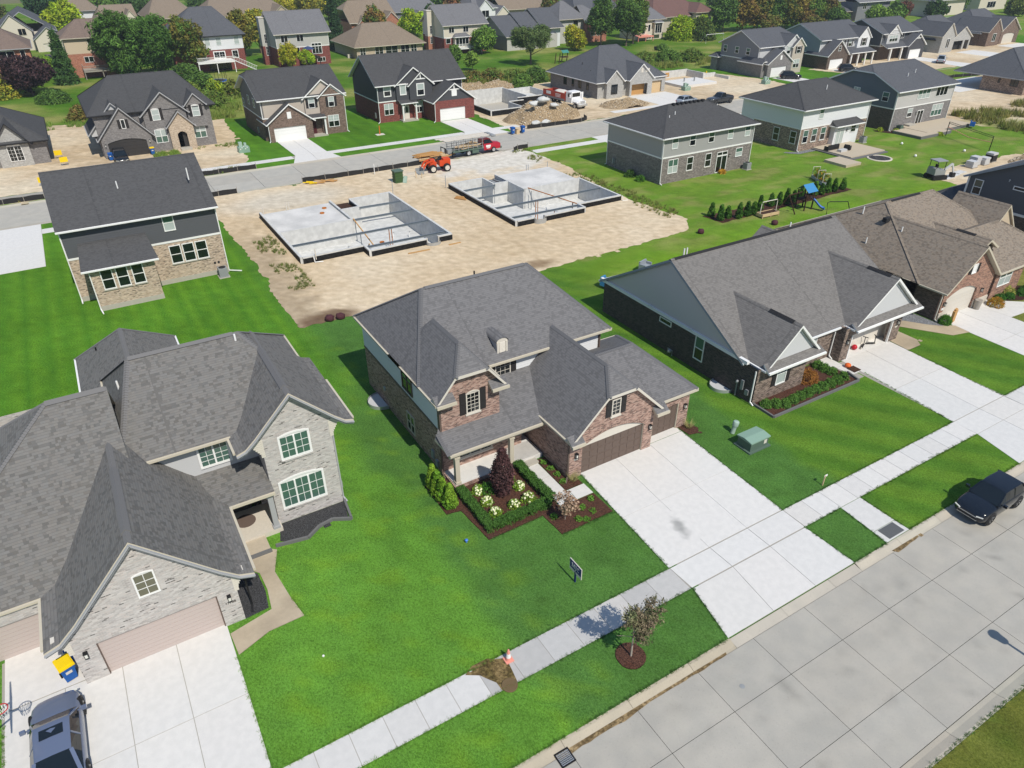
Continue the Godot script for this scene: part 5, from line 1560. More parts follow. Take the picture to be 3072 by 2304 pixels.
	for q in [[47.0,-122.7,6.0],[55.6,-118.3,3.2]]: spout(q[0], q[1], q[2], "white", -0.5,0.4)
	b = nb(); b.box(46.8,47.0,0.6,1.5,-124.5,-124.1); part("meter_box", b, M.metal_grey)
	# unfinished grey block ranch
	hs("unfinished_house", "unfinished grey block house with a big charcoal hip roof and open garages", 92.0,108.8,-136.5,-119.8, "brick_concrete", "", 3.1,3.1)
	wall(91.97,92.3,-136.5,-119.9,0,3.1, "brick_slate", "side_wall", "tdf")
	roof(91.2,109.4,-137.2,-119.2,3.1,8.5, "x", 7.0,6.6,1.0,1.0, "shingle_slate", "trim_grey", 9.0, {"gm": "white"})
	gable_wing(93.6,97.6,-128,-118.9,0,3.3,5.25, "brick_concrete", "", "shingle_slate", "white", 0.35)
	gable_wing(99.2,105.0,-128,-118.6,0,3.3,6.0, "brick_concrete", "", "shingle_slate", "white", 0.4,[[99.7,103.8,2.2,0.0]])
	b = nb(); strips(b, 105.0,109.2,-119.4,0, func(_x): return 3.1,[[105.4,108.3,2.25,0.0]],0.3); part("garage_front", b, M.brick_concrete)
	b = nb(); b.box(99.6,103.9,0.02,2.9,-119.78,-119.74, "d"); part("garage_lining", b, M.wood)
	b = nb(); b.box(105.3,108.4,0.02,2.9,-119.78,-119.74, "d"); part("garage_lining", b, M.wood_pale)
	win("f", -118.9,94.75,96.2,0.85,2.5,2,1,1, false, {"m": "plastic_black"})
	for z in [-131.5,-128.5,-126.3,-123.4]: win("l", 91.96, z, z + (1.0 if z < -131 or z == -126.3 else 0.6),1.3,2.8,2 if z < -131 or z == -126.3 else 1,1,1, false, {"m": "plastic_black"})
	b = nb(); b.box(103.0,104.0,4.3,5.0,-118.62,-118.56); b.box(101.85,102.35,4.3,5.1,-118.6,-118.56); part("gable_vent", b, M.offwhite)
	for q in [[94.0,5.3,-128.0],[93.2,4.4,-124.0],[94.3,4.5,-122.5]]: vent_pipe(q[0], q[1], q[2],0.4, "vent_dark")
	# grey two storey house
	hs("siding_house", "taupe grey two storey house with front gables, behind the small block foundation", 138.8,152.0,-133.5,-121.8, "brick_slate", "siding_lead", 3.3,6.1, "white")
	gable_wall("l", 138.78,-133.5,-121.8,6.1,9.1, "siding_lead", 0.15,0.05)
	roof(138.3,152.6,-134.1,-121.2,6.1,9.2, "x", 0.0,1.5,0.0,0.4, "shingle_slate", "white", 9.0)
	b = nb(); b.box(139.0,145,3.3,6.0,-121.8,-121.74); part("front_siding", b, M.siding_mist)
	gable_wing(146.5,152.2,-128,-121.2,0,6.0,8.3, "siding_mist", "", "shingle_slate", "white", 0.4)
	gable_wing(148.8,152.6,-128,-120.7,0,5.9,7.6, "siding_taupe", "", "shingle_slate", "white", 0.35)
	gable_wing(139.2,147.0,-126,-118.9,0,3.1,5.7, "brick_slate", "", "shingle_slate", "white", 0.4,[[140.4,145.4,2.15,0.0]])
	gdoor(140.4,145.4,2.15,-119.05, "white", 1,4,0.0, false)
	b = nb(); b.box(142.8,143.4,3.6,4.5,-118.9,-118.86); part("gable_vent", b, M.white)
	win("f", -121.2,147.3,148.4,4.3,5.7,1,1,1, true, {"top": "blind"}); win("f", -120.7,150.1,151.3,4.3,5.7,1,1,1, true, {"shut": "shutter_dark"}); win("f", -120.7,149.7,151.6,1.2,2.9,2,1,1, true, {"top": "blind"})
	for z in [-132.6,-128.9,-125.5]: win("l", 138.76, z, z + 1.0,4.3,5.6,1,1,1, true, {"top": "glass_green"})
	wall(138.0,140.0,-135.5,-133.5,0,3.0, "brick_slate", "bay_wall"); roof(137.6,140.4,-136,-133,3.0,3.9, "x", 0.8,0.8,1.0,1.0, "shingle_slate", "white", 9.0)
	wall(138.2,139.4,-126.5,-119.8,0,2.9, "brick_slate", "bay_wall"); roof(137.8,140.0,-127,-119.4,2.9,4.0, "z", 2.0,0.5,1.0,0.5, "shingle_slate", "white", 9.0)
	# white and blue pair
	hs("siding_house", "blue and white sided house with a pillared porch and brown brick garage", 160.5,178.0,-136.0,-122.5, "brick_umber", "siding_mist", 3.3,6.2, "white")
	wall(160.46,161,-136,-122.6,3.3,6.2, "siding_sky", "side_wall", "tdf"); gable_wall("l", 160.45,-136,-122.5,6.2,9.2, "siding_sky")
	roof(160.0,178.6,-136.6,-121.9,6.15,9.3, "x", 0.0,0.0,0.0,0.0, "shingle_slate", "white", 9.0)
	gable_wing(173.6,178.2,-129,-121.8,3.3,6.1,8.4, "siding_white", "", "shingle_slate", "white", 0.35)
	gable_wing(160.2,167.4,-126,-119.4,0,3.2,6.3, "brick_umber", "", "shingle_slate", "white", 0.4,[[161.2,166.0,2.2,0.0]])
	gdoor(161.2,166.0,2.2,-119.55, "white", 1,4,0.0, false)
	win("f", -119.4,163.5,164.3,4.0,5.0,1,1,1, true)
	for u in [168.2,171.0]: win("f", -122.5, u, u + 1.1,4.2,5.6,1,1,1, true, {"shut": "shutter_dark", "top": "blind"})
	win("f", -121.8,175.3,176.5,4.2,5.8,1,1,1, true, {"shut": "shutter_dark"}); win("f", -122.5,167.8,168.9,1.0,2.8,1,1,1, true, {"glass": "blind"})
	roof(169.2,178.6,-123,-119.6,3.0,4.0, "x", 0.0,0.0,0.0,0.0, "shingle_slate", "white", 9.0, {"zc": -122.6})
	for x in [169.7,172.4,175.2,178.1]:
		b = nb(); b.box(x - 0.16, x + 0.16,0,2.9,-120.1,-119.8); part("column", b, M.white)
	win("l", 160.44,-130.0,-128.6,4.0,5.2,1,1,1, false)
	hs("siding_house", "slate sided house with white truss gable, tall porch posts and white garage door", 184.0,199.0,-136.0,-122.5, "brick_umber", "siding_slate", 3.3,6.2, "white")
	gable_wall("l", 183.98,-136,-122.5,6.2,9.0, "siding_slate")
	roof(183.5,199.6,-136.6,-121.9,6.2,9.1, "x", 0.0,0.0,0.0,0.0, "shingle_slate", "white", 9.0)
	gable_wing(185.4,190.6,-129,-121.9,3.3,6.0,8.2, "siding_mist", "", "shingle_slate", "white", 0.35); truss(188.0,2.0,7.0,0.8,-121.9)
	win("f", -121.9,186.4,189.6,4.3,5.7,3,1,1, true, {"top": "blind"}); win("f", -122.5,191.5,193.0,4.8,5.9,2,1,1, false)
	roof(184.0,193.0,-123,-120.2,3.1,4.1, "x", 0.0,0.0,0.0,0.0, "shingle_slate", "white", 9.0, {"zc": -122.6})
	for x in [186.0,190.5]:
		b = nb(); b.box(x - 0.2, x + 0.2,0,3.0,-120.7,-120.3); part("column", b, M.white)
	gable_wing(192.2,199.2,-126,-119.9,0,3.3,5.9, "siding_char", "", "shingle_slate", "white", 0.4,[[193.2,198.0,2.2,0.0]]); truss(195.7,2.4,4.8,0.8,-119.9)
	gdoor(193.2,198.0,2.2,-120.05, "white", 1,4,0.0, false)
	hs("unfinished_house", "pale block house under construction with dark blue grey roof and dark garage opening", 209.5,226.0,-138,-124.0, "brick_slate", "", 3.2,3.2)
	roof(208.8,226.6,-139,-123.2,3.2,8.2, "x", 6.0,5.0,1.0,1.0, "shingle_slate", "vent_dark", 9.0)
	gable_wing(209.2,215.0,-132,-121.5,0,4.4,7.4, "brick_concrete", "", "shingle_slate", "offwhite", 0.4)
	gable_wing(216.4,224.8,-132,-122.5,0,3.4,6.0, "brick_concrete", "", "shingle_slate", "offwhite", 0.4,[[217.0,221.4,2.4,0.0],[222.2,224.2,2.4,0.0]])
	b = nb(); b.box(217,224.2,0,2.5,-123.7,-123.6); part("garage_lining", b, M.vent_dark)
	win("f", -121.5,211.6,213.0,1.2,3.4,2,1,1, false)
	hs("brick_house", "brown brick house with grey hip roof and pale garage, last in the rear street row", 233.0,252.0,-141,-125.0, "brick_walnut", "", 3.3,3.3)
	roof(232.2,252.8,-142,-124.2,3.3,8.6, "x", 7.0,6.0,1.0,1.0, "shingle_slate", "trim_grey", 9.0)
	gable_wing(233.2,239.6,-133,-122.4,0,4.0,7.2, "brick_walnut", "", "shingle_slate", "offwhite", 0.4)
	gable_wing(242.0,251.5,-133,-123.5,0,3.6,7.0, "brick_walnut", "", "shingle_slate", "offwhite", 0.4,[[243.5,249.5,2.4,0.4]])
	gdoor(243.5,249.5,2.7,-123.65, "door_cream", 1,4,0.0, false)
	win("f", -122.4,235.8,237.4,1.2,3.2,2,1,1, false)

# ---------------------------------------------------------------- the older street beyond
func bay(x0: float, x1: float, zb: float, zf: float, y0: float, y1: float, wm: String, rm: String, n := 3):
	wall(x0, x1, zb, zf, y0, y1, wm, "bay_wall", "td")
	roof(x0 - 0.3, x1 + 0.3, zb - 0.2, zf + 0.35, y1, y1 + 0.8, "x", 0.9,0.9,1.0,1.0, rm, "white", 9.0, {"zc": zb + 0.3})
	win("f", zf, x0 + 0.25, x1 - 0.25, y0 + 0.5, y1 - 0.3, n, 1,1, false)

func chimney(x0: float, x1: float, z0: float, z1: float, y: float, lo: String, hi: String, ys := 3.8):
	var b := MB.new(); b.box(x0, x1,0, ys, z0, z1, "td")
	var c := part("chimney", b, M[lo])
	b = nb(); b.box(x0, x1, ys, y, z0, z1, "d"); part("chimney_shaft", b, M[hi], c)
	b = nb(); b.box(x0 - 0.1, x1 + 0.1, y, y + 0.2, z0 - 0.1, z1 + 0.1); part("chimney_cap", b, M.offwhite, c)

func deck(label: String, x0: float, x1: float, z0: float, z1: float, y: float, m: String, rail := true, stair := 0.0):
	thing("deck", label, "deck", V((x0 + x1) / 2,0, z1))
	var n := int((z1 - z0) / 0.3)
	for k in n:
		var b := MB.new(); b.box(x0, x1, y - 0.05, y, z0 + k * 0.3, z0 + k * 0.3 + 0.27); part("deck_board", b, M[m])
	var f := MB.new(); f.box(x0, x1, y - 0.35, y - 0.06, z1 - 0.1, z1); part("rim_beam", f, M[m])
	for x in [x0 + 0.1, (x0 + x1) / 2, x1 - 0.1]:
		var b := MB.new(); b.box(x - 0.08, x + 0.08,0, y - 0.06, z1 - 0.25, z1 - 0.1); part("post", b, M[m])
	if rail:
		var r := MB.new()
		r.box(x0, x1, y + 0.9, y + 0.98, z1 - 0.08, z1); r.box(x0, x1, y + 0.1, y + 0.16, z1 - 0.07, z1 - 0.01)
		r.box(x0, x0 + 0.08, y + 0.9, y + 0.98, z0, z1)
		var k := 0.0
		while k < x1 - x0:
			r.box(x0 + k, x0 + k + 0.05, y + 0.16, y + 0.9, z1 - 0.065, z1 - 0.02)
			k += 0.22
		part("railing", r, M[m])
	if stair > 0.0:
		var s := MB.new()
		for k in 12: s.box(x1 + k * stair / 12.0, x1 + (k + 1) * stair / 12.0, y * (11 - k) / 12.0, y * (11 - k) / 12.0 + 0.06, z1 - 1.3, z1)
		s.bar(V(x1, y + 0.95, z1),V(x1 + stair, 0.95, z1),0.09); s.bar(V(x1, y - 0.1, z1),V(x1 + stair, 0.0, z1),0.25,0.05)
		for k in 14: s.bar(V(x1 + stair * k / 14.0, y * (1 - k / 14.0), z1),V(x1 + stair * k / 14.0, y * (1 - k / 14.0) + 0.95, z1),0.05)
		part("stair", s, M[m])

func back_houses():
	hs("brick_house", "orange brick house with taupe roof behind the dark purple tree at the left edge", -24,-2.6,-214,-199, "brick_orange", "", 7.4,7.4)
	roof(-25,-2.0,-215,-198.4,7.4,11.2, "x", 5,5.6,1.0,1.0, "shingle_brown", "trim_grey", 9.0)
	win("f", -199,-9.8,-5.6,4.3,6.9,3,1,1, false, {"arch": 0.3}); win("f", -199,-4.4,-3.6,4.5,7.0,1,1,1, false, {"arch": 0.2}); win("f", -199,-13.5,-12.0,4.5,7.0,1,1,1, false, {"arch": 0.2}); win("f", -199,-12.6,-11.2,1.2,3.0,1,1,1, false)
	hs("brick_house", "house with sand siding over orange brick, brown roof and a weathered deck", 4.4,19,-216,-203.5, "brick_orange", "siding_sand", 5.0,8.3)
	roof(3.7,19.8,-217,-203.0,8.3,11.6, "x", 4.5,4,1.0,1.0, "shingle_brown", "trim_tan", 9.0)
	win("f", -203.5,9.2,11.2,6.6,7.9,2,1,1, false); win("f", -203.5,7.6,9.4,3.2,4.3,2,1,1, false)
	wall(11.2,15.5,-203.6,-201.5,0,4.6, "brick_orange", "bay_wall"); roof(10.8,16,-204,-201.0,4.6,5.8, "x", 0.0,0.0,0.0,0.0, "shingle_brown", "trim_tan", 9.0, {"zc": -203.5})
	deck("weathered grey wooden deck behind the sand sided brick house", 6.6,14.2,-203.5,-199.4,1.9, "wood_grey")
	hs("siding_house", "white sided house over red brick with a dark hip roof and white deck", 26,42.2,-208,-197, "brick_red", "siding_white", 4.6,7.7)
	roof(25.2,43.0,-212,-196.4,7.7,13.4, "x", 7.5,5.2,1.0,1.0, "shingle_slate", "vent_dark", 9.0)
	win("f", -197,35.0,37.4,2.8,4.1,2,2,2, false, {"fw": 0.2}); win("f", -197,39.3,40.5,2.7,4.2,1,2,2, false, {"fw": 0.15})
	for u in [33.4,36.0,40.2]: win("f", -197, u, u + 1.1,5.6,7.2,1,1,1, true, {"glass": "blind", "top": "blind"})
	win("f", -197,30.8,33.0,2.6,4.4,2,1,1, false); win("f", -197,33.4,38.4,0.2,2.2,3,1,1, false, {"m": "plastic_black"})
	deck("long white raised deck with a stair down the right side", 30.2,38.6,-197,-192.5,2.6, "white", true, 5.0)
	hs("siding_house", "pale grey sided house over red brick with a shaft chimney and a patio umbrella deck", 49.3,62.5,-206,-193.6, "brick_red", "siding_putty", 4.3,7.4, "white")
	gable_wall("l", 49.28,-206,-193.6,7.4,11.8, "siding_putty")
	roof(48.7,63.2,-206.6,-193.0,7.4,12.0, "x", 0.0,0.0,0.0,0.0, "shingle_grey", "offwhite", 9.0)
	chimney(47.4,49.3,-201.8,-199.6,10.6, "brick_red", "siding_putty", 4.3)
	win("f", -199.6,48.1,48.7,2.2,4.2,1,2,3, false); win("f", -199.6,48.1,48.7,5.0,7.0,1,2,3, false)
	for u in [50.6,54.5]: win("f", -193.6, u, u + 1.6,5.6,7.0,2,1,1, false)
	win("f", -193.6,58.0,60.4,2.6,4.9,3,1,2, false, {"fw": 0.12}); win("f", -193.6,50.4,51.9,3.2,4.1,2,1,1, false); win("f", -193.6,59.0,61.0,0.7,1.6,3,1,1, false); win("f", -193.6,53.6,54.8,2.6,4.3,1,1,1, false); win("f", -193.6,51.6,53.0,0.6,1.6,2,1,1, false)
	deck("small black railed deck with a blue umbrella above the red brick wall", 54.4,58.8,-193.6,-190.2,2.2, "plastic_black")
	hs("brick_house", "tan brick ranch with a wide brown hip roof", 70.6,89.6,-214,-196.4, "brick_cream", "", 2.9,2.9)
	roof(69.8,90.4,-215,-195.6,2.9,7.6, "x", 6.4,6.0,1.0,1.0, "shingle_beige", "trim_tan", 9.0)
	for q in [[71.6,73.0],[75.8,78.0],[78.8,82.2],[83.2,85.6],[86.2,87.8]]: win("f", -196.4, q[0], q[1],0.4,2.6,2,1,2, false)
	ac_unit("white air conditioner beside the tan brick ranch", 69.6,-200.0, "offwhite")
	hs("siding_house", "cream sided house over red brick with a shaft chimney and white rear balcony", 94.4,107.5,-206,-192.5, "brick_red", "siding_beige", 4.0,7.0, "white")
	gable_wall("l", 94.38,-206,-192.5,7.0,11.4, "siding_beige")
	roof(93.8,108.2,-206.6,-191.9,7.0,11.6, "x", 0.0,0.0,0.0,0.0, "shingle_grey", "offwhite", 9.0)
	chimney(92.4,94.4,-200.4,-198.4,10.2, "brick_orange", "siding_beige", 4.0); chimney(107.5,108.8,-200,-198.5,9.2, "siding_beige", "siding_beige")
	win("f", -198.4,93.1,93.7,4.6,6.6,1,2,3, false); win("f", -198.4,93.1,93.7,2.2,3.8,1,2,3, false)
	for u in [96.0,100.4]: win("f", -192.5, u, u + 1.5,5.2,6.5,2,1,1, false, {"glass": "glass"})
	win("f", -192.5,103.4,105.9,2.2,4.8,3,1,2, false, {"fw": 0.12}); win("f", -192.5,95.0,96.3,2.6,3.8,1,1,1, false)
	bay(97.2,101.6,-192.6,-191.4,1.4,4.2, "siding_beige", "shingle_grey", 4); win("f", -192.5,103.6,105.8,0.4,1.4,3,1,1, false)
	deck("white balcony deck under the bay of the cream sided house", 97.0,104.6,-192.5,-189.6,1.6, "white")
	hs("siding_house", "grey ranch with stepped slate gables behind the willowy green tree", 112,129,-206,-188.5, "siding_putty", "", 3.6,3.6)
	gable_wall("l", 111.98,-206,-188.5,3.6,8.0, "siding_putty"); wall(111.9,112.3,-206,-188.6,0,3.6, "siding_lead", "side_wall", "tdf")
	roof(111.4,118.5,-206.6,-188,3.6,8.2, "x", 0.0,0.0,0.0,0.0, "shingle_slate", "offwhite", 9.0); roof(118.2,124.5,-206.6,-188.4,4.4,8.8, "x", 0.0,0.0,0.0,0.0, "shingle_slate", "offwhite", 9.0); roof(124.2,131.8,-206,-189,5.0,9.6, "x", 0.0,0.0,0.0,0.0, "shingle_slate", "offwhite", 9.0)
	win("f", -188.5,113.4,115.0,1.4,3.0,2,1,1, false); wall(120,131,-200,-190,0,5.0, "siding_white", "tall_wall"); win("f", -190,121.4,123.0,3.4,4.6,2,1,1, false)
	hs("brick_house", "grey and orange brick house with a tall grey hip roof and bay porch", 133.2,141.8,-204,-193.5, "siding_putty", "", 6.5,6.5)
	roof(132.4,142.6,-206,-192.8,6.5,11.0, "x", 4.6,4.6,1.0,1.0, "shingle_grey", "trim_tan", 9.0)
	wall(141.8,149.2,-204,-191.5,0,5.6, "brick_orange", "wing_wall", "td"); roof(140.5,149.8,-206,-190.9,5.6,9.6, "x", 2.0,5.0,0.0,1.0, "shingle_grey", "trim_tan", 9.0)
	for u in [143.3,145.4]: win("f", -191.5, u, u + 1.5,1.8,4.2,1,2,3, false, {"m": "offwhite"})
	win("f", -193.5,138.0,139.8,4.6,6.0,1,1,1, false); bay(135.8,140.4,-193.6,-191.8,0,3.1, "siding_beige", "shingle_grey", 4); win("l", 133.2,-197,-195.6,4.6,5.8,1,1,1, false); win("l", 133.2,-198,-196.4,1.2,2.8,1,1,1, false)
	hs("siding_house", "beige rear facade with bay window and raised deck beside the tall green trees", 158.0,168.0,-196,-187.0, "siding_beige", "", 5.6,5.6)
	roof(157.4,168.6,-199,-186.4,5.6,9.8, "x", 1.0,4.4,0.3,1.0, "shingle_grey", "trim_tan", 9.0)
	bay(163.6,166.6,-187.1,-186.0,1.4,4.8, "siding_beige", "shingle_grey", 3); win("f", -187.0,159.4,160.6,1.8,4.4,1,1,1, false); win("f", -187.0,161.8,162.6,2.4,4.2,1,1,1, false); win("f", -187.0,161.6,163.2,0.3,1.3,2,1,1, false)
	deck("reddish raised deck of the beige house by the tall trees", 155.6,161.6,-187,-183.8,1.5, "pink", false)
	hs("siding_house", "house with a large dusty red roof behind the yellow-green shrubs", 174,197,-214,-199, "siding_taupe", "", 5.0,5.0)
	roof(172.8,198,-215,-198,4.6,9.4, "x", 7.0,6.0,1.0,1.0, "shingle_red", "trim_tan", 9.0)
	wall(190.5,197.5,-204,-196.5,0,5.6, "siding_beige", "wing_wall"); roof(189.6,198.4,-210,-195.9,5.6,8.2, "z", 0.0,3.0,0.0,1.0, "shingle_red", "trim_tan", 9.0); win("f", -196.5,193.5,195.5,3.4,4.8,2,1,1, false)
	# the street after that: mostly roofs between tree tops
	hs("stucco_house", "beige stucco house with two steep gables and slate roofs, top left corner", -10,4,-292,-266, "siding_beige", "", 4.6,4.6)
	roof(-11,5,-294,-265,4.6,9.6, "z", 3.0,3.0,0.3,0.0, "shingle_slate", "trim_grey", 9.0)
	gable_wing(-1.2,6.0,-270,-257.5,0,3.4,6.3, "siding_beige", "", "shingle_slate", "trim_grey", 0.4,[[0.5,4.4,2.1,0.0]]); gdoor(0.5,4.4,2.1,-257.7, "offwhite", 1,4,0.0, false)
	gable_wing(-9.8,-1.4,-275,-263.5,0,5.2,9.3, "siding_beige", "", "shingle_slate", "trim_grey", 0.4); win("f", -263.5,-4.6,-2.8,4.0,5.6,2,1,1, false, {"m": "trim_tan"})
	hs("stucco_house", "white walled house with grey brown roof behind the bright yellow-green tree", 10.5,19.5,-322,-304, "siding_white", "", 6.6,6.6)
	roof(9.8,20.4,-323,-303.4,6.6,10.2, "x", 3.0,4.0,1.0,1.0, "shingle_beige", "trim_grey", 9.0); gdoor(13,17.5,2.4,-303.95, "offwhite", 1,4,0.0, false)
	hs("stucco_house", "house with olive grey roof and beige gable between yellow tree and broad conifer", 17.5,29.5,-306,-291, "siding_beige", "", 3.4,3.4)
	roof(16.5,30.4,-307,-290,3.4,8.4, "x", 3.5,0.6,1.0,0.0, "shingle_beige", "trim_tan", 9.0); gable_wing(24.5,30.5,-300,-287.5,0,3.4,7.4, "siding_beige", "", "shingle_beige", "trim_tan", 0.4)
	hs("brick_house", "brick house with a big taupe grey hip roof above the bronze tree", 33.0,47.5,-308,-285, "brick_orange", "", 4.6,4.6)
	roof(32,48.6,-309,-284,4.6,10.4, "x", 5.0,6.0,1.0,1.0, "shingle_beige", "trim_tan", 9.0); win("f", -285,39.0,41.0,2.4,4.0,2,1,1, false)
	hs("brick_house", "long low house with a broad taupe roof along the top edge", 52.0,80.0,-312,-288, "brick_cream", "", 4.0,4.0)
	roof(50.6,81,-313,-287,4.0,9.0, "x", 5.0,6.0,1.0,1.0, "shingle_beige", "trim_tan", 9.0); gable_wing(72,80,-300,-283.5,0,3.6,7.0, "brick_cream", "", "shingle_beige", "trim_tan", 0.4)
	hs("brick_house", "orange brick gables under a taupe roof behind the tan ranch", 88.0,104.0,-262,-247, "brick_orange", "", 3.6,3.6)
	roof(87.2,104.8,-263,-246.4,3.6,9.6, "x", 3.0,1.0,0.4,0.0, "shingle_beige", "offwhite", 9.0); gable_wing(90.0,94.2,-255,-245.5,0,3.4,5.6, "brick_orange", "", "shingle_beige", "offwhite", 0.4); gable_wing(97.8,104.4,-255,-244.5,0,3.4,6.6, "brick_orange", "", "shingle_beige", "offwhite", 0.4); win("f", -245.5,91.2,93.0,0.6,3.2,2,1,2, false, {"arch": 0.5})
	hs("siding_house", "slate grey gabled house behind the lime green tree", 104.5,125,-275,-258, "siding_lead", "", 5.0,5.0)
	gable_wall("l", 104.48,-275,-258,5.0,9.2, "siding_lead"); roof(104,126,-276,-257.4,5.0,9.4, "x", 0.0,3.0,0.0,1.0, "shingle_grey", "trim_grey", 9.0); gable_wing(113,118,-266,-254,0,3.4,5.6, "brick_cream", "", "shingle_grey", "offwhite", 0.4,[[114.6,116.4,2.4,0.5]])
	hs("siding_house", "white house with a bay tower and a beige garage gable", 126.5,134.5,-248,-234, "siding_white", "", 7.0,7.0)
	roof(125.8,135.2,-249,-233.4,7.0,10.6, "x", 3.0,3.0,1.0,1.0, "shingle_grey", "white", 9.0); gable_wing(127.4,132.4,-240,-232.6,0,7.0,9.6, "siding_white", "", "shingle_grey", "white", 0.4); win("f", -232.6,128.6,131.2,4.4,6.4,2,1,1, false); win("f", -232.6,128.6,131.2,0.8,2.8,2,1,1, false)
	gable_wing(135.0,142.6,-248,-236,0,3.6,7.2, "siding_beige", "", "shingle_grey", "white", 0.4)
	hs("brick_house", "tan brick house with arched windows under a taupe roof, top centre", 144.5,166,-262,-246, "brick_cream", "", 5.0,5.0)
	roof(143.6,167,-263,-245.4,5.0,10.0, "x", 0.6,6.0,0.0,1.0, "shingle_beige", "trim_tan", 9.0); win("f", -246,154.4,156.4,2.4,4.2,2,1,1, false, {"arch": 0.4}); win("f", -246,158.4,160.4,2.4,4.2,2,1,1, false, {"arch": 0.4})
	hs("siding_house", "house with one beige gable on a slate roof right of the tall hip roof", 172,192,-254,-240, "siding_lead", "", 4.0,4.0)
	roof(171,193,-255,-239,4.0,9.0, "x", 4.0,4.0,1.0,1.0, "shingle_slate", "trim_tan", 9.0); gable_wing(178.5,186.0,-248,-235.5,0,3.4,6.8, "siding_beige", "", "shingle_slate", "offwhite", 0.4)
	hs("brick_house", "dusty red roofed brick house behind the tall green trees", 192,208,-252,-236, "brick_orange", "", 4.5,4.5)
	roof(191,209,-253,-235,4.5,9.4, "x", 4.0,4.0,1.0,1.0, "shingle_red", "trim_tan", 9.0)
	hs("brick_house", "salmon brick two storey house at the wood edge", 243,257,-206,-191, "brick_orange", "", 6.8,6.8)
	roof(242,258,-207,-190,6.8,10.8, "x", 5.0,5.0,1.0,1.0, "shingle_grey", "trim_tan", 9.0)
	for u in [246.0,250.0,253.6]: win("f", -191, u, u + 1.8,4.6,6.2,2,1,1, false)
	win("f", -191,247.2,251.6,0.6,2.8,3,1,1, false); wall(257,262,-200,-190,0,3.2, "brick_orange", "wing_wall"); roof(256.6,262.6,-201,-189.4,3.2,5.6, "x", 1.0,2.4,0.0,1.0, "shingle_slate", "trim_tan", 9.0)
	hs("siding_house", "slate grey house with silver skylight roof beyond the salmon brick one", 263,282,-204,-188, "siding_lead", "", 6.2,6.2)
	roof(262,283,-205,-187,6.2,10.4, "x", 0.0,5.0,0.0,1.0, "shingle_grey", "white", 9.0); win("f", -188,266,268,3.8,5.6,2,1,1, false); win("f", -188,270,274,0.6,2.6,3,1,1, false)
	hs("siding_house", "pale house with a sunroom among trees near the top right", 300,322,-196,-182, "siding_beige", "", 5.6,5.6)
	roof(299,323,-197,-181,5.6,9.8, "x", 3.0,3.0,1.0,1.0, "shingle_slate", "white", 9.0); win("f", -182,306,313,1.0,3.4,5,1,1, false)
	hs("siding_house", "cream house with pergola deck at the far right treeline", 340,360,-200,-186, "siding_beige", "", 5.6,5.6)
	roof(339,361,-201,-185,5.6,9.6, "x", 3.0,3.0,1.0,1.0, "shingle_beige", "white", 9.0); win("f", -186,346,352,1.0,3.2,3,1,1, false)
# ---------------------------------------------------------------- building sites
func site_wall(x0: float, x1: float, z0: float, z1: float, tar := "", y0 := -2.0, y1 := 0.7):
	var b := MB.new(); b.box(x0, x1, y0, y1, z0, z1, "d")
	var w := part("foundation_wall", b, M.cast)
	for f in tar.split(""):
		b = nb()
		match f:
			"f": b.box(x0, x1,-0.3, y1 - 0.14, z1, z1 + 0.02, "b")
			"l": b.box(x0 - 0.02, x0,-0.3, y1 - 0.14, z0, z1, "r")
			"r": b.box(x1, x1 + 0.02,-0.3, y1 - 0.14, z0, z1, "l")
		part("tar_coating", b, M.tar, w)
	return w

func ibeam(a: Vector3, e: Vector3):
	var b := MB.new()
	b.bar(a, e, 0.03,0.2)
	for s in [-0.1,0.1]: b.bar(a + V(0, s, 0), e + V(0, s, 0),0.17,0.025)
	part("steel_beam", b, M.steel)

func well_ring(x: float, z: float, y0: float, y1: float, r: float, face_dir := 1.0, nm := "window_well"):
	var rows := []
	var n := int((y1 - y0) / 0.07)
	for i in n + 1:
		var rr := r + (0.03 if i % 2 else 0.0)
		var line := PackedVector3Array()
		for k in 15:
			var a := PI * k / 14.0
			line.append(V(x + cos(a) * rr, y0 + 0.07 * i, z + sin(a) * rr * 0.8 * face_dir))
		rows.append(line)
	var b := MB.new(); b.grid(rows)
	part(nm, b, M.galv)

func stains(x0: float, x1: float, z0: float, z1: float, y: float, sd: int):
	# pale power-trowel bands left on the garage slab
	var b := sheet(P2([x0, z0, x1, z0, x1, z1, x0, z1]), y, 0.3, func(x, z):
		var k := clampf(0.5 + N2(x + sd, z, 0.25) * 1.2 + 0.35 * sin((x - x0) * 1.9) * sin((z - z0) * 1.1),0,1)
		return Color(0.78,0.785,0.79).lerp(Color(1.0,1.0,1.0), k))
	part("garage_slab", b, M.concrete)

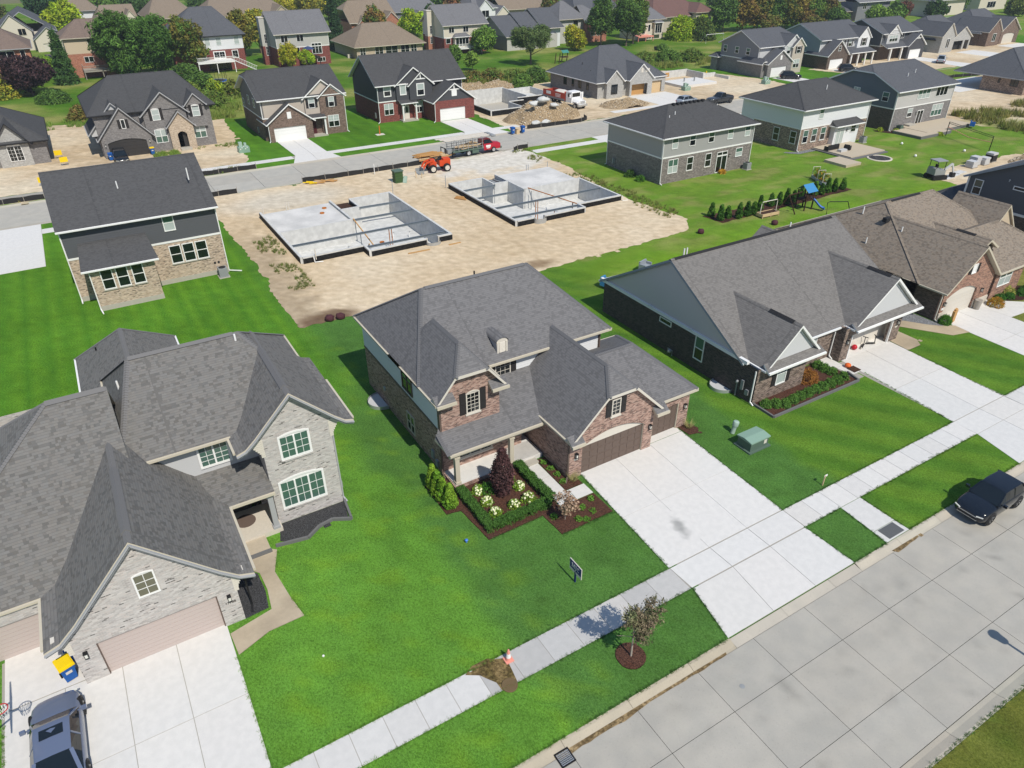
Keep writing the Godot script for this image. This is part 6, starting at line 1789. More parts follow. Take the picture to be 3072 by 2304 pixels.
func building_sites():
	thing("house_foundation", "open concrete foundation with steel beams, left one on the sand lot", "foundation", V(24.2,0,-75))
	site_wall(16.2,16.45,-84.0,-68.1, "l"); site_wall(16.45,23.0,-68.15,-67.9, "f"); site_wall(22.8,23.05,-67.9,-66.25, "l"); site_wall(23.05,29.3,-66.45,-66.2, "f")
	site_wall(30.65,32.3,-66.45,-66.2, "f"); site_wall(32.05,32.3,-83.5,-66.45); site_wall(26.9,32.05,-83.5,-83.25); site_wall(26.85,27.1,-83.25,-80.0, "l"); site_wall(24.6,26.9,-80.2,-79.95); site_wall(24.55,24.8,-84,-76.2); site_wall(16.45,24.55,-76.4,-76.15); site_wall(16.45,24.55,-84.0,-83.75, "", -2,0.42)
	var b := MB.new(); b.box(16.3,32.2,-2.1,-1.95,-83.4,-66.3, "d"); part("basement_floor", b, M.cast)
	stains(16.45,24.55,-83.75,-76.4,0.45,0)
	b = nb(); b.box(24.8,26.85,-2.0,0.1,-83.9,-80.2, "d"); part("backfill", b, M.soil)
	for q in [[16.3,-72.0,32.1,-71.75],[22.9,-67.7,32.1,-67.5],[24.7,-76.3,32.1,-76.1],[26.95,-80.0,32.1,-79.7]]: ibeam(V(q[0],0.5, q[1]),V(q[2],0.5, q[3]))
	b = nb(); b.bar(V(24.6,0.6,-83.6),V(24.6,0.6,-76.3),0.16,0.08); part("steel_beam", b, M.steel)
	for q in [[24.9,-76.0],[27.3,-71.9],[27.6,-71.9],[24.0,-71.9]]:
		b = nb(); b.lathe(V(q[0],-1.95, q[1]),[[0.05,0],[0.05,2.4]],8); part("support_post", b, M.rust if q[1] > -72 and q[0] > 27 else M.steel)
	b = nb(); b.bar(V(24.8,0.72,-76.2),V(25.4,-1.2,-72.0),0.1); part("brace", b, M.wood)
	b = nb(); b.bar(V(24.2,-1.9,-71.9),V(23.6,0.6,-68.2),0.1); part("brace", b, M.wood)
	for q in [[21.5,-74.2,-1.95],[27.2,-74.2,-1.95],[22.6,-80.6,0.45],[23.4,-82.2,0.45],[24.5,-69.4,-1.95]]:
		b = nb(); b.lathe(V(q[0], q[2], q[1]),[[0.26,0],[0.28,0.1],[0.2,0.1],[0.2,0.02],[0,0.02]],14); part("drain_ring", b, M.rust)
	for q in [[16.6,-83.5],[19.4,-83.9],[19.7,-83.9],[17.7,-67.75]]:
		b = nb(); b.lathe(V(q[0],0.3, q[1]),[[0.05,0],[0.05,1.1],[0,1.1]],8); part("pipe_stub", b, M.offwhite)
	for q in [[28.9,-74.9],[30.6,-74.2],[29.8,-70.4],[22.9,-73.4]]:
		b = nb(); b.tube([V(q[0],-1.95, q[1]),V(q[0],-1.4, q[1]),V(q[0] + 0.15,-1.25, q[1])],0.06); part("pipe_stub", b, M.white)
	b = nb(); b.box(29.25,29.35,-0.6,0.72,-66.5,-66.15); b.box(30.6,30.7,-0.6,0.72,-66.5,-66.15); b.box(29.3,30.65,-0.6,-0.4,-66.5,-66.2); part("egress_frame", b, M.offwhite)
	well_ring(29.97,-66.1,-0.4,0.4,0.8)
	b = nb(); b.tube([V(17.5,0.65,-67.8),V(17.5,0.1,-67.6),V(18.3,0.08,-67.4)],0.06); part("drain_pipe", b, M.white)

	thing("house_foundation", "open concrete foundation with tall white inner walls, right one on the sand lot", "foundation", V(48.1,0,-74.5))
	site_wall(40.15,40.4,-82.7,-66.0, "l"); site_wall(40.4,42.7,-66.1,-65.85, "f"); site_wall(44.05,49.6,-66.0,-65.75, "f"); site_wall(49.55,49.8,-67.2,-65.8, "r"); site_wall(49.8,56.2,-67.4,-67.15, "f"); site_wall(55.9,56.15,-76.0,-67.4)
	site_wall(40.4,45.2,-82.7,-82.45); site_wall(45.0,45.25,-82.45,-79.6); site_wall(45.2,47.4,-79.7,-79.45); site_wall(47.2,47.45,-83.0,-75.6); site_wall(47.4,55.95,-75.85,-75.6); site_wall(55.75,56.0,-83.0,-75.85, "", -0.4,0.45)
	b = nb(); b.box(40.3,56.1,-2.1,-1.95,-82.6,-65.9, "d"); part("basement_floor", b, M.cast)
	stains(47.45,55.75,-83.0,-75.85,0.5,60)
	b = nb(); b.box(45.25,47.2,-2.0,0.1,-83.0,-79.7, "d"); part("backfill", b, M.soil)
	for q in [[40.3,-79.3,45.2,-79.3],[40.3,-75.7,47.3,-75.6],[40.3,-71.35,55.95,-71.2],[40.3,-67.5,49.7,-67.2]]: ibeam(V(q[0],0.5, q[1]),V(q[2],0.5, q[3]))
	for q in [[46.3,-71.3],[46.6,-71.3],[46.4,-67.4],[48.0,-75.0]]:
		b = nb(); b.lathe(V(q[0],-1.95, q[1]),[[0.05,0],[0.05,2.4]],8); part("support_post", b, M.rust if q[0] < 47 else M.steel)
	b = nb(); b.bar(V(47.9,0.7,-75.7),V(51.2,-0.2,-69.5),0.09); part("brace", b, M.rust)
	for q in [[43.9,-71.9],[46.2,-70.3]]:
		b = nb(); b.lathe(V(q[0],-1.95, q[1]),[[0.26,0],[0.28,0.1],[0.2,0.1],[0.2,0.02],[0,0.02]],14); part("drain_ring", b, M.rust)
	for q in [[52.4,-83.2,0.9],[55.8,-83.1,0.9],[52.7,-83.2,0.9]]:
		b = nb(); b.lathe(V(q[0],0.3, q[1]),[[0.05,0],[0.05, q[2]],[0, q[2]]],8); part("pipe_stub", b, M.galv)
	for q in [[49.0,-73.0],[52.8,-72.6],[48.2,-67.2]]:
		b = nb(); b.lathe(V(q[0],-1.95, q[1]),[[0.07,0],[0.07,0.7],[0,0.7]],8); part("pipe_stub", b, M.plastic_black if q[0] > 52 else M.white)
	well_ring(43.37,-65.85,-0.6,0.62,0.78)
	b = nb(); b.box(42.68,42.76,-0.9,0.7,-66.1,-65.8); b.box(43.98,44.06,-0.9,0.7,-66.1,-65.8); part("egress_frame", b, M.offwhite)
	rng.seed = 9
	for k in 7:
		b = nb(); b.bar(V(45.4 + rng.randf() * 1.6,0.16,-82.8 + rng.randf() * 2.6),V(45.4 + rng.randf() * 1.8,0.2,-82.8 + rng.randf() * 2.6),0.22,0.1); part("scrap_block", b, M.metal_grey)
	b = nb(); b.tube([V(56.25,0.65,-67.0),V(56.25,0.05,-66.9),V(56.9,0.05,-66.7)],0.06); part("drain_pipe", b, M.white)

	thing("house_foundation", "poured basement with black coated walls beside the dirt mound and dump truck", "foundation", V(75,0,-126))
	site_wall(66.2,66.45,-134.0,-117.4, "l", -1.4,1.0); site_wall(66.45,78.5,-134.0,-133.75, "", -1.4,1.5); site_wall(78.25,78.5,-133.75,-124.5, "", -1.4,1.4); site_wall(66.45,73.2,-117.6,-117.35, "f", -1.4,1.0); site_wall(73.0,73.25,-122.6,-117.6, "r", -1.4,1.0); site_wall(73.2,76.4,-122.7,-122.45, "f", -1.4,1.1); site_wall(76.2,84.5,-124.6,-124.35, "f", -1.4,1.2); site_wall(84.3,84.55,-133,-124.5, "r", -1.4,1.2); site_wall(78.5,84.3,-133,-132.75, "", -1.4,1.2)
	b = nb(); b.box(66.3,84.4,-1.5,-1.35,-133.9,-117.5, "d"); part("basement_floor", b, M.footing)
	b = nb(); b.box(79.0,79.8,-0.4,0.9,-133.7,-133.6); part("egress_frame", b, M.white)
	b = nb(); b.box(78.6,84.2,0.0,0.06,-132.7,-124.7, "d"); part("backfill", b, M.cast)
	thing("house_foundation", "low block foundation with a pale slab in front of the taupe grey two storey house", "foundation", V(123,0,-126))
	site_wall(115.0,126.2,-131.2,-130.9, "", -0.3,1.5); site_wall(126.0,126.3,-130.9,-125.5, "", -0.3,1.4); site_wall(126.3,131.2,-127.2,-126.9, "", -0.3,0.9); site_wall(131.0,131.3,-127,-122.5, "", -0.3,0.6)
	b = nb(); b.box(114.6,124.6,0,0.5,-126.3,-119.7, "d"); part("garage_slab", b, M.concrete)
	b = nb(); b.box(119.6,120.7,0.3,1.2,-130.92,-130.86); part("egress_frame", b, M.wood)
	for q in [[118.5,-123.5],[120.8,-122.8],[126.6,-129.0],[128.8,-127.4]]:
		b = nb(); b.box(q[0] - 0.1, q[0] + 0.1,0.4,1.3, q[1] - 0.1, q[1] + 0.1); part("pipe_stub", b, M.yellow if q[0] > 125 else M.metal_grey)
	mound("dirt_mound", "tall heap of sandy dirt and rubble behind the black silt fence", 73.0,-111.0,7.2,4.6,3.5,1,420)
	mound("dirt_berm", "long low ridge of excavated dirt behind the poured basement", 76.0,-139.5,11.5,3.0,2.3,2,200)
	mound("dirt_berm", "low brown dirt heap in front of the unfinished grey block house", 93.0,-112.6,5.5,3.2,1.3,3,120)
	mound("dirt_berm", "pale rubble heap behind the slate sided house at the right edge", 117.5,-50.2,4.0,2.2,1.1,4,120)
	rng.seed = 12
	for q in [[69.6,-108.3,3.35, "flat pale boulder at the left crest of the dirt heap", 0.85],[72.4,-109.6,3.6, "broken concrete boulder at the top centre of the dirt heap", 1.0],[73.9,-108.2,2.7, "long pale rock sliding down the dirt heap", 0.7],[69.0,-106.6,0.5, "white chalky boulder at the foot of the dirt heap by the silt fence, left one", 0.8],[70.9,-106.5,0.5, "white chalky boulder at the foot of the dirt heap by the silt fence, right one", 0.9]]:
		b = nb(); b.ball(V(q[0], q[2], q[1]),V(q[4] * 1.2, q[4] * 0.5, q[4] * 0.8),7,0.34, rng)
		single("boulder", b, M.cast, q[3], "boulder", V(q[0], q[2], q[1]))
	silt_fence("long black silt fence along the sand lot, left of the wheel loader", [Vector2(24.7,-95.3),Vector2(31,-95.0),Vector2(42,-94.9)])
	silt_fence("short black silt fence at the sand lot corner by the dark sided house", [Vector2(11.6,-95.3),Vector2(16.2,-95.2)])
	silt_fence("short black silt fence on the right street corner of the sand lot", [Vector2(56.9,-94.0),Vector2(58.0,-94.7),Vector2(60.0,-94.9)])
	silt_fence("black silt fence curving round the foot of the dirt heap", [Vector2(66.5,-105.5),Vector2(72,-105.2),Vector2(77.5,-105.1),Vector2(79.3,-105.9),Vector2(79.9,-107.6)])
	silt_fence("black silt fence across the street in front of the grey gabled house", [Vector2(11.0,-105.5),Vector2(21.2,-105.4)])
	silt_fence("black silt fence along the left stretch of the rear street", [Vector2(-14,-105.8),Vector2(-5.0,-105.6)])
	silt_fence("dark silt fence beside the drive of the mixed brown brick house", [Vector2(168,-96.6),Vector2(176,-97.0),Vector2(184,-95.6)])

func silt_fence(label: String, pts: Array):
	thing("silt_fence", label, "silt fence", V(pts[0].x, 0, pts[0].y))
	rng.seed = int(pts[0].x * 10)
	var b := MB.new()
	for i in pts.size() - 1:
		var a: Vector2 = pts[i]; var e: Vector2 = pts[i + 1]
		var n := maxi(1, int(a.distance_to(e) / 0.5))
		for k in n:
			var p := a.lerp(e, float(k) / n); var q := a.lerp(e, float(k + 1) / n)
			var h := 0.62 + 0.03 * sin(k * 1.3); var h2 := 0.62 + 0.03 * sin((k + 1) * 1.3)
			var quad := [V(p.x, 0, p.y),V(q.x, 0, q.y),V(q.x, h2, q.y - 0.08),V(p.x, h, p.y - 0.08)]
			b.poly(quad); b.poly(quad, true)
		var m := maxi(1, int(a.distance_to(e) / 2.2))
		for k in m + 1:
			var s := MB.new()
			var p := a.lerp(e, float(k) / m)
			s.bar(V(p.x, -0.1, p.y + 0.03),V(p.x + rng.randf_range(-0.06,0.06),0.86, p.y - 0.02),0.05)
			part("stake", s, M.wood_grey)
	part("fabric", b, M.fabric_black)

func mound(nm: String, label: String, x: float, z: float, rx: float, rz: float, h: float, sd: int, rocks: int):
	thing(nm, label, "dirt pile", V(x, 0, z))
	var rows := []
	for i in 41:
		var line := PackedVector3Array()
		for j in 41:
			var u := i / 20.0 - 1.0; var w := j / 20.0 - 1.0
			var px := x + u * rx; var pz := z + w * rz
			var r := sqrt(u * u + w * w) + N2(px + sd * 31.0, pz, 0.12) * 0.35
			var y := h * pow(clampf(1.0 - r, 0,1),0.75) * (1.0 + N2(px, pz + sd * 17.0,0.35) * 0.5) + N2(px, pz, 1.3) * 0.22 * clampf(2.0 - r * 2.0,0,1)
			line.append(V(px, maxf(y, 0.0) - 0.03, pz))
		rows.append(line)
	rows.reverse()
	var b := MB.new(); b.col = Color(0.52,0.40,0.26)
	b.grid(rows); part("heap", b, M.dirt)
	rng.seed = sd
	b = nb()
	for k in rocks:
		var i := rng.randi_range(4,36); var j := rng.randi_range(4,36)
		var p: Vector3 = rows[i][j]
		if p.y < 0.1: continue
		var s := rng.randf_range(0.05,0.17)
		var f := rng.randf_range(0.42,0.66); b.col = Color(f, f * 0.86, f * 0.66)
		b.ball(p + V(0, s * 0.2,0),V(s, s * 0.7, s),6,0.3, rng)
	part("rubble", b, M.plain, null, "stuff")

# ---------------------------------------------------------------- foliage
var leafm := {}
func leaf_mesh(key: String, n: int, r: float, s: float, flat := 0.4, lw := 0.5) -> ArrayMesh:
	if leafm.has(key): return leafm[key]
	var g := RandomNumberGenerator.new(); g.seed = key.hash()
	var b := MB.new()
	for k in n:
		var d := V(g.randfn(), g.randfn(), g.randfn()).normalized()
		var p := d * r * pow(g.randf(),0.5)
		var nn := (d + V(g.randfn(), g.randfn() + flat, g.randfn()) * 0.6).normalized()
		var t := nn.cross(V(g.randfn(), g.randfn(), g.randfn())).normalized()
		var w := nn.cross(t)
		var l := s * g.randf_range(0.7,1.3)
		var f := g.randf_range(0.8,1.15); b.col = Color(f, f, f)
		b.poly([p - t * l * 0.5, p - w * l * lw * 0.5, p + t * l * 0.5 + nn * l * 0.1, p + w * l * lw * 0.5])
	leafm[key] = b.mesh()
	return leafm[key]

func foliage(nm: String, mesh: Mesh, xf: Array, cols: Array, m: Material, par: Node = null, kind := "stuff") -> MultiMeshInstance3D:
	var mm := MultiMesh.new()
	mm.transform_format = MultiMesh.TRANSFORM_3D
	mm.use_colors = true
	mm.mesh = mesh
	mm.instance_count = xf.size()
	for k in xf.size():
		var t: Transform3D = xf[k]
		t.origin -= org
		mm.set_instance_transform(k, t); mm.set_instance_color(k, cols[k])
	var o := MultiMeshInstance3D.new()
	o.name = nm
	o.multimesh = mm
	o.material_override = m
	(par if par else cur).add_child(o, true)
	if kind: o.set_meta("kind", kind)
	return o

func spin(s: float) -> Basis:
	return Basis(V(rng.randfn(), rng.randfn(), rng.randfn()).normalized(), rng.randf() * TAU).scaled(Vector3.ONE * s)

# crown fillers: list of [position, outwardness]
func crown_points(shape: String, c: Vector3, w: float, h: float, n: int) -> Array:
	var out := []
	match shape:
		"cone":
			for k in n:
				var t := 1.0 - sqrt(rng.randf())
				var a := rng.randf() * TAU
				var tier := 0.82 + 0.18 * cos(t * 44.0)
				var r := w * 0.5 * (1.0 - t * 0.97) * tier * (0.55 + 0.5 * sqrt(rng.randf())) * (0.82 + 0.3 * N2(cos(a) * 2.0 + c.x, sin(a) * 2.0 + t * 6.0,0.5))
				out.append([c + V(cos(a) * r, t * h - r * 0.25, sin(a) * r),1.0])
		"spire":
			for k in n:
				var t := rng.randf()
				var a := rng.randf() * TAU
				var prof := pow(sin(PI * clampf(0.12 + t * 0.88,0,1)),0.7) if t < 0.45 else pow(1.0 - (t - 0.45) / 0.55,0.8)
				var r := w * 0.5 * prof * (0.75 + 0.3 * rng.randf())
				out.append([c + V(cos(a) * r, t * h, sin(a) * r),1.0])
		"thuja":
			for k in n:
				var t := rng.randf()
				var a := rng.randf() * TAU
				var r := w * 0.5 * (sqrt(t / 0.18) if t < 0.18 else pow(1.0 - (t - 0.18) / 0.82,0.85)) * (0.72 + 0.32 * rng.randf())
				out.append([c + V(cos(a) * r, t * h, sin(a) * r),1.0])
		"block":
			for k in n:
				out.append([c + V(rng.randf_range(-0.5,0.5) * w, rng.randf_range(0.1,1.0) * h, rng.randf_range(-0.5,0.5) * w),1.0])
		_:
			var L := 9 if shape == "loose" else 14
			if n > 500: L += 8
			var lobes := []
			for k in L:
				var d := V(rng.randfn(), rng.randfn() * 0.9, rng.randfn()).normalized()
				var rr := rng.randf_range(0.45,0.78)
				var taper := 1.0
				if shape == "oval": taper = 1.0 - 0.35 * maxf(d.y, 0.0)
				lobes.append([V(d.x * w * 0.5 * rr * taper, d.y * h * 0.5 * rr, d.z * w * 0.5 * rr * taper), rng.randf_range(0.2,0.36) * minf(w, h) * (0.75 if shape == "loose" else 1.0), rng.randf_range(0.78,1.2)])
			var m := c + V(0, h * 0.5,0)
			for k in n:
				var lb: Array = lobes[rng.randi() % L]
				var d := V(rng.randfn(), rng.randfn() + 0.25, rng.randfn()).normalized()
				out.append([m + lb[0] + d * lb[1] * pow(rng.randf(),0.35), lb[2]])
	return out

func tree(nm: String, label: String, x: float, z: float, h: float, w: float, shape: String, col: Color, o := {}):
	thing(nm, label, o.get("cat", "tree"),V(x, 0, z), o.get("grp", ""))
	rng.seed = int(absf(x * 131.0 + z * 17.0)) + 5
	var th: float = o.get("trunk", 0.16 * h)
	var n: int = o.get("n", 700)
	var pts := crown_points(shape, V(x, th, z), w, h - th, n)
	var xs := []; var cs := []
	var c2: Color = o.get("c2", col)
	var sc: float = o.get("sc", 1.0)
	for p in pts:
		var s := sc * rng.randf_range(0.7,1.35)
		xs.append(Transform3D(spin(s), p[0]))
		var c := col.lerp(c2, clampf(rng.randf() * 0.5 + 0.5 * (0.5 + N2(p[0].x * 1.3 + 9.0, p[0].y * 1.3 + p[0].z, 0.4) * 2.2),0,1))
		var f: float = p[1] * rng.randf_range(0.72,1.25)
		cs.append(Color(c.r * f * 1.3, c.g * f * 1.3, c.b * f * 1.3))
	var b := MB.new()
	var bm: String = o.get("bark", "bark")
	var tr: float = o.get("tr", 0.022 * h + 0.02)
	if shape != "cone" and shape != "spire":
		var lean := V(rng.randf_range(-0.03,0.03) * h, 0, rng.randf_range(-0.03,0.03) * h)
		var top := V(x, h * 0.72, z) + lean
		b.tube([V(x, 0, z),V(x, th * 0.8, z) + lean * 0.2,V(x, h * 0.45, z) + lean * 0.6, top], tr, 7, tr * 0.2)
		for k in 9:
			var a := TAU * k / 9.0 + rng.randf() * 0.6
			var y0 := lerpf(th * 0.8, h * 0.55, rng.randf())
			var e := V(cos(a),0, sin(a)) * w * rng.randf_range(0.26,0.42)
			var y1 := y0 + h * rng.randf_range(0.12,0.26)
			b.tube([V(x, y0, z) + lean * 0.4,V(x, lerpf(y0, y1,0.6), z) + e * 0.55,V(x, y1, z) + e], tr * 0.4,5, tr * 0.1)
	else: b.tube([V(x, 0, z),V(x, h * 0.85, z)], tr, 6, tr * 0.2)
	part("trunk", b, M[bm])
	var key: String = o.get("leaf", "far")
	var mesh: ArrayMesh
	match key:
		"far": mesh = leaf_mesh("far", 12,0.55,0.5)
		"needle": mesh = leaf_mesh("needle", 14,0.5,0.6,0.1,0.28)
		"mid": mesh = leaf_mesh("mid", 12,0.3,0.26)
		"willow": mesh = leaf_mesh("willow", 14,0.5,0.5,0.0,0.25)
		"near": mesh = leaf_mesh("near", 10,0.16,0.12,0.4,0.6)
		"fine": mesh = leaf_mesh("fine", 14,0.11,0.075,0.4,0.55)
		"scale": mesh = leaf_mesh("scale", 12,0.12,0.13,0.2,0.35)
	foliage("crown", mesh, xs, cs, M.leaf)

func shrub(nm: String, label: String, x: float, z: float, h: float, w: float, col: Color, o := {}):
	thing(nm, label, o.get("cat", "shrub"),V(x, 0, z), o.get("grp", ""))
	rng.seed = int(absf(x * 71.0 + z * 37.0)) + 3
	var n: int = o.get("n", 140)
	var xs := []; var cs := []
	var c2: Color = o.get("c2", col)
	var d2: float = o.get("d", w)
	for k in n:
		var d := V(rng.randfn(), absf(rng.randfn()), rng.randfn()).normalized()
		var p := V(x + d.x * w * 0.5,0.04 + d.y * h * 0.92, z + d.z * d2 * 0.5)
		p += V(rng.randf_range(-1,1) * w * 0.06, rng.randf_range(-0.2,0.1) * h, rng.randf_range(-1,1) * d2 * 0.06)
		p.y = maxf(p.y, 0.04)
		xs.append(Transform3D(spin(o.get("sc", 1.0) * rng.randf_range(0.7,1.3)), p))
		var c := col.lerp(c2, rng.randf())
		var f := rng.randf_range(0.72,1.28)
		cs.append(Color(c.r * f * 1.3, c.g * f * 1.3, c.b * f * 1.3))
	var mesh := leaf_mesh("fine", 14,0.11,0.075,0.4,0.55)
	if o.get("leaf", "") == "mid": mesh = leaf_mesh("mid", 12,0.3,0.26)
	if o.get("leaf", "") == "far": mesh = leaf_mesh("far", 12,0.55,0.5)
	foliage("leaves", mesh, xs, cs, M.leaf)
	if o.has("flowers"):
		var b := MB.new(); b.ball(Vector3.ZERO, V(0.075,0.06,0.075),7)
		var fx := []; var fc := []
		for k in o.flowers:
			var d := V(rng.randfn(), absf(rng.randfn()) + 0.35, rng.randfn()).normalized()
			fx.append(Transform3D(spin(rng.randf_range(0.8,1.25)),V(x + d.x * w * 0.52,0.05 + d.y * h, z + d.z * d2 * 0.52)))
			fc.append(Color(0.80,0.80,0.52) * rng.randf_range(0.85,1.1))
		foliage("flower_heads", b.mesh(), fx, fc, M.petal)
	if o.has("stem"):
		var b := MB.new()
		for k in 5: b.tube([V(x, 0, z),V(x + rng.randf_range(-0.2,0.2) * w, h * 0.6, z + rng.randf_range(-0.2,0.2) * w)],0.02,4,0.008)
		part("stems", b, M.bark)

func tufts(nm: String, pts: Array, h: float, col: Color, c2: Color, label := "", seedn := 1):
	# loose weeds and tall grass nobody could count
	org = Vector3.ZERO
	var b := MB.new()
	var g := RandomNumberGenerator.new(); g.seed = 77
	for k in 14:
		var a := g.randf() * TAU; var r := g.randf() * 0.35; var l := g.randf_range(0.5,1.0)
		var p := V(cos(a) * r, 0, sin(a) * r); var q := p + V(g.randfn() * 0.25, l, g.randfn() * 0.25)
		var s := V(sin(a),0,-cos(a)) * 0.06
		b.poly([p - s, p + s, q]); 
	var xs := []; var cs := []
	rng.seed = seedn
	for p in pts:
		xs.append(Transform3D(Basis(Vector3.UP, rng.randf() * TAU).scaled(Vector3.ONE * h * rng.randf_range(0.5,1.3)),V(p.x, 0, p.y)))
		var c := col.lerp(c2, rng.randf())
		cs.append(c * rng.randf_range(0.7,1.25))
	var o := foliage(numbered(nm), b.mesh(), xs, cs, M.leaf, self)
	meta(o, label, "weeds")

func scatter(x0: float, x1: float, z0: float, z1: float, n: int, sd: int, edge := 0.0) -> Array:
	rng.seed = sd
	var out := []
	for k in n:
		var p := Vector2(rng.randf_range(x0, x1), rng.randf_range(z0, z1))
		if N2(p.x + sd * 10.0, p.y, 0.12) > edge: out.append(p)
	return out

func gardens():
	# bed in front of the brown brick house
	for q in [[12.68,-30.3, "rearmost of the four bright arborvitae at the house corner, by the downspout"],[12.68,-29.65, "second arborvitae from the rear in the row of four at the house corner"],[12.7,-28.98, "third arborvitae from the rear in the row of four at the house corner"],[12.8,-28.25, "front arborvitae, fullest of the four at the house corner"]]:
		tree("arborvitae", q[2], q[0], q[1],1.75,0.8, "thuja", Color(0.10,0.22,0.02), {"trunk": 0.02, "n": 420, "leaf": "scale", "c2": Color(0.19,0.30,0.03), "grp": "arborvitae at the corner of the brown brick house", "cat": "shrub"})
	tree("purple_tree", "narrow dark purple tree in front of the white porch", 15.95,-27.7,3.35,1.25, "spire", Color(0.055,0.03,0.03), {"trunk": 0.15, "n": 800, "leaf": "near", "c2": Color(0.10,0.045,0.045)})
	var n := 0
	var hl := ["hydrangea with cream blooms nearest the porch, left of the purple tree", "cream flowering hydrangea by the left hedge, second from the porch", "cream flowering hydrangea in the front left corner of the hedged bed", "cream flowering hydrangea in the front middle of the hedged bed", "large cream flowering hydrangea beside the right hedge, in front", "cream flowering hydrangea right of the purple tree by the hedge", "small hydrangea half hidden behind the purple tree"]
	for q in [[14.75,-28.5],[14.73,-27.4],[14.7,-26.35],[15.95,-26.35],[16.95,-26.4],[17.05,-27.6],[16.9,-28.6]]:
		shrub("hydrangea", hl[n], q[0], q[1],0.45,0.6 if n != 4 else 0.75, Color(0.09,0.19,0.02), {"c2": Color(0.19,0.28,0.03), "n": 130, "flowers": 22 if n < 6 else 14, "sc": 1.1, "grp": "hydrangeas in the hedged bed"})
		n += 1
	shrub("green_shrub", "low dark green shrub at the foot of the purple tree", 15.3,-28.3,0.6,0.8, Color(0.05,0.14,0.02), {"n": 160})
	for q in [["clipped boxwood hedge along the left side of the flower bed", 13.85,-27.2,0.5,4.0],["clipped boxwood hedge along the front of the flower bed", 15.95,-25.4,3.7,0.5],["clipped boxwood hedge along the front walk", 17.98,-27.4,0.5,3.9]]:
		thing("hedge", q[0], "hedge", V(q[1],0, q[2]))
		rng.seed = int(q[1] * 10)
		var xs := []; var cs := []
		for k in 1500:
			var px: float = q[1] + rng.randf_range(-0.5,0.5) * q[3]; var pz: float = q[2] + rng.randf_range(-0.5,0.5) * q[4]
			var lump := 0.9 + 0.35 * N2(px, pz, 0.9)
			var y := rng.randf_range(0.05,0.55) * lump
			if k % 3 > 0: y = rng.randf_range(0.46,0.56) * lump
			xs.append(Transform3D(spin(rng.randf_range(0.7,1.2)),V(px, y, pz)))
			var c := Color(0.045,0.115,0.022).lerp(Color(0.085,0.185,0.035), rng.randf())
			cs.append(c * rng.randf_range(0.8,1.3))
		foliage("leaves", leaf_mesh("fine", 14,0.11,0.075,0.4,0.55), xs, cs, M.leaf)
	tree("redbud_tree", "small sapling with sparse pinkish leaves at the end of the front walk", 17.85,-23.95,2.1,1.7, "loose", Color(0.24,0.15,0.10), {"trunk": 0.7, "n": 130, "leaf": "near", "c2": Color(0.34,0.25,0.18), "tr": 0.025, "bark": "bark_pale"})
	var k := 0
	var pl := ["beside the garage wall nearest the porch", "second along the garage wall", "third along the garage wall", "fourth along the garage wall", "at the mulch edge near the driveway corner", "in the middle of the right mulch bed", "in front of the right mulch bed", "by the pink leaved sapling", "left of the sapling trunk", "at the front lip of the right mulch bed"]
	for q in [[19.6,-28.8],[19.65,-28.1],[19.65,-27.4],[19.6,-26.7],[20.1,-24.6],[19.2,-24.2],[19.6,-23.7],[18.5,-23.5],[17.4,-24.4],[18.9,-23.3]]:
		shrub("young_perennial", "small green perennial " + pl[k], q[0], q[1],0.2,0.34, Color(0.10,0.22,0.03), {"n": 22, "grp": "young perennials in the mulch", "cat": "plant"})
		k += 1
	k = 0
	for q in [[20.15,-26.45, "dry ornamental grass at the left corner of the garage"],[29.9,-26.9, "dry ornamental grass at the right corner of the third garage bay"]]:
		thing("ornamental_grass", q[2], "plant", V(q[0],0, q[1]))
		rng.seed = k; k += 1
		var b := MB.new(); b.col = Color(0.36,0.33,0.14)
		for i in 90:
			var a := rng.randf() * TAU; var r := rng.randf_range(0.15,0.5)
			var p := V(q[0] + cos(a) * 0.08,0.03, q[1] + sin(a) * 0.08); var e := p + V(cos(a) * r, rng.randf_range(0.35,0.8), sin(a) * r)
			b.poly([p, p + V(0.02,0,0.015), e])
		part("blades", b, M.leaf, null, "stuff")
	# ranch bed
	k = 0
	var bl := ["at the downspout corner", "second from the downspout corner", "third from the downspout corner", "fourth in the front row", "fifth in the front row", "sixth in the front row", "seventh in the front row", "eighth in the front row", "ninth in the front row", "at the right front corner of the bed", "turning the right corner of the bed", "by the porch walk, front", "by the porch walk, middle", "by the porch walk nearest the door"]
	for q in [[36.3,-26.0],[36.9,-25.7],[37.5,-25.35],[38.4,-25.45],[39.2,-25.5],[40.0,-25.5],[40.8,-25.5],[41.6,-25.5],[42.4,-25.5],[43.2,-25.5],[44.0,-25.6],[43.9,-26.5],[43.8,-27.1],[43.8,-27.7]]:
		shrub("boxwood", "round boxwood in the ranch bed, " + bl[k], q[0], q[1],0.55,0.72, Color(0.055,0.13,0.025), {"c2": Color(0.11,0.22,0.04), "n": 170, "grp": "boxwoods in the edged bed of the ranch"})
		k += 1
	shrub("japanese_maple", "weeping orange brown maple shrub in the ranch bed", 41.6,-26.9,0.85,1.5, Color(0.34,0.17,0.04), {"c2": Color(0.24,0.10,0.03), "n": 420, "stem": 1})
	shrub("boxwood", "round green boxwood at the left corner of the arched cream garage", 58.9,-26.9,0.75,0.9, Color(0.06,0.16,0.02), {"n": 260})
	shrub("autumn_shrub", "orange and olive shrub on the square of gravel by the cream garage", 66.0,-26.6,0.7,1.3, Color(0.22,0.20,0.03), {"c2": Color(0.42,0.17,0.02), "n": 260})
	k = 0
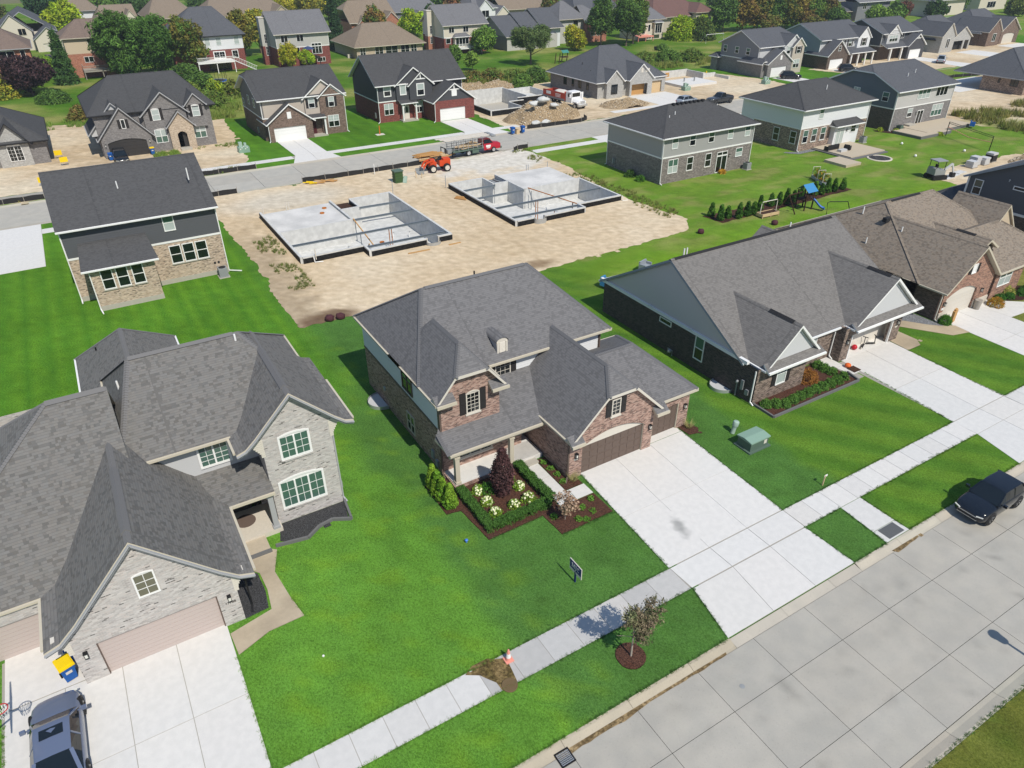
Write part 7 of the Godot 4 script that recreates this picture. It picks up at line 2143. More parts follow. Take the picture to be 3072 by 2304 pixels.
	for q in [[67.6,-27.1, "round green shrub under the double window, left"],[68.6,-26.8, "round green shrub under the double window, middle"],[70.2,-26.6, "round green shrub under the double window, right"],[71.4,-26.9, "green shrub at the far right of the window bed"]]:
		shrub("green_shrub", q[2], q[0], q[1],0.5,0.8, Color(0.05,0.14,0.025), {"n": 160})
	shrub("variegated_plant", "yellow striped leafy plant under the double window", 69.4,-27.3,0.7,1.0, Color(0.45,0.40,0.12), {"c2": Color(0.2,0.3,0.05), "n": 160})
	shrub("autumn_shrub", "russet twiggy shrub in the dry lawn at the right edge", 70.6,-23.6,0.7,1.1, Color(0.22,0.13,0.07), {"n": 140})
	k = 0
	var al := ["leftmost", "second", "third", "fourth", "fifth", "sixth", "seventh", "eighth", "ninth", "tenth", "eleventh", "twelfth", "thirteenth", "fourteenth", "fifteenth", "sixteenth", "rightmost"]
	for q in [[61.4,-56.9],[61.3,-55.4],[62.7,-55.6],[63.7,-54.8],[65.1,-54.9],[66.2,-54.95],[67.6,-55.3],[70.2,-55.9],[71.4,-55.7],[72.5,-55.5],[73.9,-55.6],[75.3,-55.7],[77.9,-55.8],[79.1,-55.7],[80.5,-55.85],[81.6,-55.7],[83.3,-55.7]]:
		tree("arborvitae", al[k] + " arborvitae in the backyard row by the blue roofed playset", q[0], q[1],1.6 + 0.25 * sin(k * 2.3),0.72, "thuja", Color(0.035,0.10,0.015), {"trunk": 0.02, "n": 260, "leaf": "scale", "sc": 1.5, "c2": Color(0.07,0.16,0.02), "grp": "arborvitae row behind the ranch houses", "cat": "shrub"})
		k += 1
	for q in [[75.4,-69.2, "orange flowers in a pot against the rear wall of the grey sided house", Color(0.5,0.28,0.03),0.5,0.9],[63.6,-74.5, "dark shrub against the side wall of the grey sided house", Color(0.05,0.11,0.02),0.9,1.4],[63.5,-72.2, "second low shrub beside the side wall of the grey sided house", Color(0.06,0.15,0.02),0.7,1.2],[115.6,-73.2, "yellow-green plant in the bed of the blue grey house", Color(0.28,0.35,0.03),0.5,0.9],[117.2,-71.3, "lime plant at the corner of the blue grey house", Color(0.28,0.35,0.03),0.5,0.8],[121.2,-66.2, "lime plant at the outer patio corner of the blue grey house", Color(0.28,0.35,0.03),0.5,0.9]]:
		shrub("garden_plant", q[2], q[0], q[1], q[4], q[5], q[3], {"n": 90, "sc": 1.6, "cat": "plant"})
	# weeds
	var w := scatter(13.4,15.8,-78,-62,500,3,0.02)
	tufts("weeds", w, 0.35, Color(0.13,0.19,0.04), Color(0.22,0.22,0.08), "weeds on the left margin of the sand lot", 1)
	w = scatter(56.5,59.5,-94,-55,600,4,-0.05)
	tufts("weeds", w, 0.45, Color(0.14,0.22,0.04), Color(0.26,0.24,0.08), "weeds on the right margin of the sand lot", 2)
	w = scatter(72,113,-150,-141.5,1600,5,-0.12)
	tufts("tall_grass", w, 1.5, Color(0.16,0.24,0.04), Color(0.28,0.27,0.08), "overgrown tall grass behind the poured basement", 3)
	w = scatter(22,47,-172,-141,1600,6,-0.03)
	tufts("tall_grass", w, 1.1, Color(0.16,0.26,0.04), Color(0.26,0.29,0.08), "overgrown grass between the two rows of houses", 4)
	w = scatter(113,150,-158,-141,900,8,0.02)
	tufts("tall_grass", w, 1.2, Color(0.16,0.24,0.04), Color(0.28,0.27,0.08), "rough grass behind the taupe grey two storey house", 5)
	w = scatter(134,175,-74,-56,1800,9,-0.05)
	tufts("tall_grass", w, 1.2, Color(0.17,0.22,0.04), Color(0.30,0.26,0.09), "weedy field right of the blue grey house", 6)
	w = scatter(-10,4,-155,-147,500,10,-0.1)
	tufts("weeds", w, 0.7, Color(0.13,0.25,0.03), Color(0.2,0.28,0.06), "weeds along the back of the left sand strip", 7)
	w = scatter(12.5,22,-122.3,-119.5,160,11,0.0)
	tufts("weeds", w, 0.4, Color(0.13,0.22,0.03), Color(0.25,0.26,0.08), "sparse weeds in front of the grey gabled house", 8)
	w = scatter(9.8,13.4,-121.6,-118.0,260,14,-0.4)
	tufts("weeds", w, 0.45, Color(0.12,0.25,0.03), Color(0.24,0.3,0.06), "patch of long grass beside the dark garage door", 9)
	w = scatter(-8,20,-107.5,-105.4,300,12,0.0)
	tufts("weeds", w, 0.4, Color(0.15,0.22,0.04), Color(0.3,0.27,0.1), "weeds on the far kerb strip", 10)

func fringe():
	# ragged blades leaning over the edges of walks, drives and kerbs
	org = Vector3.ZERO
	var b := MB.new()
	var g := RandomNumberGenerator.new(); g.seed = 5
	for k in 9:
		var p := V(g.randf_range(-0.06,0.06),0, g.randf_range(-0.05,0.05)); var e := p + V(g.randf_range(-0.05,0.05), g.randf_range(0.035,0.075), g.randf_range(-0.05,0.05))
		var s := V(g.randfn(),0, g.randfn()).normalized() * 0.009
		b.poly([p - s, p + s, e])
	var xs := []; var cs := []
	rng.seed = 14
	for q in [[-12,-18.14,20.4,-18.14],[29.0,-18.14,45.7,-18.14],[51.9,-18.14,59,-18.14],[-12,-16.53,20.5,-16.53],[33.75,-16.53,45.7,-16.53],[28.95,-16.53,31.95,-16.53],[-10,-13.4,19.85,-13.4],[29.05,-13.4,31.75,-13.4],[33.75,-13.4,45,-13.4],[20.45,-18.2,20.95,-26.7],[28.98,-18.2,29.3,-27.3],[20.54,-16.5,19.85,-13.4],[28.95,-16.5,29.05,-13.4],[-0.14,-24.6,-0.18,-18.2],[45.72,-18.2,46.2,-25.5],[51.85,-18.2,52.1,-25.8],[31.95,-16.4,31.75,-13.4],[33.74,-16.4,33.75,-13.4],[13.4,-24.8,17,-24.88],[17.05,-23.05,20.6,-23.05],[-9.35,-26,-9.35,-18],[3.3,-30.0,2.8,-28.6],[2.95,-26.6,3.25,-25.0],[8.2,-4.85,29.5,-4.85]]:
		var a := Vector2(q[0], q[1]); var e := Vector2(q[2], q[3])
		for k in int(a.distance_to(e) * 26):
			var p := a.lerp(e, rng.randf()) + Vector2(rng.randfn(), rng.randfn()) * 0.028
			xs.append(Transform3D(Basis(Vector3.UP, rng.randf() * TAU).scaled(Vector3.ONE * rng.randf_range(0.7,1.5)),V(p.x, 0.0, p.y)))
			cs.append(grass_near(p.x, p.y) * rng.randf_range(0.5,0.85))
	var o := foliage("grass_fringe", b.mesh(), xs, cs, M.leaf, self)
	meta(o, "ragged grass blades along the edges of the front walks and drives", "grass")
# ---------------------------------------------------------------- trees
func trees():
	var dk := Color(0.05,0.10,0.025); var md := Color(0.09,0.165,0.03); var lt := Color(0.15,0.24,0.04)
	var ye := Color(0.26,0.31,0.02); var li := Color(0.20,0.34,0.02); var br := Color(0.16,0.10,0.035); var ol := Color(0.12,0.145,0.03); var go := Color(0.36,0.30,0.03)
	tree("street_tree", "young sparse tree with reddish green leaves in the mulch ring by the pavement", 15.32,-15.0,4.3,2.3, "loose", Color(0.12,0.15,0.065), {"trunk": 1.4, "n": 400, "leaf": "fine", "sc": 1.25, "c2": Color(0.19,0.15,0.10), "tr": 0.05, "bark": "bark_pale"})
	tree("plum_tree", "round dark purple tree on the lawn at the upper left", -4.4,-185.3,7.8,9.5, "round", Color(0.035,0.022,0.024), {"trunk": 1.2, "n": 1500, "c2": Color(0.055,0.03,0.032)})
	tree("spruce", "tall narrow green spruce left of the weathered deck", 2.65,-196.4,11.0,6.2, "cone", Color(0.035,0.08,0.022), {"trunk": 0.2, "n": 1100, "leaf": "needle", "sc": 1.1, "c2": Color(0.06,0.12,0.03)})
	tree("pine_tree", "broad dark green pine, left of the great pair behind the grey gabled house", 15.2,-198.0,14.6,9.5, "oval", Color(0.045,0.10,0.02), {"trunk": 0.6, "n": 1900, "leaf": "needle", "sc": 1.3, "c2": Color(0.085,0.165,0.03)})
	tree("pine_tree", "broad dark green pine, right of the great pair behind the grey gabled house", 21.2,-196.5,14.6,9.0, "oval", Color(0.045,0.105,0.02), {"trunk": 0.6, "n": 1900, "leaf": "needle", "sc": 1.3, "c2": Color(0.085,0.17,0.03)})
	tree("maple_tree", "tall maple turning bronze at the top, in front of the white deck house", 29.0,-196.0,13.6,7.2, "oval", md, {"trunk": 1.0, "n": 1500, "c2": Color(0.17,0.13,0.03)})
	tree("maple_tree", "bright yellow-green maple near the top left corner", 8.0,-284,10.2,12.0, "round", Color(0.24,0.36,0.02), {"n": 1100, "sc": 1.5, "c2": ye})
	tree("spruce", "dark blue green conifer behind the bright yellow-green maple", 4.0,-318,13.5,10.0, "oval", Color(0.03,0.07,0.025), {"n": 900, "sc": 1.5})
	tree("shade_tree", "dark tree with rusty leaves at the very top left corner", -13,-330,9.5,12, "round", dk, {"n": 600, "sc": 1.6, "c2": br})
	tree("shade_tree", "green tree behind the beige gable roofs, top left", 24,-335,9,11, "round", md, {"n": 500, "sc": 1.6})
	tree("shade_tree", "dark green tree by the long taupe roof, top edge", 35,-338,9,12, "round", dk, {"n": 500, "sc": 1.6})
	tree("maple_tree", "olive and gold maple, left of the pair beside the white deck house", 46.6,-217,12.4,6.4, "oval", ol, {"n": 900, "sc": 1.15, "c2": Color(0.24,0.19,0.03)})
	tree("maple_tree", "olive and gold maple, right of the pair beside the shaft chimney", 52.0,-222,11.4,6.4, "oval", md, {"n": 800, "sc": 1.2, "c2": go})
	tree("maple_tree", "golden maple at the top edge over the long taupe roof", 90.0,-296,9.5,10, "round", go, {"n": 600, "sc": 1.5, "c2": ol})
	tree("maple_tree", "gold and green maple at the top edge near the salmon brick corner", 82.0,-300,8.5,9, "round", ye, {"n": 500, "sc": 1.5, "c2": go})
	tree("spruce", "tall dark spruce at the left end of the tan ranch", 72.6,-217.5,13.4,7.0, "cone", Color(0.028,0.06,0.026), {"trunk": 0.2, "n": 1100, "leaf": "needle", "sc": 1.15, "c2": Color(0.04,0.085,0.03)})
	tree("maple_tree", "bronze topped maple behind the tan ranch roof", 92.0,-237,9.2,6.6, "oval", md, {"n": 900, "sc": 1.2, "c2": Color(0.24,0.12,0.04)})
	tree("maple_tree", "lime green maple behind the right end of the tan ranch roof", 103.5,-233,7.6,8.4, "round", li, {"n": 800, "sc": 1.25, "c2": ye})
	tree("shade_tree", "dark rounded tree left of the cream house chimney cap", 116.5,-246,8.4,4.6, "oval", dk, {"n": 500, "sc": 1.2})
	tree("shade_tree", "green tree at the top edge behind the slate grey gabled house", 98,-300,9,12, "round", dk, {"n": 500, "sc": 1.6})
	tree("maple_tree", "rust coloured maple right of the cream house roof", 122.5,-243,10.0,6.2, "oval", Color(0.22,0.10,0.05), {"n": 700, "sc": 1.3, "c2": Color(0.12,0.11,0.04)})
	tree("shade_tree", "green tree at the top edge above the white bay tower", 128,-300,8.5,14, "round", md, {"n": 600, "sc": 1.6, "c2": dk})
	tree("shade_tree", "round green tree at the right corner of the cream house", 103.4,-187.4,6.2,7.4, "round", Color(0.075,0.17,0.025), {"n": 900, "c2": lt})
	tree("young_tree", "thin young tree on the lawn behind the red brick house, left one", 89.0,-175.8,3.9,3.2, "oval", md, {"n": 320, "trunk": 1.1})
	tree("young_tree", "thin young tree on the lawn behind the red brick house, nearer one", 87.8,-164.3,3.9,3.0, "oval", lt, {"n": 320, "trunk": 1.1})
	shrub("autumn_shrub", "orange shrub under the white balcony", 90.6,-182.5,2.6,3.6, Color(0.36,0.16,0.04), {"leaf": "mid", "c2": Color(0.28,0.2,0.05), "n": 260, "sc": 1.2})
	tree("willow_tree", "wide willowy grey green tree with spreading limbs, behind the unfinished house", 104.8,-164.7,10.0,11.5, "loose", Color(0.075,0.125,0.04), {"n": 1700, "leaf": "willow", "c2": Color(0.13,0.18,0.06), "trunk": 2.2, "tr": 0.3})
	tree("maple_tree", "small yellow maple in front of the orange brick wing", 129.0,-179.6,6.0,6.2, "round", ye, {"n": 900, "sc": 0.95, "c2": go, "trunk": 0.8})
	tree("shade_tree", "tall dense green tree left of the beige bay house, front one", 147.0,-179,13.4,8.0, "oval", md, {"n": 1500, "c2": dk})
	tree("shade_tree", "tall dark tree left of the beige bay house, behind", 141.5,-184,12.8,8.6, "oval", dk, {"n": 1400, "c2": md})
	tree("shade_tree", "tall green tree with gold tints beside the beige bay house", 152.0,-182,12.4,7.0, "oval", md, {"n": 1300, "c2": ol})
	shrub("yellow_shrub", "big lime yellow shrub in front of the dusty red roof, left one", 170.5,-181.5,6.6,8.4, li, {"leaf": "far", "n": 900, "c2": ye, "sc": 1.0})
	shrub("dark_shrub", "big dark green shrub between the two yellow ones", 175.6,-178.5,6.0,8.6, dk, {"leaf": "far", "n": 900, "c2": ol})
	shrub("yellow_shrub", "lime yellow shrub in front of the dusty red roof, right one", 181.0,-184,6.0,6.4, ye, {"leaf": "far", "n": 700, "c2": li})
	# wood behind the lawns at the right
	rng.seed = 31
	var wl := ["dark green tree at the left end of the wood", "tall brown tinged tree in the left wood", "golden olive tree in the left wood", "tall dark tree in the middle of the wood", "gold crowned tree in the middle of the wood", "bronze tree in the middle of the wood", "dense green tree right of the middle of the wood", "low bushy tree at the front of the wood", "olive tree in front of the salmon brick house", "green tree beside the salmon brick house", "round dark tree before the salmon brick house", "small rusty tree under the wood edge"]
	var wp := [[196,-189,11.5,8,0],[203,-187,12.5,8.5,4],[209,-186,12.5,8,5],[214,-184,12,8,0],[219,-183,11.5,8.5,5],[224,-182,11,8,4],[229,-181,10.5,8,1],[206,-179,5.5,8,3],[236,-180,9.5,8,3],[241,-184,8.5,6,1],[233,-174,6.5,7.5,0],[222,-173.5,4.5,8,3]]
	var pal := [dk, md, lt, ol, br, Color(0.22,0.18,0.03)]
	for k in wp.size():
		var q: Array = wp[k]
		tree("wood_tree", wl[k], q[0], q[1], q[2], q[3], "oval", pal[q[4]], {"n": 900, "sc": 1.25, "c2": pal[(q[4] + 1) % 6], "trunk": 0.8})
	var rl := ["lime green tree before the slate skylight house", "green tree left of the maroon bush", "maroon tree among the far gardens", "row of dark arborvitae trees, first by the pool fence", "dark tree behind the pool fence", "tall green tree at the right edge of the pool", "bronze tree on the far right skyline", "green tree on the far right skyline", "dark tree above the brown brick roof", "bushy tree right of the brown brick house", "olive tree at the top right corner", "dense dark tree at the right edge, top"]
	var rp := [[262,-178,5.4,8.5,2],[270,-176,4.6,5,1],[288,-186,5.4,6,6],[281,-184,5.2,5,0],[300,-180,5.6,7,0],[330,-190,7,9,1],[352,-196,8,10,4],[372,-196,8.5,12,1],[330,-166,6.0,8,3],[344,-170,7.0,10,1],[366,-176,8,11,3],[386,-178,9.0,14,0]]
	for k in rp.size():
		var q: Array = rp[k]
		var c: Color = Color(0.13,0.03,0.035) if q[4] == 6 else pal[q[4]]
		tree("garden_tree", rl[k], q[0], q[1], q[2], q[3], "round", c, {"n": 700, "sc": 1.4, "c2": c.lerp(md, 0.3), "trunk": 0.4})
	# the band of tree tops along the upper edge
	var tp := [[150,-300,11,14,0, "dark tree behind the tan brick house, left"],[168,-296,10,13,4, "rusty tree behind the tan brick house, right"],[163,-243,8.6,6.0,4, "rust tinged tree beside the tan brick house"],[206,-286,9,13,1, "green tree on the skyline behind the red roofed brick house"],[222,-276,10,13,0, "dark tree on the skyline above the dusty red roof"],[238,-262,10,14,5, "golden tree on the skyline right of the dusty red roof"],[255,-256,10,14,0, "dark tree on the skyline behind the salmon brick house"],[275,-250,10,14,1, "green tree on the skyline behind the slate skylight house"],[296,-244,10,15,0, "dark tree on the skyline behind the pale sunroom house"],[320,-240,10,15,4, "bronze tree on the skyline behind the pale sunroom house"],[345,-236,10,16,1, "green tree on the skyline behind the pergola house"],[372,-232,10,16,5, "gold tree on the skyline by the pergola house"],[398,-226,11,17,0, "dark tree at the far end of the skyline"],[184,-226,9.5,6,0, "purple dark tree behind the beige bay house"],[114,-318,10,15,1, "green tree behind the gabled house at the top edge"],[60,-338,8,12,0, "dark tree above the long taupe roof"]]
	for q in tp:
		tree("skyline_tree", q[5], q[0], q[1], q[2], q[3], "round", pal[q[4]], {"n": 520, "sc": 1.7, "c2": md, "trunk": 0.5})
	# shrubs between the rows
	for q in [["round dark hedge bush on the dry lawn by the purple tree", -1.0,-174.5,2.0,5.6, md, dk],["low yellow green bush at the left edge before the orange brick house", -9.6,-184.5,4.2,5.6, lt, go],["low rust tinged bush at the back of the left sand strip", 2.6,-153.5,2.3,4.0, ol, br],["clipped shrub beside the maroon car drive", -0.6,-226,2.4,5, li, md]]:
		shrub("bush", q[0], q[1], q[2], q[3], q[4], q[5], {"leaf": "mid", "n": 420, "c2": q[6], "sc": 1.5})
	tree("willow_tree", "yellow leaved weeping tree in front of the red brick wall with the umbrella deck", 50.6,-189.5,5.6,5.6, "loose", ye, {"n": 700, "leaf": "willow", "c2": go, "trunk": 1.0})
	tree("willow_tree", "second yellow leaved tree beside the umbrella deck", 54.6,-188.5,4.2,5.0, "loose", ye, {"n": 500, "leaf": "willow", "c2": li, "trunk": 0.8})
	tree("evergreen", "bushy evergreen between the brown brick and the red brick houses", 45.4,-146.5,4.6,4.2, "cone", Color(0.045,0.09,0.03), {"n": 520, "leaf": "needle", "c2": Color(0.07,0.13,0.04), "trunk": 0.2})
	tree("evergreen", "smaller evergreen just right of the brown brick house", 43.6,-141.5,3.2,3.2, "cone", Color(0.05,0.10,0.03), {"n": 360, "leaf": "needle", "trunk": 0.2})
	tree("young_tree", "yellow green young tree in the overgrown strip, left one", 27.2,-160.2,3.6,2.6, "oval", lt, {"n": 260, "c2": ye, "trunk": 0.6})
	tree("young_tree", "reddish young tree in the overgrown strip, right one", 30.6,-160.0,3.4,2.4, "oval", lt, {"n": 240, "c2": br, "trunk": 0.6})
	for q in [["dark bushes under the bronze topped maple, left clump", 25.0,-180,4.4,7.0, dk, md],["dark bushes beside the trampoline", 26.6,-170.5,3.4,6.0, md, dk],["yellow tinted bush clump at the back of the grey gabled house", 22.8,-163,3.0,4.0, lt, ol],["dense bush at the back corner of the grey gabled house", 25.5,-153,2.6,4.4, md, ol]]:
		shrub("bush", q[0], q[1], q[2], q[3], q[4], q[5], {"leaf": "mid", "n": 460, "c2": q[6], "sc": 1.6})
	var bl := ["rust brown bush at the left of the wild hedge behind the basement", "brown bush second from the left in the wild hedge", "olive bush in the middle of the wild hedge", "dark bush in the wild hedge near the unfinished house", "green bush in the wild hedge nearest the unfinished house", "low bush by the soccer goal lawn", "wide bush left of the taupe grey house", "dark rounded shrub close to the taupe grey house"]
	var bp := [[79,-148,2.6,5, br],[83.5,-147,2.8,5.5, br],[88,-145,2.6,5.5, ol],[92.5,-143.5,2.8,5, dk],[86,-138.5,2.4,4, md],[131,-152,2.2,5, ol],[137.5,-150,2.6,6, md],[143,-147.5,2.8,6, ol]]
	for k in bp.size():
		var q: Array = bp[k]
		shrub("wild_bush", bl[k], q[0], q[1], q[2], q[3], q[4], {"leaf": "mid", "n": 380, "c2": md, "sc": 1.6})
	shrub("bush", "small dark bush on the lawn by the soccer goal", 150,-166.5,1.6,3, md, {"leaf": "mid", "n": 160, "sc": 1.4})
# ---------------------------------------------------------------- vehicles
func put(x: float, z: float, turn: float) -> Transform3D:
	return Transform3D(Basis(Vector3.UP, turn),V(x, 0, z))

func wheel(X: Transform3D, x: float, z: float, r: float, w: float, rim := "silver"):
	var b := MB.new()
	var side := 1.0 if z > 0 else -1.0
	b.xf = X * Transform3D(Basis(Vector3.RIGHT, side * PI / 2),V(x, r, z))
	b.lathe(Vector3.ZERO, [[r * 0.6,-w / 2],[r * 0.92,-w / 2],[r, -w * 0.3],[r, w * 0.3],[r * 0.92, w / 2],[r * 0.62, w / 2]],18)
	var t := part("wheel", b, M.rubber)
	var c := MB.new(); c.xf = b.xf
	c.lathe(Vector3.ZERO, [[r * 0.63, w / 2 - 0.02],[r * 0.5, w / 2 - 0.05],[r * 0.16, w / 2 - 0.03],[0, w / 2 - 0.02]],18)
	for k in 5:
		var a := TAU * k / 5.0
		c.bar(V(0, w / 2 - 0.035,0),V(cos(a) * r * 0.6, w / 2 - 0.015, sin(a) * r * 0.6),0.06,0.03)
	part("rim", c, M[rim], t)

# body profile: stations [x, half width, sill, belt]; cabin stations [x, height, half width at the top]
func car(nm: String, label: String, x: float, z: float, turn: float, kind: String, paint: String, L := 4.5, W := 1.84, H := 1.62, cat := "car"):
	thing(nm, label, cat, V(x, 0, z))
	var X := put(x, z, turn)
	var w := W / 2; var h := L / 2
	var hood := 0.98 if kind != "sedan" else 0.84
	var belt := 1.06 if kind != "sedan" else 0.96
	var st: Array
	match kind:
		"pickup": st = [[h, 0.74,0.45,0.80],[h - 0.12,0.92,0.36,0.98],[h - 0.6,1.0,0.36,1.08],[h - 1.5,1.0,0.36,1.12],[h - 2.2,1.0,0.36,1.16],[-h * 0.22,1.0,0.36,1.2],[-h * 0.3,1.0,0.36,1.2],[-h + 0.25,1.0,0.4,1.2],[-h + 0.05,0.97,0.45,1.18],[-h, 0.93,0.5,1.1]]
		"sedan": st = [[h, 0.55,0.38,0.55],[h - 0.1,0.78,0.3,0.66],[h - 0.4,0.94,0.27,0.76],[h - 1.0,1.0,0.25, hood],[h - 1.45,1.0,0.25,0.93],[0.0,1.0,0.25, belt],[-h + 1.4,1.0,0.25, belt + 0.02],[-h + 0.7,0.98,0.27, belt],[-h + 0.2,0.9,0.32,0.94],[-h, 0.72,0.42,0.78]]
		_: st = [[h, 0.62,0.42,0.66],[h - 0.08,0.82,0.34,0.8],[h - 0.35,0.96,0.3,0.92],[h - 0.95,1.0,0.28, hood],[h - 1.35,1.0,0.28,1.03],[0.0,1.0,0.28, belt],[-h + 1.2,1.0,0.3, belt + 0.04],[-h + 0.4,0.97,0.34, belt + 0.06],[-h + 0.1,0.9,0.4,1.0],[-h, 0.8,0.48,0.8]]
	var rows := []
	for s in st:
		var ww: float = w * s[1]; var y0: float = s[2]; var y1: float = s[3]
		var line := PackedVector3Array()
		for q in [[-0.9, y0],[-0.985, y0 + 0.1],[-1.0, lerpf(y0, y1,0.45)],[-0.985, lerpf(y0, y1,0.75)],[-0.93, y1 - 0.04],[-0.8, y1],[-0.4, y1 + 0.035],[0.0, y1 + 0.045],[0.4, y1 + 0.035],[0.8, y1],[0.93, y1 - 0.04],[0.985, lerpf(y0, y1,0.75)],[1.0, lerpf(y0, y1,0.45)],[0.985, y0 + 0.1],[0.9, y0]]:
			line.append(V(s[0], q[1], q[0] * ww))
		rows.append(line)
	var b := MB.new(); b.xf = X
	b.grid(rows)
	b.poly(Array(rows[0])); b.poly(Array(rows[-1]), true)
	part("body", b, M[paint])
	# cabin: glass shell with a painted roof and pillars
	var cs: Array
	match kind:
		"pickup": cs = [[h - 2.0,1.14,0.84],[h - 2.65, H - 0.05,0.74],[h - 3.1, H, 0.74],[-0.62, H - 0.02,0.74],[-0.9,1.2,0.84]]
		"sedan": cs = [[h - 1.3,0.93,0.8],[h - 2.0, H - 0.06,0.68],[h - 2.4, H, 0.68],[-h + 1.35, H - 0.05,0.66],[-h + 0.45,1.0,0.74]]
		_: cs = [[h - 1.25,1.05,0.84],[h - 2.0, H - 0.07,0.72],[h - 2.4, H, 0.74],[-h + 0.75, H - 0.05,0.72],[-h + 0.3,1.1,0.8]]
	rows = []
	for i in cs.size():
		var s: Array = cs[i]
		var lo := belt + 0.02 if i > 0 and i < cs.size() - 1 else float(s[1]) - 0.02
		var wl := w * 0.93
		rows.append(PackedVector3Array([V(s[0], lo, -wl),V(s[0], lerpf(lo, s[1],0.95),-w * s[2]),V(s[0], s[1],-w * (s[2] - 0.06)),V(s[0], s[1] + 0.02,0),V(s[0], s[1], w * (s[2] - 0.06)),V(s[0], lerpf(lo, s[1],0.95), w * s[2]),V(s[0], lo, wl)]))
	b = nb(X)
	for i in rows.size() - 1:
		for j in 6: b.poly([rows[i][j], rows[i + 1][j], rows[i + 1][j + 1], rows[i][j + 1]], true)
	part("windows", b, M.glass)
	b = nb(X)
	var a1: Array = cs[1]; var a3: Array = cs[3]
	var rt := []
	for i in [1,2,3]:
		var s: Array = cs[i]
		rt.append(PackedVector3Array([V(s[0], s[1] - 0.02,-w * s[2] - 0.005),V(s[0], s[1] + 0.012,-w * (s[2] - 0.08)),V(s[0], s[1] + 0.035,0),V(s[0], s[1] + 0.012, w * (s[2] - 0.08)),V(s[0], s[1] - 0.02, w * s[2] + 0.005)]))
	b.grid(rt)
	for s in [-1.0,1.0]:
		b.bar(V(cs[0][0] - 0.05, cs[0][1], s * w * 0.9),V(a1[0], a1[1] - 0.02, s * w * a1[2]),0.07,0.05)
		b.bar(V(cs[4][0], cs[4][1], s * w * 0.86),V(a3[0], a3[1] - 0.02, s * w * a3[2]),0.14,0.06)
		var mx := lerpf(cs[1][0], cs[3][0],0.48)
		b.bar(V(mx, belt, s * w * 0.935),V(mx - 0.05, H - 0.05, s * w * (cs[2][2] + 0.005)),0.08,0.03)
	part("roof", b, M[paint])
	for s in [-1.0,1.0]:
		b = nb(X)
		b.box(cs[0][0] - 0.35, cs[0][0] - 0.22, belt - 0.02, belt + 0.13, s * w * 1.16 - 0.1, s * w * 1.16 + 0.1); b.box(cs[0][0] - 0.3, cs[0][0] - 0.25, belt, belt + 0.04, minf(s * w * 0.9, s * w * 1.1), maxf(s * w * 0.9, s * w * 1.1))
		part("mirror", b, M[paint])
		b = nb(X)
		var fx: float = st[1][0]
		b.bar(V(fx + 0.01, st[1][3] - 0.09, s * w * 0.86),V(fx + 0.1, st[1][3] - 0.13, s * w * 0.5),0.06,0.05)
		part("headlight", b, M.frost)
		b = nb(X)
		b.box(-h - 0.01,-h + 0.14, st[-1][3] - 0.16, st[-1][3] - 0.02, s * w * 0.76 - 0.16, s * w * 0.76 + 0.13)
		part("taillight", b, M.red)
	b = nb(X)
	b.box(h - 0.06, h + 0.015,0.42, st[0][3] - 0.06,-w * 0.55, w * 0.55)
	part("grille", b, M.plastic_black)
	b = nb(X)
	b.bar(V(h + 0.02, st[0][3] - 0.05,-w * 0.55),V(h + 0.02, st[0][3] - 0.05, w * 0.55),0.03); b.bar(V(h, 0.4,-w * 0.6),V(h, 0.4, w * 0.6),0.03)
	part("chrome_strip", b, M.silver, null, "stuff")
	if kind == "pickup":
		b = nb(X)
		b.box(-h + 0.15,-1.0,1.2,1.262,-w * 0.78, w * 0.78, "d")
		part("bed_liner", b, M.plastic_black)
	var r := 0.36 if kind != "pickup" else 0.42
	for q in [[h - 0.88,1.0],[h - 0.88,-1.0],[-h + 0.86,1.0],[-h + 0.86,-1.0]]:
		b = nb(); b.xf = X * Transform3D(Basis(Vector3.RIGHT, PI / 2),V(q[0], r + 0.02, q[1] * (w - 0.1)))
		b.lathe(Vector3.ZERO, [[0.0,-0.112],[r * 1.17,-0.112],[r * 1.17,0.112],[0.0,0.112]],18)
		part("wheel_arch", b, M.plastic_black)
		wheel(X, q[0], q[1] * (w - 0.1), r, 0.24)
	if kind == "sedan":
		b = nb(X)
		var sx: float = cs[2][0]
		b.box(sx - 0.35, sx + 0.12, H + 0.012, H + 0.028,-0.42,0.42)
		part("sunroof", b, M.glass)

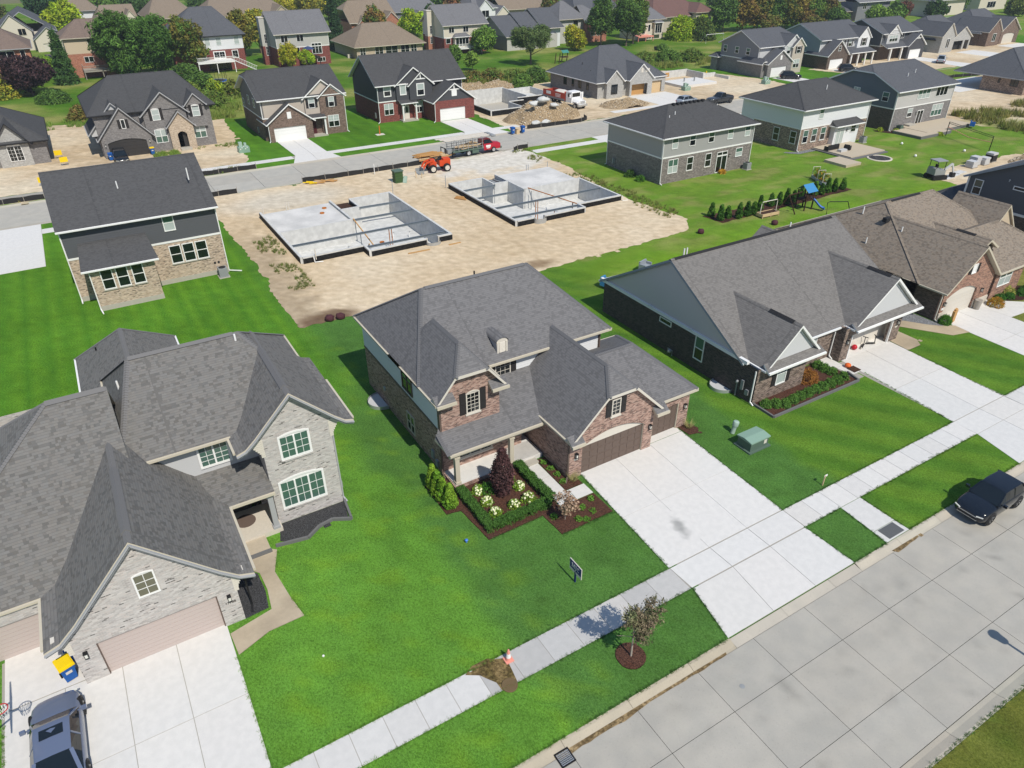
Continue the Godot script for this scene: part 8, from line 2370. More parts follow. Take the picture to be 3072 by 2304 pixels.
func vehicles():
	mk("paint_black", "131820", 0.18); mk("paint_slate", "67728a", 0.25, null, 1.0,0.2); mk("paint_red", "a31f2a", 0.3); mk("paint_grey", "3d3f42", 0.3, null, 1.0,0.3); mk("paint_silver", "9aa3ad", 0.3, null, 1.0,0.3); mk("paint_maroon", "46222c", 0.3); mk("paint_ember", "b04430", 0.3); mk("paint_orange", "cc4a22", 0.45); mk("paint_white", "e6e6e6", 0.35)
	for k in ["paint_black", "paint_slate", "paint_red", "paint_grey"]:
		M[k].clearcoat_enabled = true; M[k].clearcoat = 0.7; M[k].clearcoat_roughness = 0.06
	car("parked_suv", "black suv parked at the kerb of the front street on the right", 39.3,-12.25, PI, "suv", "paint_black", 4.5,1.84,1.64)
	car("parked_sedan", "slate blue sedan with a sunroof parked on the pale drive, lower left", -7.25,-23.4, PI / 2, "sedan", "paint_slate", 4.95,1.9,1.46)
	car("parked_suv", "black suv parked before the dark garage door of the grey gabled house", 5.3,-119.5,-PI / 2, "suv", "paint_black", 4.7,1.9,1.7)
	car("pickup_truck", "dark grey pickup on the rear street behind the grey hip roof", 110.2,-104.5, PI, "pickup", "paint_grey", 5.7,2.0,1.9, "pickup truck")
	car("parked_van", "silver grey car half hidden behind the grey hip roof", 104.0,-107.0,0.1, "suv", "paint_silver", 4.6,1.86,1.6)
	car("parked_suv", "black suv on the white drive of the taupe grey house", 143.2,-115.6,-PI / 2 + 0.9, "suv", "paint_black", 4.8,1.9,1.72)
	car("parked_suv", "black suv on the drive of the blue and white sided house", 162.8,-115.2,-PI / 2 + 0.9, "suv", "paint_black", 4.8,1.9,1.72)
	car("parked_suv", "silver suv outside the pale block house", 194.4,-111.6,0.5, "suv", "paint_silver", 5.0,1.95,1.8)
	car("parked_suv", "ember red suv on the rear street at the right", 206.5,-104.6, PI - 0.3, "suv", "paint_ember", 4.6,1.86,1.66)
	car("parked_sedan", "dark maroon car on the drive behind the spruce, upper left", 0.6,-236.5,-PI / 2, "suv", "paint_maroon", 4.8,1.9,1.5)
	car("parked_suv", "black suv on the drive beneath the olive grey roof, upper left", 14.4,-318,0.3, "suv", "paint_black", 4.9,2.0,1.8)
	flatbed(); dump_truck(); loader(); excavator(); trailer()

func flatbed():
	thing("flatbed_truck", "red flatbed truck with a ladder rack parked on the rear street", "truck", V(51.2,0,-96.4))
	var X := put(51.2,-96.4,0.02)
	var b := MB.new(); b.xf = X
	b.grid([PackedVector3Array([V(4.3,0.6,-0.9),V(4.3,1.05,-0.9),V(4.3,1.1,0),V(4.3,1.05,0.9),V(4.3,0.6,0.9)]), PackedVector3Array([V(4.2,0.5,-1.0),V(4.2,1.25,-0.98),V(4.2,1.32,0),V(4.2,1.25,0.98),V(4.2,0.5,1.0)]), PackedVector3Array([V(3.0,0.5,-1.02),V(3.0,1.38,-0.98),V(3.0,1.46,0),V(3.0,1.38,0.98),V(3.0,0.5,1.02)]), PackedVector3Array([V(1.3,0.5,-1.02),V(1.3,1.42,-0.98),V(1.3,1.46,0),V(1.3,1.42,0.98),V(1.3,0.5,1.02)])])
	b.box(1.3,2.55,1.95,2.03,-0.78,0.78); b.box(1.3,1.36,1.4,1.98,-0.85,0.85)
	for s in [-1.0,1.0]: b.bar(V(3.0,1.42, s * 0.9),V(2.5,1.98, s * 0.76),0.08)
	part("cab", b, M.paint_red)
	b = nb(X)
	for s in [-1.0,1.0]: b.poly([V(1.4,1.42, s * 0.93),V(2.95,1.42, s * 0.93),V(2.5,1.95, s * 0.78),V(1.4,1.95, s * 0.78)], s < 0)
	b.poly([V(3.0,1.45,0.9),V(3.0,1.45,-0.9),V(2.52,1.95,-0.76),V(2.52,1.95,0.76)])
	part("windows", b, M.glass)
	b = nb(); b.xf = X; b.box(1.7,2.5,0.9,1.2,1.022,1.03, "b"); b.box(1.8,2.4,0.72,0.84,1.022,1.03, "b"); part("door_lettering", b, M.white, null, "stuff")
	b = nb(); b.xf = X; b.box(4.2,4.45,0.45,0.75,-1.02,1.02); part("bumper", b, M.box_dark)
	b = nb(); b.xf = X; b.box(-4.0,1.2,0.85,1.0,-1.15,1.15); b.box(-4.0,1.2,0.6,0.85,-0.5,0.5); part("flatbed", b, M.box_dark)
	b = nb(X)
	for s in [-1.12,1.12]:
		for k in 7: b.bar(V(-3.8 + k * 0.8,1.0, s),V(-3.8 + k * 0.8,2.45, s),0.06)
		for y in [1.3,1.65,2.45]: b.bar(V(-4.0, y, s),V(1.2, y, s),0.05)
	part("rack_frame", b, M.metal_grey)
	b = nb(X)
	for k in 6: b.box(-5.0 + k * 1.5,-4.9 + k * 1.5,2.42,2.5,-1.2,1.2)
	for s in [-1.2,0.0,1.2]: b.box(-5.2,3.0,2.44,2.54, s - 0.05, s + 0.05)
	b.box(2.7,3.3,2.3,2.56,-1.2,1.2)
	part("ladder_rack", b, M.metal_grey)
	for k in 3:
		b = nb(X); b.box(-5.8 + k * 0.3,2.4,2.55,2.64,-1.1 + k * 0.8,-0.65 + k * 0.8); part("aluminium_plank", b, M.offwhite)
	rng.seed = 4
	b = nb(X)
	for k in 14: b.bar(V(-3.6 + rng.randf() * 1.2,1.1 + rng.randf() * 0.5,-0.9 + rng.randf() * 1.8),V(0.2 + rng.randf() * 0.8,1.1 + rng.randf() * 0.5,-0.9 + rng.randf() * 1.8),0.14)
	part("stacked_forms", b, M.wood_pale, null, "stuff")
	b = nb(); b.xf = X; b.box(-0.7,0.4,0.35,0.8,0.75,1.1); part("tool_box", b, M.box_dark)
	b = nb(X)
	for y in [0.3,0.6]: b.box(-4.1,-3.5, y, y + 0.05,0.95,1.25)
	b.box(-4.1,-4.05,0.25,0.95,0.95,1.25); part("rear_step", b, M.black)
	for q in [[3.0,0.95,0.42],[3.0,-0.95,0.42],[-1.3,0.95,0.46],[-1.3,-0.95,0.46]]: wheel(X, q[0], q[1], q[2],0.32)

func trailer():
	thing("equipment_trailer", "tan equipment trailer loaded with lumber, hitched behind the red truck", "trailer", V(44.2,0,-95.9))
	var X := put(44.2,-95.9,0.06)
	var b := MB.new(); b.xf = X
	for k in 7: b.box(-2.6,2.2,0.72,0.78,-0.98 + k * 0.28,-0.74 + k * 0.28)
	part("deck_planks", b, M.wood_pale)
	b = nb(X)
	b.box(-2.7,2.3,0.55,0.7,-1.08,-0.98); b.box(-2.7,2.3,0.55,0.7,0.98,1.08); b.bar(V(2.2,0.6,-1.0),V(3.9,0.6,0),0.12); b.bar(V(2.2,0.6,1.0),V(3.9,0.6,0),0.12)
	b.box(-1.0,1.0,0.95,1.0,0.98,1.3); b.box(-1.0,1.0,0.95,1.0,-1.3,-0.98)
	part("frame", b, M.wood)
	b = nb(X)
	b.box(1.9,2.0,0.8,1.6,-0.9,-0.8); b.box(1.9,2.0,0.8,1.6,0.5,0.6); b.box(1.9,2.0,1.5,1.6,-0.9,0.6); part("head_rail", b, M.black)
	b = nb(); b.xf = X; b.box(2.3,3.2,0.75,1.3,-0.5,0.5); part("tool_box", b, M.metal_grey)
	rng.seed = 6
	b = nb(X)
	for k in 22:
		var y := 0.84 + rng.randf() * 0.35; var z := rng.randf_range(-0.85,0.85)
		b.bar(V(-2.9 + rng.randf() * 0.9, y, z),V(rng.randf_range(-0.4,1.6), y, z + rng.randf_range(-0.3,0.3)),0.1,0.12)
	part("lumber", b, M.wood, null, "stuff")
	for q in [[-0.5,1.13],[0.5,1.13],[-0.5,-1.13],[0.5,-1.13]]: wheel(X, q[0], q[1],0.38,0.24)

func loader():
	thing("wheel_loader", "orange wheel loader with its bucket down on the sand", "loader", V(42.4,0,-90.9))
	var X := put(42.4,-90.9, PI - 0.1)
	var b := MB.new(); b.xf = X
	b.box(-1.9,-0.3,0.75,1.5,-0.62,0.62); b.box(-1.9,-0.9,1.5,1.68,-0.5,0.5); b.box(0.1,1.0,0.7,1.35,-0.5,0.5); b.box(0.3,0.9,1.3,1.7,-0.35,0.35)
	part("body", b, M.paint_orange)
	b = nb(X)
	for s in [-0.45,0.45]:
		b.bar(V(0.6,1.6, s),V(1.6,1.35, s),0.14,0.22); b.bar(V(1.6,1.35, s),V(2.1,0.5, s),0.14,0.2)
	b.bar(V(0.9,1.3,0),V(1.9,0.8,0),0.14)
	part("lift_arm", b, M.paint_orange)
	b = nb(X)
	b.box(2.1,2.16,0.08,0.75,-0.85,0.85); b.box(2.12,2.9,0.05,0.1,-0.85,0.85); b.box(2.12,2.8,0.1,0.5,-0.85,-0.81); b.box(2.12,2.8,0.1,0.5,0.81,0.85)
	part("bucket", b, M.metal_grey)
	b = nb(X)
	b.box(-0.7,-0.2,1.5,1.62,-0.3,0.3); b.box(-0.75,-0.65,1.6,2.0,-0.3,0.3); part("seat", b, M.black)
	b = nb(X)
	b.tube([V(-0.1,1.4,0),V(0.05,1.85,0)],0.03); b.lathe(V(0.06,1.85,0),[[0.2,0],[0.2,0.03],[0.16,0.03]],12); part("steering_wheel", b, M.black)
	for q in [[0.75,0.8],[0.75,-0.8],[-1.3,0.8],[-1.3,-0.8]]: wheel(X, q[0], q[1],0.55,0.42, "offwhite")

func excavator():
	thing("mini_excavator", "small grey tracked excavator with a canopy by the sandy trench", "excavator", V(98.0,0,-52.4))
	var X := put(98.0,-52.4,-0.3)
	for s in [-0.75,0.75]:
		var b := MB.new(); b.xf = X
		var rows := []
		for q in [-0.2,0.2]:
			var line := PackedVector3Array()
			for k in 24:
				var a := -TAU * k / 24.0
				line.append(V(cos(a) * 0.3 + (0.8 if cos(a) > 0 else -0.8),0.3 + sin(a) * 0.3, s + q))
			rows.append(line)
		b.grid(rows, true); b.poly(Array(rows[0])); b.poly(Array(rows[1]), true)
		part("track", b, M.rubber)
	var b := MB.new(); b.xf = X
	b.box(-0.95,0.7,0.65,1.25,-0.75,0.75); b.box(-0.95,-0.3,1.25,1.5,-0.7,0.7); part("body", b, M.metal_grey)
	b = nb(); b.xf = X; b.box(-0.25,0.2,1.25,1.4,-0.25,0.25); b.box(-0.3,-0.2,1.35,1.9,-0.25,0.25); part("seat", b, M.black)
	b = nb(X)
	for q in [[-0.8,-0.65],[-0.8,0.65],[0.5,-0.65],[0.5,0.65]]: b.bar(V(q[0],1.2, q[1]),V(q[0],2.4, q[1]),0.06)
	part("canopy_posts", b, M.black, null, "stuff")
	b = nb(); b.xf = X; b.box(-0.95,0.65,2.4,2.5,-0.75,0.75); part("canopy", b, M.metal_grey)
	b = nb(); b.xf = X; b.bar(V(0.6,1.0,0.3),V(1.9,1.9,0.3),0.2,0.25); b.bar(V(1.9,1.9,0.3),V(2.4,0.7,0.3),0.16,0.2); part("boom", b, M.siding_mist)
	b = nb(); b.xf = X; b.box(2.1,2.6,0.15,0.7,0.0,0.6); part("bucket", b, M.plastic_black)
	b = nb(); b.xf = X; b.box(1.0,1.1,0.1,0.5,-0.8,0.8); part("dozer_blade", b, M.siding_mist)

func dump_truck():
	thing("dump_truck", "white cab dump truck with a red box beside the unfinished house", "truck", V(83.5,0,-118.5))
	var X := put(83.5,-118.5,-PI / 2 + 0.08)
	var b := MB.new(); b.xf = X
	b.box(1.3,3.0,0.9,2.75,-1.12,1.12); b.box(1.25,2.9,2.75,2.85,-1.0,1.0)
	b.grid([PackedVector3Array([V(3.0,0.9,-1.0),V(3.0,1.75,-0.95),V(3.0,1.95,0),V(3.0,1.75,0.95),V(3.0,0.9,1.0)]), PackedVector3Array([V(4.9,0.9,-0.85),V(4.9,1.45,-0.75),V(4.9,1.6,0),V(4.9,1.45,0.75),V(4.9,0.9,0.85)])])
	b.poly([V(4.9,0.7,0.85),V(4.9,0.7,-0.85),V(4.9,1.45,-0.75),V(4.9,1.6,0),V(4.9,1.45,0.75)])
	for s in [-1.0,1.0]: b.box(3.4,4.6,1.1,1.3, minf(s * 0.8, s * 1.15), maxf(s * 0.8, s * 1.15))
	part("cab", b, M.paint_white)
	b = nb(X)
	b.poly([V(3.01,1.95,0.95),V(3.01,1.95,-0.95),V(3.01,2.65,-0.95),V(3.01,2.65,0.95)])
	for s in [-1.125,1.125]: b.poly([V(1.9,1.9, s),V(2.8,1.9, s),V(2.8,2.55, s),V(1.9,2.55, s)], s < 0)
	part("windows", b, M.glass)
	b = nb(); b.xf = X; b.box(4.88,5.1,0.55,0.9,-1.1,1.1); part("bumper", b, M.silver)
	b = nb(X)
	for k in 6: b.box(4.9,4.93,0.98 + k * 0.09,1.03 + k * 0.09,-0.55,0.55)
	part("grille", b, M.silver)
	for s in [-1.0,1.0]:
		b = nb(X); b.box(4.88,4.94,1.0,1.25, s * 0.72 - 0.12, s * 0.72 + 0.12); part("headlight", b, M.frost)
		b = nb(X); b.box(2.9,3.0,1.9,2.5, s * 1.45 - 0.12, s * 1.45 + 0.12); b.bar(V(2.95,2.4, s * 1.1),V(2.95,2.4, s * 1.4),0.04); part("mirror", b, M.paint_white)
	b = nb(); b.xf = X; b.box(2.6,2.7,1.0,2.6,-2.0,-1.15); part("open_door", b, M.paint_white)
	b = nb(X)
	b.box(-5.6,1.1,0.7,0.95,-0.5,0.5); part("chassis", b, M.black)
	b = nb(X)
	for s in [-1.2,1.12]: b.box(-5.6,1.0,1.35,2.4, s, s + 0.08)
	b.box(0.95,1.05,1.1,2.7,-1.2,1.2); b.box(-5.65,-5.55,1.35,2.2,-1.2,1.2); part("dump_box", b, M.paint_ember)
	b = nb(); b.xf = X; b.box(-5.6,1.0,1.0,1.34,-1.22,1.22); part("box_floor", b, M.siding_lead)
	b = nb(X)
	for q in [[-4.6,-3.2,1.65,2.2],[-1.8,-0.2,1.95,2.05],[-1.8,-0.2,1.72,1.82],[-1.8,-0.2,1.5,1.6]]: b.box(q[0], q[1], q[2], q[3],1.2,1.212, "b"); b.box(q[0], q[1], q[2], q[3],-1.212,-1.2, "f")
	part("box_lettering", b, M.white, null, "stuff")
	rng.seed = 8
	b = nb(); b.xf = X; b.ball(V(-1.4,2.1,0),V(1.9,0.5,1.0),10,0.2, rng); part("load", b, M.offwhite)
	for q in [[4.0,1.0],[4.0,-1.0],[-3.2,1.0],[-3.2,-1.0],[-4.4,1.0],[-4.4,-1.0]]: wheel(X, q[0], q[1],0.52,0.34, "offwhite")
# ---------------------------------------------------------------- small things
func bin_cart(label: String, x: float, z: float, turn: float, lid: String, body := "blue", grp := "") -> Node3D:
	var t := thing("wheeled_bin", label, "bin", V(x, 0, z), grp)
	var X := put(x, z, turn)
	var b := MB.new(); b.xf = X
	var lo := [V(-0.22,0.08,0.24),V(0.22,0.08,0.24),V(0.22,0.08,-0.22),V(-0.22,0.08,-0.22)]
	var hi := [V(-0.29,1.0,0.36),V(0.29,1.0,0.36),V(0.29,1.0,-0.33),V(-0.29,1.0,-0.33)]
	for k in 4: b.quad(lo[k], lo[(k + 1) % 4], hi[(k + 1) % 4], hi[k])
	b.box(-0.31,0.31,0.93,1.0,-0.36,0.38)
	part("body", b, M[body])
	b = nb(X)
	b.box(-0.32,0.32,1.0,1.05,-0.38,0.42); b.box(-0.27,0.27,1.05,1.1,-0.3,0.3); b.box(-0.3,0.3,0.96,1.02,-0.46,-0.38)
	part("lid", b, M[lid])
	for s in [-0.28,0.28]:
		b = nb(); b.xf = X * Transform3D(Basis(Vector3.BACK, PI / 2),V(s, 0.13,-0.3))
		b.lathe(Vector3.ZERO, [[0,-0.03],[0.13,-0.03],[0.13,0.03],[0,0.03]],14)
		part("wheel", b, M.rubber)
	b = nb(); b.xf = X; b.box(-0.13,0.13,0.6,0.74,0.315,0.34); part("sticker", b, M.offwhite)
	return t

func half_well(label: String, x: float, z: float, r: float):
	thing("window_well", label, "window well", V(x, 0, z))
	var rows := []
	for i in 7:
		var line := PackedVector3Array()
		for k in 17:
			var a := PI / 2 + PI * k / 16.0
			line.append(V(x + cos(a) * (r + (0.02 if i % 2 else 0.0)),-0.22 + i * 0.08, z + sin(a) * r * 0.95))
		rows.append(line)
	var b := MB.new(); b.grid(rows); part("ribbed_ring", b, M.galv)
	b = nb()
	var fan := []
	for k in 17: fan.append(V(x + cos(PI / 2 + PI * k / 16.0) * (r - 0.02),0.14, z + sin(PI / 2 + PI * k / 16.0) * (r - 0.02) * 0.95))
	b.poly(fan, true); part("cover", b, M.siding_mist)

func patio_chair(nm: String, label: String, x: float, z: float, turn: float, m: String, w := 0.7, grp := ""):
	thing(nm, label, "chair" if w < 1.2 else "sofa", V(x, 0, z), grp)
	var X := put(x, z, turn)
	var y := 0.3
	var b := MB.new(); b.xf = X; b.box(-w / 2, w / 2, y + 0.1, y + 0.35,-0.35,0.35); part("seat", b, M[m])
	b = nb(); b.xf = X; b.box(-w / 2, w / 2, y + 0.35, y + 0.8,-0.4,-0.25); part("backrest", b, M[m])
	for s in [-1.0,1.0]:
		b = nb(X); b.box(s * w / 2 - 0.06, s * w / 2 + 0.06, y, y + 0.6,-0.38,0.35); part("arm", b, M[m])

func small_things():
	bin_cart("blue recycling bin with a bright yellow lid beside the blush garage pier", -6.75,-27.1,0.3, "yellow")
	bin_cart("plain blue bin behind the yellow lidded one by the garage pier", -6.5,-28.15,0.2, "blue")
	bin_cart("blue bin left of the dark garage door of the grey gabled house", 4.1,-121.0,0.0, "blue"); bin_cart("blue bin with a yellow lid right of the dark garage door", 9.85,-121.3,0.0, "yellow")
	bin_cart("blue bin at the far kerb, left of the cardboard box", 62.7,-103.9,0.0, "blue"); bin_cart("blue bin at the far kerb, right of the cardboard box", 64.6,-103.8,0.0, "blue")
	var b := MB.new(); b.box(63.35,63.95,-0.1,0.7,-104.2,-103.7); b.box(63.3,63.65,0.7,0.72,-104.4,-103.6)
	single("cardboard_box", b, M.wood_pale, "brown cardboard box between two blue bins at the far kerb", "box", V(63.6,0,-104))
	# basketball hoop
	thing("basketball_hoop", "basketball hoop with a red rim and white net at the left picture edge", "basketball hoop", V(-9.7,0,-24))
	b = nb(); b.bar(V(-9.75,0,-24),V(-9.75,3.2,-24),0.12)
	for s in [-0.25,0.25]: b.bar(V(-9.75,2.9,-24 + s),V(-8.95,3.4,-24 + s),0.06); b.bar(V(-9.75,2.4,-24 + s),V(-8.95,2.95,-24 + s),0.06)
	part("post", b, M.black)
	b = nb(); b.box(-8.95,-8.91,2.85,3.9,-24.9,-23.1)
	var gl := StandardMaterial3D.new(); gl.resource_name = "clear_board"; gl.transparency = BaseMaterial3D.TRANSPARENCY_ALPHA; gl.albedo_color = Color(0.9,0.95,1,0.25); gl.roughness = 0.1; M.clear_board = gl
	part("backboard", b, gl)
	b = nb()
	for y in [2.84,3.9]: b.box(-8.96,-8.9, y, y + 0.05,-24.93,-23.07)
	for z in [-24.95,-23.1]: b.box(-8.96,-8.9,2.84,3.95, z, z + 0.05)
	part("board_frame", b, M.offwhite)
	b = nb()
	var ring := []
	for k in 25: ring.append(V(-8.42 + cos(TAU * k / 24) * 0.24,3.05,-24 + sin(TAU * k / 24) * 0.24))
	b.tube(ring, 0.022,6); b.bar(V(-8.9,3.05,-24),V(-8.66,3.05,-24),0.1,0.04); part("rim", b, M.red)
	b = nb()
	for k in 12:
		var a := TAU * k / 12.0
		for s in [0.26,-0.26]: b.bar(V(-8.42 + cos(a) * 0.235,3.04,-24 + sin(a) * 0.235),V(-8.42 + cos(a + s) * 0.15,2.62,-24 + sin(a + s) * 0.15),0.014)
	part("net", b, M.white, null, "stuff")
	# sale sign
	thing("yard_sign", "blue and white yard sign on a post in the lawn of the brown brick house", "sign", V(15.7,0,-19.95))
	b = nb(); b.box(15.66,15.74,0,0.72,-20.0,-19.92); part("post", b, M.navy_sign)
	b = nb(); b.box(15.68,15.72,0.6,1.32,-20.45,-19.45); part("frame", b, M.offwhite)
	b = nb(); b.box(15.672,15.728,0.78,1.29,-20.42,-19.48); part("panel", b, M.navy_sign)
	var t := TextMesh.new()
	t.text = "MJC"; t.font_size = 16; t.pixel_size = 0.021; t.depth = 0.01
	var fnt := SystemFont.new(); fnt.font_names = PackedStringArray(["Droid Serif"]); t.font = fnt
	for s in [-1.0,1.0]:
		var o := MeshInstance3D.new(); o.name = "lettering"; o.mesh = t; o.material_override = M.white
		cur.add_child(o, true)
		o.position = V(s * 0.034,1.04,0.0); o.rotation.y = s * PI / 2
	# utilities
	thing("transformer_box", "green electrical transformer box on a pad in the ranch lawn", "utility box", V(32.1,0,-23.3))
	b = nb(); b.box(31.2,33.1,0,0.1,-24.1,-22.7, "d"); part("concrete_base", b, M.box_dark)
	b = nb(); b.box(31.35,32.95,0.1,0.72,-23.95,-22.85); part("cabinet", b, M.box_dark)
	b = nb(); b.box(31.28,33.02,0.72,0.8,-24.02,-22.78); b.quad(V(31.28,0.8,-22.78),V(33.02,0.8,-22.78),V(33.02,0.88,-23.4),V(31.28,0.88,-23.4)); b.quad(V(31.28,0.88,-23.4),V(33.02,0.88,-23.4),V(33.02,0.8,-24.02),V(31.28,0.8,-24.02)); part("lid", b, M.box_green)
	b = nb(); b.box(32.55,32.8,0.3,0.6,-22.85,-22.84); part("warning_label", b, M.offwhite)
	thing("utility_pedestal", "pale green cable pedestal leaning beside the transformer box", "utility box", V(32.05,0,-25.0))
	b = nb(); b.xf = Transform3D(Basis(Vector3.FORWARD, 0.22),V(32.05,0,-25)); b.lathe(Vector3.ZERO, [[0.15,0],[0.14,0.55],[0.2,0.56],[0.21,0.85],[0.16,0.92],[0,0.93]],14); part("post", b, M.ac_green)
	thing("survey_stake", "wooden stake with a white ribbon by the pavement", "stake", V(32.74,0,-18.4))
	b = nb(); b.bar(V(32.74,0,-18.4),V(32.78,0.75,-18.4),0.06); part("stake", b, M.wood_pale)
	b = nb(); b.box(32.72,32.98,0.62,0.76,-18.42,-18.4); part("ribbon", b, M.white)
	thing("traffic_cone", "faded orange and white traffic cone on the wet pavement", "traffic cone", V(10.42,0,-17.75))
	b = nb(); b.box(10.22,10.62,0.02,0.06,-17.95,-17.55); part("base", b, M.pink)
	b = nb(); b.lathe(V(10.42,0.06,-17.75),[[0.15,0],[0.12,0.18]],16); b.lathe(V(10.42,0.06,-17.75),[[0.085,0.42],[0.04,0.68],[0,0.69]],16); part("cone", b, M.pink)
	b = nb(); b.lathe(V(10.42,0.06,-17.75),[[0.12,0.18],[0.085,0.42]],16); part("reflective_band", b, M.white)
	b = nb(); b.lathe(V(9.8,0.02,-16.6),[[0.36,0],[0.36,0.035],[0.33,0.035],[0.33,0.025],[0,0.025]],24)
	for k in 5: b.box(9.6,10.0,0.045,0.055,-16.78 + k * 0.09,-16.74 + k * 0.09)
	single("manhole_cover", b, mk("mud_iron", "6b5a40", 0.8), "muddy round manhole cover at the pavement edge near the cone", "manhole cover", V(9.8,0,-16.6))
	b = nb(); b.lathe(V(18.6,-0.1,-11.3),[[0.12,0],[0.12,0.012],[0,0.012]],14)
	single("valve_cover", b, M.metal_grey, "small round grey valve cover set in the street concrete", "manhole cover", V(18.6,-0.1,-11.3))
	thing("storm_drain", "cast iron storm drain grate in the gutter", "drain", V(10.05,-0.1,-12.7))
	b = nb()
	for q in [[9.72,9.78,-13.0,-12.4],[10.34,10.4,-13.0,-12.4],[9.72,10.4,-13.03,-12.97],[9.72,10.4,-12.45,-12.38]]: b.box(q[0], q[1],-0.12,-0.06, q[2], q[3])
	part("frame", b, M.black)
	for k in 7:
		b = nb()
		for s in 8: b.bar(V(9.78 + s * 0.07,-0.065,-12.92 + k * 0.075 + (0.02 if s % 2 else 0.0)),V(9.85 + s * 0.07,-0.065,-12.92 + k * 0.075 + (0.0 if s % 2 else 0.02)),0.03)
		part("grate_bar", b, M.galv)
	b = nb(); b.box(9.78,10.34,-0.13,-0.1,-12.97,-12.45); part("pit", b, M.black)
	b = nb(); b.lathe(V(12.27,0,-25.3),[[0.05,0],[0.05,0.12],[0.09,0.13],[0.09,0.2],[0,0.22]],10)
	single("sprinkler_head", b, M.slide_blue, "small blue sprinkler in the lawn near the flower bed", "sprinkler", V(12.27,0,-25.3))
	b = nb(); b.ball(V(3.25,0.06,-22.3),V(0.06,0.06,0.06),8)
	single("golf_ball", b, M.white, "small white ball on the bright left lawn", "ball", V(3.25,0.06,-22.3))
	half_well("round window well beside the left wall of the brown brick house", 13.72,-40.55,1.1)
	half_well("round window well beside the dark brick side of the ranch", 35.63,-29.5,0.95)
	thing("street_lamp", "street lamp standing in the verge just right of the view", "street lamp", V(31.05,0,-3.1))
	b = nb(); b.lathe(V(31.05,0,-3.1),[[0.14,0],[0.1,0.4],[0.06,4.0],[0.05,4.1]],10); part("post", b, M.black)
	b = nb(); b.lathe(V(31.05,4.05,-3.1),[[0.08,0],[0.22,0.1],[0.26,0.55],[0.3,0.58],[0.1,0.8],[0,0.82]],12); part("lantern", b, M.black)
	# ranch doorstep and garage
	b = nb(); b.ball(V(45.75,0.2,-26.5),V(0.24,0.18,0.24),12); single("pumpkin", b, M.orange, "orange pumpkin on the ranch doorstep", "pumpkin", V(45.75,0.2,-26.5))
	b = nb(); b.box(45.5,46.3,0.035,0.05,-26.4,-25.7); single("door_mat", b, M.soil, "brown mat on the ranch walk by the garage pier", "mat", V(45.9,0.03,-26))
	b = nb(); b.ball(V(48.5,0.25,-28.0),V(0.22,0.22,0.22),12); single("red_ball", b, M.red, "red ball in the open ranch garage", "ball", V(48.5,0.25,-28))
	for q in [[49.4, "small black scooter standing in the open ranch garage, left one", 0.4],[50.3, "small black scooter standing in the open ranch garage, right one", -0.5]]:
		thing("scooter", q[1], "scooter", V(q[0],0,-27.9))
		b = nb(); b.xf = put(q[0],-27.9, q[2]); b.box(-0.4,0.4,0.12,0.17,-0.08,0.08); b.bar(V(0.4,0.15,0),V(0.32,0.8,0),0.05); b.bar(V(0.32,0.8,-0.2),V(0.32,0.8,0.2),0.05); part("frame", b, M.plastic_black)
		for s in [-0.4,0.42]:
			b = nb(); b.xf = put(q[0],-27.9, q[2]) * Transform3D(Basis(Vector3.RIGHT, PI / 2),V(s, 0.1,0)); b.lathe(Vector3.ZERO, [[0,-0.025],[0.1,-0.025],[0.1,0.025],[0,0.025]],12); part("wheel", b, M.offwhite)
	patio_chair("lawn_chair", "teal lawn chair behind the ranch roof", 38.8,-47.6,0.3, "roof_blue")
	patio_chair("lawn_chair", "lavender lounge seat behind the ranch ridge", 44.4,-48.6,0.3, "siding_sky", 1.1)
	# tan house entry
	b = nb(); b.xf = put(59.7,-26.75,0.2); b.box(-0.35,0.35,0.03,1.1,-0.1,0.1); b.box(-0.2,0.2,1.1,1.25,-0.08,0.08); single("wooden_decoration", b, M.wood, "brown wooden autumn figure left of the cream garage door", "decoration", V(59.7,0,-26.75))
	b = nb(); b.lathe(V(63.9,0.03,-27.1),[[0.24,0],[0.3,0.8],[0.33,0.85],[0.28,0.85],[0,0.8]],14); single("planter_pot", b, M.wood_grey, "tall tan planter right of the cream garage door", "planter", V(63.9,0,-27.1))
	b = nb(); b.ball(V(68.0,0.25,-24.6),V(0.35,0.25,0.3),10); single("garden_stone", b, M.cast, "pale stone ornament at the end of the tan house walk", "ornament", V(68,0.25,-24.6))
	b = nb(); b.ball(V(72.4,0.4,-25.6),V(0.75,0.55,0.75),14); single("orange_pumpkin", b, M.orange, "big inflatable orange pumpkin at the right picture edge", "decoration", V(72.4,0.4,-25.6))
	# sand lot
	rng.seed = 3
	var n := 0
	var ml := ["maroon filter bag on the muddy corner of the sand lot, left one", "maroon filter bag on the muddy corner of the sand lot, right one", "maroon filter bag at the right corner of the sand lot", "maroon filter bag behind the ranch ridge"]
	for q in [[14.6,-54.6],[15.5,-54.5],[56.5,-53.5],[65.6,-51.2]]:
		b = nb(); b.ball(V(q[0],0.22, q[1]),V(0.42,0.34,0.36),9,0.16, rng); single("filter_bag", b, M.maroon, ml[n], "bag", V(q[0],0.2, q[1]), "filter bags round the sand lot"); n += 1
	thing("utility_bin", "tall olive green bin with a grey lid on the sand lot", "bin", V(35.7,0,-88.8))
	b = nb(); b.box(35.15,36.25,0,1.5,-89.3,-88.3); for s in 4: b.box(35.1,36.3,0.3 + s * 0.35,0.36 + s * 0.35,-89.35,-88.25)
	part("body", b, M.green); b = nb(); b.box(35.05,36.35,1.5,1.62,-89.4,-88.2); part("lid", b, M.box_dark)
